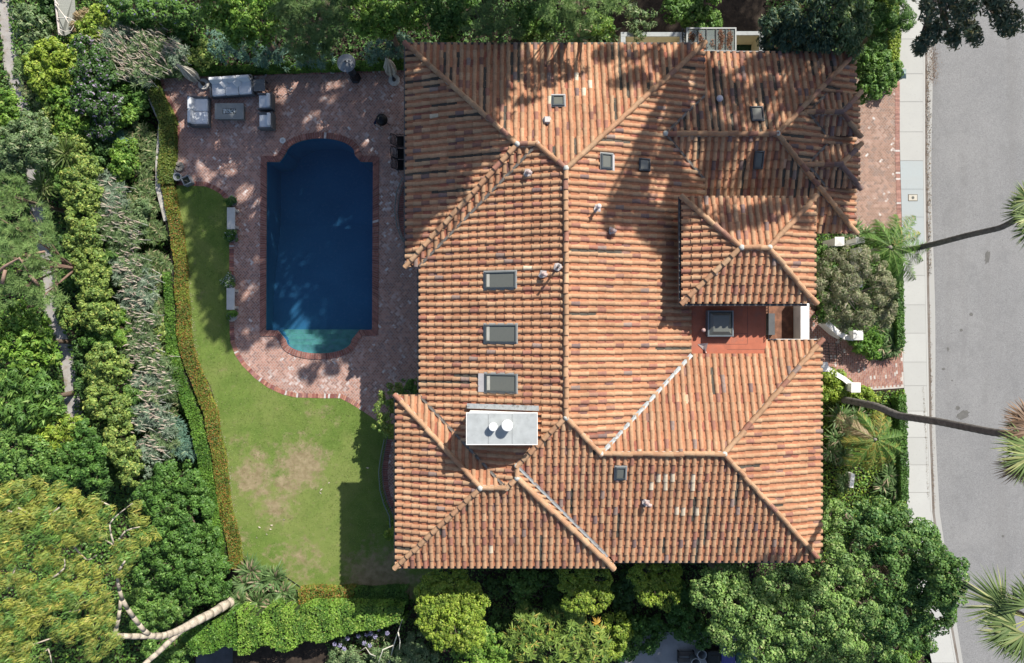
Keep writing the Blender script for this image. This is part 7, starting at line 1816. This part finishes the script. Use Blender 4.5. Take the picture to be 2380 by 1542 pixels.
# ------------------------------------------------------------------ patio furniture
FR = (.13, .135, .14); CU = (.66, .68, .70)
def cushion(root, name, c, d, col=CU, M_=None, bev=.05):
    mb = MB(); mb.box((0, 0, 0), d, col); o = mb.build(name, M['fabric'], root, bevel=bev); o.location = c
    if M_ is not None: o.rotation_euler = M_
    return o
def seat(name, label, cat, px, py, rz, w_, d_, ncush, group=None, pillows=0):
    """lounge seat: local +y is the back, local x the width"""
    p = P(px, py, .4); root = empty(name, (p.x, p.y, .004), label, cat, group, rz=R(rz))
    mb = MB(); mb.box((0, 0, .20), (w_ - .02, d_ - .02, .16), FR); mb.build('seat_base', M['wicker'], root)
    mb = MB(); mb.box((0, d_ / 2 - .04, .38), (w_, .07, .54), FR); mb.build('back_frame', M['wicker'], root)
    for s in (-1, 1):
        mb = MB(); mb.box((s * (w_ / 2 - .035), -.05, .31), (.07, d_ - .10, .42), FR); mb.build('armrest', M['wicker'], root)
        for sy in (-1, 1): mb = MB(); mb.box((s * (w_ / 2 - .08), sy * (d_ / 2 - .1), .06), (.05, .05, .12), FR); mb.build('leg', M['wicker'], root)
    cw = (w_ - .15) / ncush
    for i in range(ncush):
        x = -w_ / 2 + .075 + cw * (i + .5)
        cushion(root, 'seat_cushion', (x, -.08, .38), (cw - .015, d_ - .26, .17))
        cushion(root, 'back_cushion', (x, d_ / 2 - .19, .58), (cw - .015, .19, .44), M_=(R(-14), 0, 0))
    for i in range(pillows):
        cushion(root, 'throw_pillow', ((-.33 if pillows > 1 else 0) + .68 * i, d_ / 2 - .38, .56), (.36, .10, .36), (.70, .71, .72), M_=(R(-48), R(0), R(35)), bev=.045)
    return root
seat('sofa', 'three-seat outdoor sofa with pale cushions and two throw pillows', 'sofa', 539, 202, 4, 2.25, .98, 3, pillows=2)
seat('loveseat', 'two-seat outdoor sofa with pale cushions facing the fire table from the left', 'sofa', 463, 260, 90, 1.52, 1.02, 2)
ac = seat('armchair', 'upper pale-cushioned armchair facing the fire table from the right', 'armchair', 618, 237, -90, .84, .80, 1, 'armchairs by the fire table')
ac2 = copy_tree(ac); ac2.location = (P(619, 282, .4).x, P(619, 282, .4).y, .004); ac2['label'] = 'lower pale-cushioned armchair facing the fire table from the right'
p = P(533, 259, .42); root = empty('fire_table', (p.x, p.y, .004), 'long grey concrete fire table with a rectangular burner, between the lounge seats', 'fire table')
mb = MB(); mb.box((0, 0, .19), (1.36, .70, .38), (.20, .21, .20)); mb.build('table_base', M['wicker'], root)
mb = MB(); w_, d_, a_, b_ = 1.50, .82, .70, .26
for (cx, cy, sx, sy) in ((0, (d_ / 2 + b_ / 2) / 2, w_, d_ / 2 - b_ / 2), (0, -(d_ / 2 + b_ / 2) / 2, w_, d_ / 2 - b_ / 2), ((w_ / 2 + a_ / 2) / 2, 0, w_ / 2 - a_ / 2, b_), (-(w_ / 2 + a_ / 2) / 2, 0, w_ / 2 - a_ / 2, b_)):
    mb.box((cx, cy, .41), (sx, sy, .06), (.25, .26, .25))
mb.build('table_top', M['paint'], root)
mb = MB(); mb.box((0, 0, .385), (a_ - .002, b_ - .002, .01), (.04, .04, .04)); mb.build('burner_tray', M['metal'], root)
mb = MB()
for _ in range(150): mb.box((random.uniform(-.31, .31), random.uniform(-.10, .10), random.uniform(.40, .43)), [random.uniform(.02, .045)] * 3, random.choice([(.5, .55, .55), (.3, .35, .36), (.65, .68, .68)]), M=Matrix.Rotation(random.random() * 3, 3, Vector((random.random(), random.random(), 1)).normalized()))
o = mb.build('glass_pebbles', M['paint'], root); o['kind'] = 'stuff'
p = P(603, 199, .45); root = empty('side_table', (p.x, p.y, .004), 'small square grey slatted side table right of the sofa', 'table', rz=R(2))
mb = MB()
for i in range(9): mb.box((0, -.27 + i * .0675, .47), (.60, .058, .03), (.20, .20, .20))
mb.build('table_top', M['wicker'], root)
mb = MB(); mb.box((0, 0, .43), (.56, .58, .05), (.12, .12, .12)); mb.build('apron', M['wicker'], root)
for sx in (-1, 1):
    for sy in (-1, 1): mb = MB(); mb.box((sx * .26, sy * .27, .20), (.05, .05, .41), (.12, .12, .12)); mb.build('leg', M['wicker'], root)

def umbrella(px, py, h, lean, label):
    p = P(px, py, .1); root = empty('closed_umbrella', (p.x, p.y, .004), label, 'umbrella', 'closed patio umbrellas')
    mb = MB(); mb.lathe((0, 0, 0), [(.30, 0), (.31, .06), (.27, .12), (.10, .13), (0, .13)], 28, (.52, .50, .46)); mb.build('base', M['paint'], root, smooth=False)
    mb = MB(); mb.tube([(0, 0, .1), (lean[0] * .3, lean[1] * .3, .9), (lean[0], lean[1], h)], .028, 10, (.03, .03, .032)); mb.build('pole', M['metal'], root)
    mb = MB(); mb.lathe((0, 0, .12), [(.11, 0), (.09, .10), (.05, .30)], 16, (.03, .03, .03)); mb.build('collar', M['metal'], root)
    n = 32; prof = [(.90, .13), (1.05, .20), (1.3, .23), (1.6, .22), (1.9, .17), (2.2, .11), (h - .12, .06), (h, .02)]; vs = []; fs = []
    for (z, r) in prof:
        t = (z / h); cx, cy = lean[0] * t, lean[1] * t
        for k in range(n):
            a = 2 * math.pi * k / n + z * .5; rr = r * (1 + .34 * (1 if k % 4 < 2 else -1) * (1 if z < 2 else .5)) * random.uniform(.92, 1.08)
            vs.append((cx + rr * math.cos(a), cy + rr * math.sin(a), z + (random.uniform(-.1, .05) if z < 1 else 0)))
    for i in range(len(prof) - 1):
        for k in range(n): fs.append((i * n + k, i * n + (k + 1) % n, (i + 1) * n + (k + 1) % n, (i + 1) * n + k))
    mb = MB(); mb.add(vs, fs, (.52, .49, .42)); mb.build('folded_canopy', M['fabric'], root)
    mb = MB(); t = 1.45 / h; mb.tube([(lean[0] * t + .24 * math.cos(a), lean[1] * t + .24 * math.sin(a), 1.45) for a in np.linspace(0, 2 * math.pi, 17)], .014, 5, (.35, .33, .28), caps=False); mb.build('tie_strap', M['fabric'], root)
umbrella(473, 196, 2.75, (-.12, .02), 'closed cream umbrella on a round base left of the sofa')
umbrella(916, 186, 2.6, (.04, .16), 'closed cream umbrella on a round base near the upper left roof corner')
# patio heater
p = P(824, 178, .3); root = empty('patio_heater', (p.x, p.y, .004), 'patio heater with ribbed grey dome and black six-sided base', 'patio heater')
mb = MB(); mb.lathe((0, 0, 0), [(.30, 0), (.30, .10), (.24, .14), (.20, .70), (.24, .74), (.22, .80), (0, .80)], 6, (.022, .024, .028)); mb.build('base', M['metal'], root)
mb = MB(); mb.tube([(0, 0, .8), (0, 0, 1.95)], .035, 10, (.05, .05, .055)); mb.build('pole', M['metal'], root)
mb = MB(); mb.lathe((0, 0, 1.75), [(.10, 0), (.13, .05), (.13, .26), (.08, .30)], 16, (.07, .07, .075)); mb.build('burner', M['metal'], root)
mb = MB(); prof = []
for i in range(15):
    r = .46 - i * .028; prof.append((r, 2.07 + i * .0125 + (.006 if i % 2 else 0)))
mb.lathe((0, 0, 0), prof + [(.07, 2.25), (.06, 2.29), (.035, 2.29)], 36, (.22, .235, .25)); mb.build('dome', M['metal'], root)
mb = MB(); mb.lathe((0, 0, 2.285), [(.04, 0), (.04, .015), (0, .017)], 14, (.02, .02, .02)); mb.build('top_knob', M['metal'], root)
# black covered grill
p = P(890, 283, .4); root = empty('covered_grill', (p.x, p.y, .004), 'black domed grill with navy cover on the patio between pool and house', 'grill', rz=R(-30))
mb = MB(); mb.lathe((0, 0, .45), [(.10, 0), (.26, .08), (.31, .22), (.29, .34), (.20, .43), (.07, .47), (0, .475)], 20, (.008, .008, .010)); mb.build('kettle', M['metal'], root, smooth=True)
mb = MB(); mb.tube([(-.02 + .12 * math.cos(a), .12 * math.sin(a), .90) for a in np.linspace(0, 4.5, 14)], .012, 5, (.06, .07, .06)); mb.build('handle', M['metal'], root)
mb = MB(); mb.add([(-.34, .22, .55), (-.20, .25, .72), (-.18, -.20, .74), (-.36, -.28, .5), (-.50, .10, .12), (-.46, -.30, .10), (-.28, -.38, .15)], [(0, 1, 2, 3), (0, 3, 5, 4), (3, 2, 6, 5)], (.015, .02, .05)); mb.build('cover', M['fabric'], root)
for a in (0.3, 2.4, 4.5): mb = MB(); mb.tube([(.12 * math.cos(a), .12 * math.sin(a), .5), (.30 * math.cos(a), .30 * math.sin(a), 0)], .016, 6, (.02, .02, .02)); mb.build('leg', M['metal'], root)
mb = MB(); mb.box((.0, -.36, .56), (.46, .05, .02), (.40, .36, .30)); mb.build('shelf', M['paint'], root)
# slat-back chairs and table under the eave
def slat_chair(px, py, label):
    p = P(px, py, .45); root = empty('slatted_chair', (p.x, p.y, .004), label, 'chair', 'black slat-back chairs at the table under the eave')
    BK = (.012, .012, .013)
    mb = MB(); mb.box((0.02, 0, .43), (.46, .54, .05), BK); mb.build('seat', M['fabric'], root)
    for sx in (-1, 1):
        for sy in (-1, 1): mb = MB(); mb.tube([(sx * .22, sy * .25, .42), (sx * .25, sy * .27, 0)], .018, 6, BK); mb.build('leg', M['metal'], root)
    for s in (-1, 1):
        mb = MB(); mb.tube([(-.22, s * .27, .42), (-.30, s * .27, .75), (-.44, s * .26, .98)], .02, 6, BK); mb.build('back_post', M['metal'], root)
        mb = MB(); mb.tube([(-.24, s * .28, .62), (.0, s * .29, .66), (.2, s * .28, .62), (.22, s * .27, .43)], .018, 6, BK); mb.build('armrest', M['metal'], root)
    for i in range(5):
        t = i / 4; x = -.23 - .21 * t; z = .50 + .48 * t
        mb = MB(); pts = [(x - .035 * math.sin(math.pi * k / 6), -.27 + .54 * k / 6, z) for k in range(7)]; mb.tube(pts, .02 if 0 < i < 4 else .024, 6, BK); mb.build('slat', M['metal'], root)
slat_chair(932, 329, 'uppermost black slat-back chair at the table under the left eave')
slat_chair(933, 358, 'middle black slat-back chair at the table under the left eave')
slat_chair(934, 384, 'lowest black slat-back chair at the table under the left eave')
a, b = P(940, 404, .74), P(963, 308, .74); root = empty('patio_table', ((a.x + b.x) / 2, (a.y + b.y) / 2, .004), 'grey patio table mostly hidden under the left eave behind the black chairs', 'table')
mb = MB(); mb.box((0, 0, .73), (b.x - a.x, b.y - a.y, .03), (.16, .18, .21)); mb.build('table_top', M['paint'], root, bevel=.01)
for sx in (-1, 1):
    for sy in (-1, 1): mb = MB(); mb.tube([(sx * .2, sy * .9, .7), (sx * .2, sy * .9, 0)], .025, 8, (.03, .03, .03)); mb.build('leg', M['metal'], root)
# benches and flower pots beside the lawn
def bench(px, py, label):
    p = P(px, py, .44); root = empty('stone_bench', (p.x, p.y, .004), label, 'bench', 'pale stone benches beside the lawn')
    mb = MB(); mb.box((0, 0, .42), (.42, 1.14, .07), (.50, .50, .47)); mb.build('seat_slab', M['paint'], root, bevel=.012)
    for s in (-1, 1): mb = MB(); mb.box((.03, s * .44, .19), (.44, .14, .38), (.46, .46, .43), taper=.9); mb.build('support', M['paint'], root, bevel=.01)
bench(537, 508, 'upper pale stone bench between lawn and pool'); bench(536, 695, 'lower pale stone bench between lawn and pool')
def potted(px, py, r, label, pal, h=.55, flowers=0, rimcol=(.16, .17, .16), spill=False):
    p = P(px, py, .3); root = empty('potted_plant', (p.x, p.y, .004), label, 'potted plant', 'potted plants beside the benches'); rr = r / 44
    mb = MB(); mb.lathe((0, 0, 0), [(rr * .62, 0), (rr * .9, .26), (rr * .98, .30), (rr * .98, .34), (rr * .86, .34), (rr * .8, .28), (0, .27)], 22, rimcol); mb.build('pot', M['paint'], root)
    lobes = [(0, 0, h - rr * .7, rr * 1.0)] + ([(-.16, -.06, h - rr * .9, rr * .7), (-.10, .12, h - rr, rr * .6)] if spill else [])
    V, F, C = clump_leaves(lobes, pal, L=.065, W=.04, clump=.16, cover=1.3)
    if flowers:
        k = RNG.uniform(0, 1, len(C)) < flowers; C = C.copy(); C[k] = [.72, .72, .74]
    o = np_mesh('foliage', V, F, C, M['leaf']); o.parent = root
potted(539, 468, 12, 'topmost round clipped potted plant beside the lawn, above the upper bench', 'ficus')
potted(539, 549, 14, 'bushy potted plant spilling over just below the upper bench', 'ficus', flowers=.04, spill=True)
potted(534, 651, 14, 'white-flowering potted plant just above the lower bench', 'mid', flowers=.18, spill=True)
potted(539, 736, 12, 'lowest round clipped potted plant in a pale pot, below the lower bench', 'hedge', rimcol=(.45, .44, .40))
# empty pots by the corner of the lawn
def emptypot(px, py, r, h, label):
    p = P(px, py, h); root = empty('empty_pot', (p.x, p.y, .004), label, 'pot', 'empty grey pots at the corner of the lawn'); rr = r / 44
    mb = MB(); mb.lathe((0, 0, 0), [(rr * .7, 0), (rr * .98, h - .04), (rr, h), (rr * .82, h), (rr * .72, h - .12), (0, h - .14)], 24, (.20, .22, .235), cap=False); mb.build('pot_body', M['paint'], root, smooth=False)
    mb = MB(); mb.lathe((0, 0, h - .13), [(rr * .74, 0), (0, .012)], 20, (.05, .075, .04)); mb.build('soil', M['paint'], root)
emptypot(401, 399, 6.2, .32, 'smallest empty round grey pot at the corner of the lawn'); emptypot(411.6, 411, 9.4, .42, 'larger empty round grey pot at the corner of the lawn')
p = P(432, 419, .4); root = empty('square_planter', (p.x, p.y, .004), 'empty square grey planter set at an angle where patio meets lawn', 'planter', rz=R(25))
for (cx, cy, sx, sy) in ((0, .20, .44, .05), (0, -.20, .44, .05), (.195, 0, .05, .35), (-.195, 0, .05, .35)): mb = MB(); mb.box((cx, cy, .19), (sx, sy, .38), (.22, .24, .255)); mb.build('side', M['paint'], root)
mb = MB(); mb.box((0, 0, .13), (.34, .35, .26), (.05, .06, .035)); mb.build('soil', M['paint'], root)
mb = MB(); mb.tube([(-.12, .05, .28), (-.05, .0, .42), (.02, -.04, .40), (.0, -.12, .30)], .012, 5, (.35, .30, .2)); mb.build('twig', M['paint'], root)
p = P(416.5, 387, .12); root = empty('mosaic_disc', (p.x, p.y, .004), 'round pebble mosaic table with a short black handle on it, beside the empty pots', 'ornament')
mb = MB(); mb.lathe((0, 0, 0), [(.20, 0), (.24, .10), (.25, .12), (0, .125)], 28, (.30, .29, .25)); mb.build('disc', M['paint'], root)
mb = MB()
for ring_ in range(1, 5):
    for k in range(ring_ * 7):
        a = 2 * math.pi * k / (ring_ * 7); r_ = ring_ * .052; mb.box((r_ * math.cos(a), r_ * math.sin(a), .128), (.030, .022, .012), random.choice([(.52, .50, .42), (.42, .40, .34), (.22, .20, .16), (.34, .22, .16)]), rz=a)
mb.build('pebbles', M['paint'], root)
mb = MB(); mb.tube([(-.17, .07, .16), (-.05, .0, .17)], .022, 8, (.01, .01, .012)); mb.lathe((0, -.02, .13), [(.035, 0), (.03, .05), (0, .055)], 10, (.02, .015, .02)); mb.build('handle', M['metal'], root)

# ------------------------------------------------------------------ odds and ends
p = P(2102, 170, 1.25); root = empty('lantern_post', (p.x, p.y, 0), 'square grey-green metal lantern on a post beside the sidewalk, at the glossy bush', 'lantern')
mb = MB(); mb.box((0, 0, .45), (.22, .28, .9), (.10, .11, .11)); mb.build('post', M['paint'], root)
mb = MB(); mb.box((0, 0, 1.02), (.24, .34, .22), (.30, .26, .22)); mb.build('lamp_box', M['paint'], root)
mb = MB(); A = [(-.16, -.25, 1.14), (.16, -.25, 1.14), (.16, .25, 1.14), (-.16, .25, 1.14), (-.03, -.05, 1.30), (.03, -.05, 1.30), (.03, .05, 1.30), (-.03, .05, 1.30)]
mb.add(A, [(i, (i + 1) % 4, 4 + (i + 1) % 4, 4 + i) for i in range(4)] + [(4, 5, 6, 7)], (.20, .27, .26)); mb.build('roof', M['metal'], root)
p = P(2121.5, 460, 0); root = empty('utility_cover', (p.x, p.y, .0), 'small square concrete utility cover with a dark round lid, set in the sidewalk', 'utility cover')
mb = MB(); mb.box((0, 0, .004), (.50, .36, .008), (.10, .085, .06)); mb.build('frame', M['paint'], root)
mb = MB(); mb.box((0, 0, .012), (.44, .30, .008), (.46, .43, .36)); mb.build('lid', M['paint'], root)
mb = MB(); mb.lathe((0, 0, .016), [(.075, 0), (.075, .006), (.02, .008), (0, .008)], 16, (.10, .10, .09)); mb.build('inspection_lid', M['paint'], root)
# oil stains and patched spots on the street
M['stain'] = mat_flat('oil_stain', (.125, .122, .115), rough=.9, nscale=6, namt=.15)
def blob(x, y, rx, ry, rot):
    n = 20; pts = []
    for k in range(n):
        a = 2 * math.pi * k / n; f = random.uniform(.75, 1.15); dx, dy = rx * f * math.cos(a), ry * f * math.sin(a); c_, s_ = math.cos(R(rot)), math.sin(R(rot)); pts.append((x + dx * c_ - dy * s_, y + dx * s_ + dy * c_))
    sheet('street_stain', pts, -.1165 + .002, M['stain'])
for a_ in ((2295, 598, 6, 16, 10), (2238, 1245 - 280, 17, 9, -30), (2226, 949, 6, 5, 0), (2257, 731, 5, 4, 0), (2234, 1328 - 560, 4, 4, 0), (2203, 812, 3, 5, 0), (2193, 858, 4, 3, 0), (2331, 1247 - 0, 3, 3, 0), (2213, 885, 2.5, 2, 0)): blob(*a_)
litter('leaf_litter', [(2157, 150), (2158, 372), (2160, 520), (2160, 640)], 1500, .07, -.10, [(.10, .06, .04), (.16, .10, .06), (.30, .22, .14), (.07, .06, .05)], (.02, .07), 'brown leaf litter in the gutter along the upper half of the kerb')
litter('leaf_litter', [(2165, 110), (2170, 160), (2168, 190)], 900, .16, -.105, [(.20, .12, .08), (.16, .10, .07), (.26, .18, .12)], (.02, .06), 'patch of brown leaf litter on the street under the overhanging branches')
litter('leaf_litter', [(2160, 700), (2166, 1000), (2172, 1190)], 500, .05, -.10, [(.14, .09, .06), (.26, .18, .12)], (.02, .06), 'thin brown litter in the gutter along the lower half of the kerb')
litter('leaf_litter', [(2146, 900), (2152, 1020), (2158, 1160)], 260, .03, .01, [(.14, .09, .05), (.22, .17, .10)], (.02, .05), 'dry weeds and litter in the sidewalk seam next to the kerb')
litter('leaf_litter', [(410, 470), (432, 600), (446, 740), (460, 850), (500, 930), (512, 1000), (532, 1090), (545, 1200), (568, 1300)], 1100, .09, .02, [(.40, .34, .24), (.30, .24, .16), (.46, .42, .32)], (.02, .07), 'pale dry litter along the seam of lawn and reddish planting strip')
litter('leaf_litter', [(620, 1205), (640, 1245), (570, 1250), (700, 1180), (880, 1095), (760, 1030)], 11, .3, .03, [(.62, .52, .42), (.7, .6, .5)], (.10, .2), 'a few pale fallen bark pieces on the lawn')
m_ = MB(); m_.tube([P(650, 1330, .04), P(665, 1342, .04), P(680, 1352, .04), P(706, 1370, .04)], .02, 6, (.03, .03, .03)); o = m_.build('edging_pipe', M['metal']); tag(o, 'thin black pipe curving along the lower left edge of the lawn', 'pipe')
# wire fence panel with bare branches, top left
root = empty('wire_fence', P(150, 40, .4), 'sagging grey wire mesh fence panel on a pale post near the top left corner', 'fence')
mb = MB(); mb.tube([P(126, -20, 1.2), P(132, 30, 1.3), P(138, 82, 1.2)], .05, 8, (.50, .44, .40)); mb.build('post', M['paint'], root, world=True)
mb = MB(); A = [P(130, -20, 1.1), P(172, -20, .5), P(178, 70, .4), P(150, 84, .8), P(140, 82, 1.1)]; mb.add(A + [a_ - Vector((0, 0, .02)) for a_ in A], [(4, 3, 2, 1, 0), (5, 6, 7, 8, 9)], (.22, .23, .21)); mb.build('mesh_panel', M['wicker'], root, world=True)
root = empty('bare_branch', P(140, 60, .5), 'bare white branches lying over the wire fence panel', 'branch'); mb = MB()
for pts in ([(128, 10, 1.4), (150, 38, 1.5), (172, 48, 1.4)], [(134, 42, 1.4), (160, 42, 1.5), (176, 50, 1.3)], [(137, 68, 1.4), (152, 74, 1.5), (165, 72, 1.4), (172, 60, 1.3)], [(137, 76, 1.4), (145, 82, 1.4)], [(128, 2, 1.4), (138, 14, 1.5)], [(150, 38, 1.5), (160, 55, 1.5)]):
    mb.tube([P(*a_) for a_ in pts], [.03, .022, .014, .01][:len(pts)], 5, (.60, .55, .48))
mb.build('branches', M['bark'], root, world=True)
# fallen leaves on the northern roof slopes
def roof_litter(pl, box, n, label):
    x = RNG.uniform(box[0], box[2], n); y = RNG.uniform(box[1], box[3], n); a, b, c, g = PL[pl]
    pos = np.stack([x, y, a + b * x + c * y + RNG.uniform(.05, .12, n)], 1); nr = RNG.normal(0, .4, (n, 3)); nr[:, 2] = 1
    cc = np.array([[.30, .19, .10], [.16, .10, .06], [.40, .29, .17], [.08, .06, .04]])[RNG.integers(0, 4, n)]
    o = leaf_obj('leaf_litter', pos, nr, RNG.uniform(.03, .09, n), .022, cc, M['leaf']); tag(o, label, 'leaf litter', kind='stuff')
roof_litter('ND', (9.2, 8.9, 14, 12.6), 1500, 'dry leaves caught between the tiles of the upper right roof slope')
roof_litter('NA', (-2.0, 9.8, 6.0, 12.7), 900, 'dry leaves caught between the tiles of the top roof slope')
roof_litter('ED', (14.0, 5, 15.6, 12.3), 400, 'dry leaves caught around the two small gables')
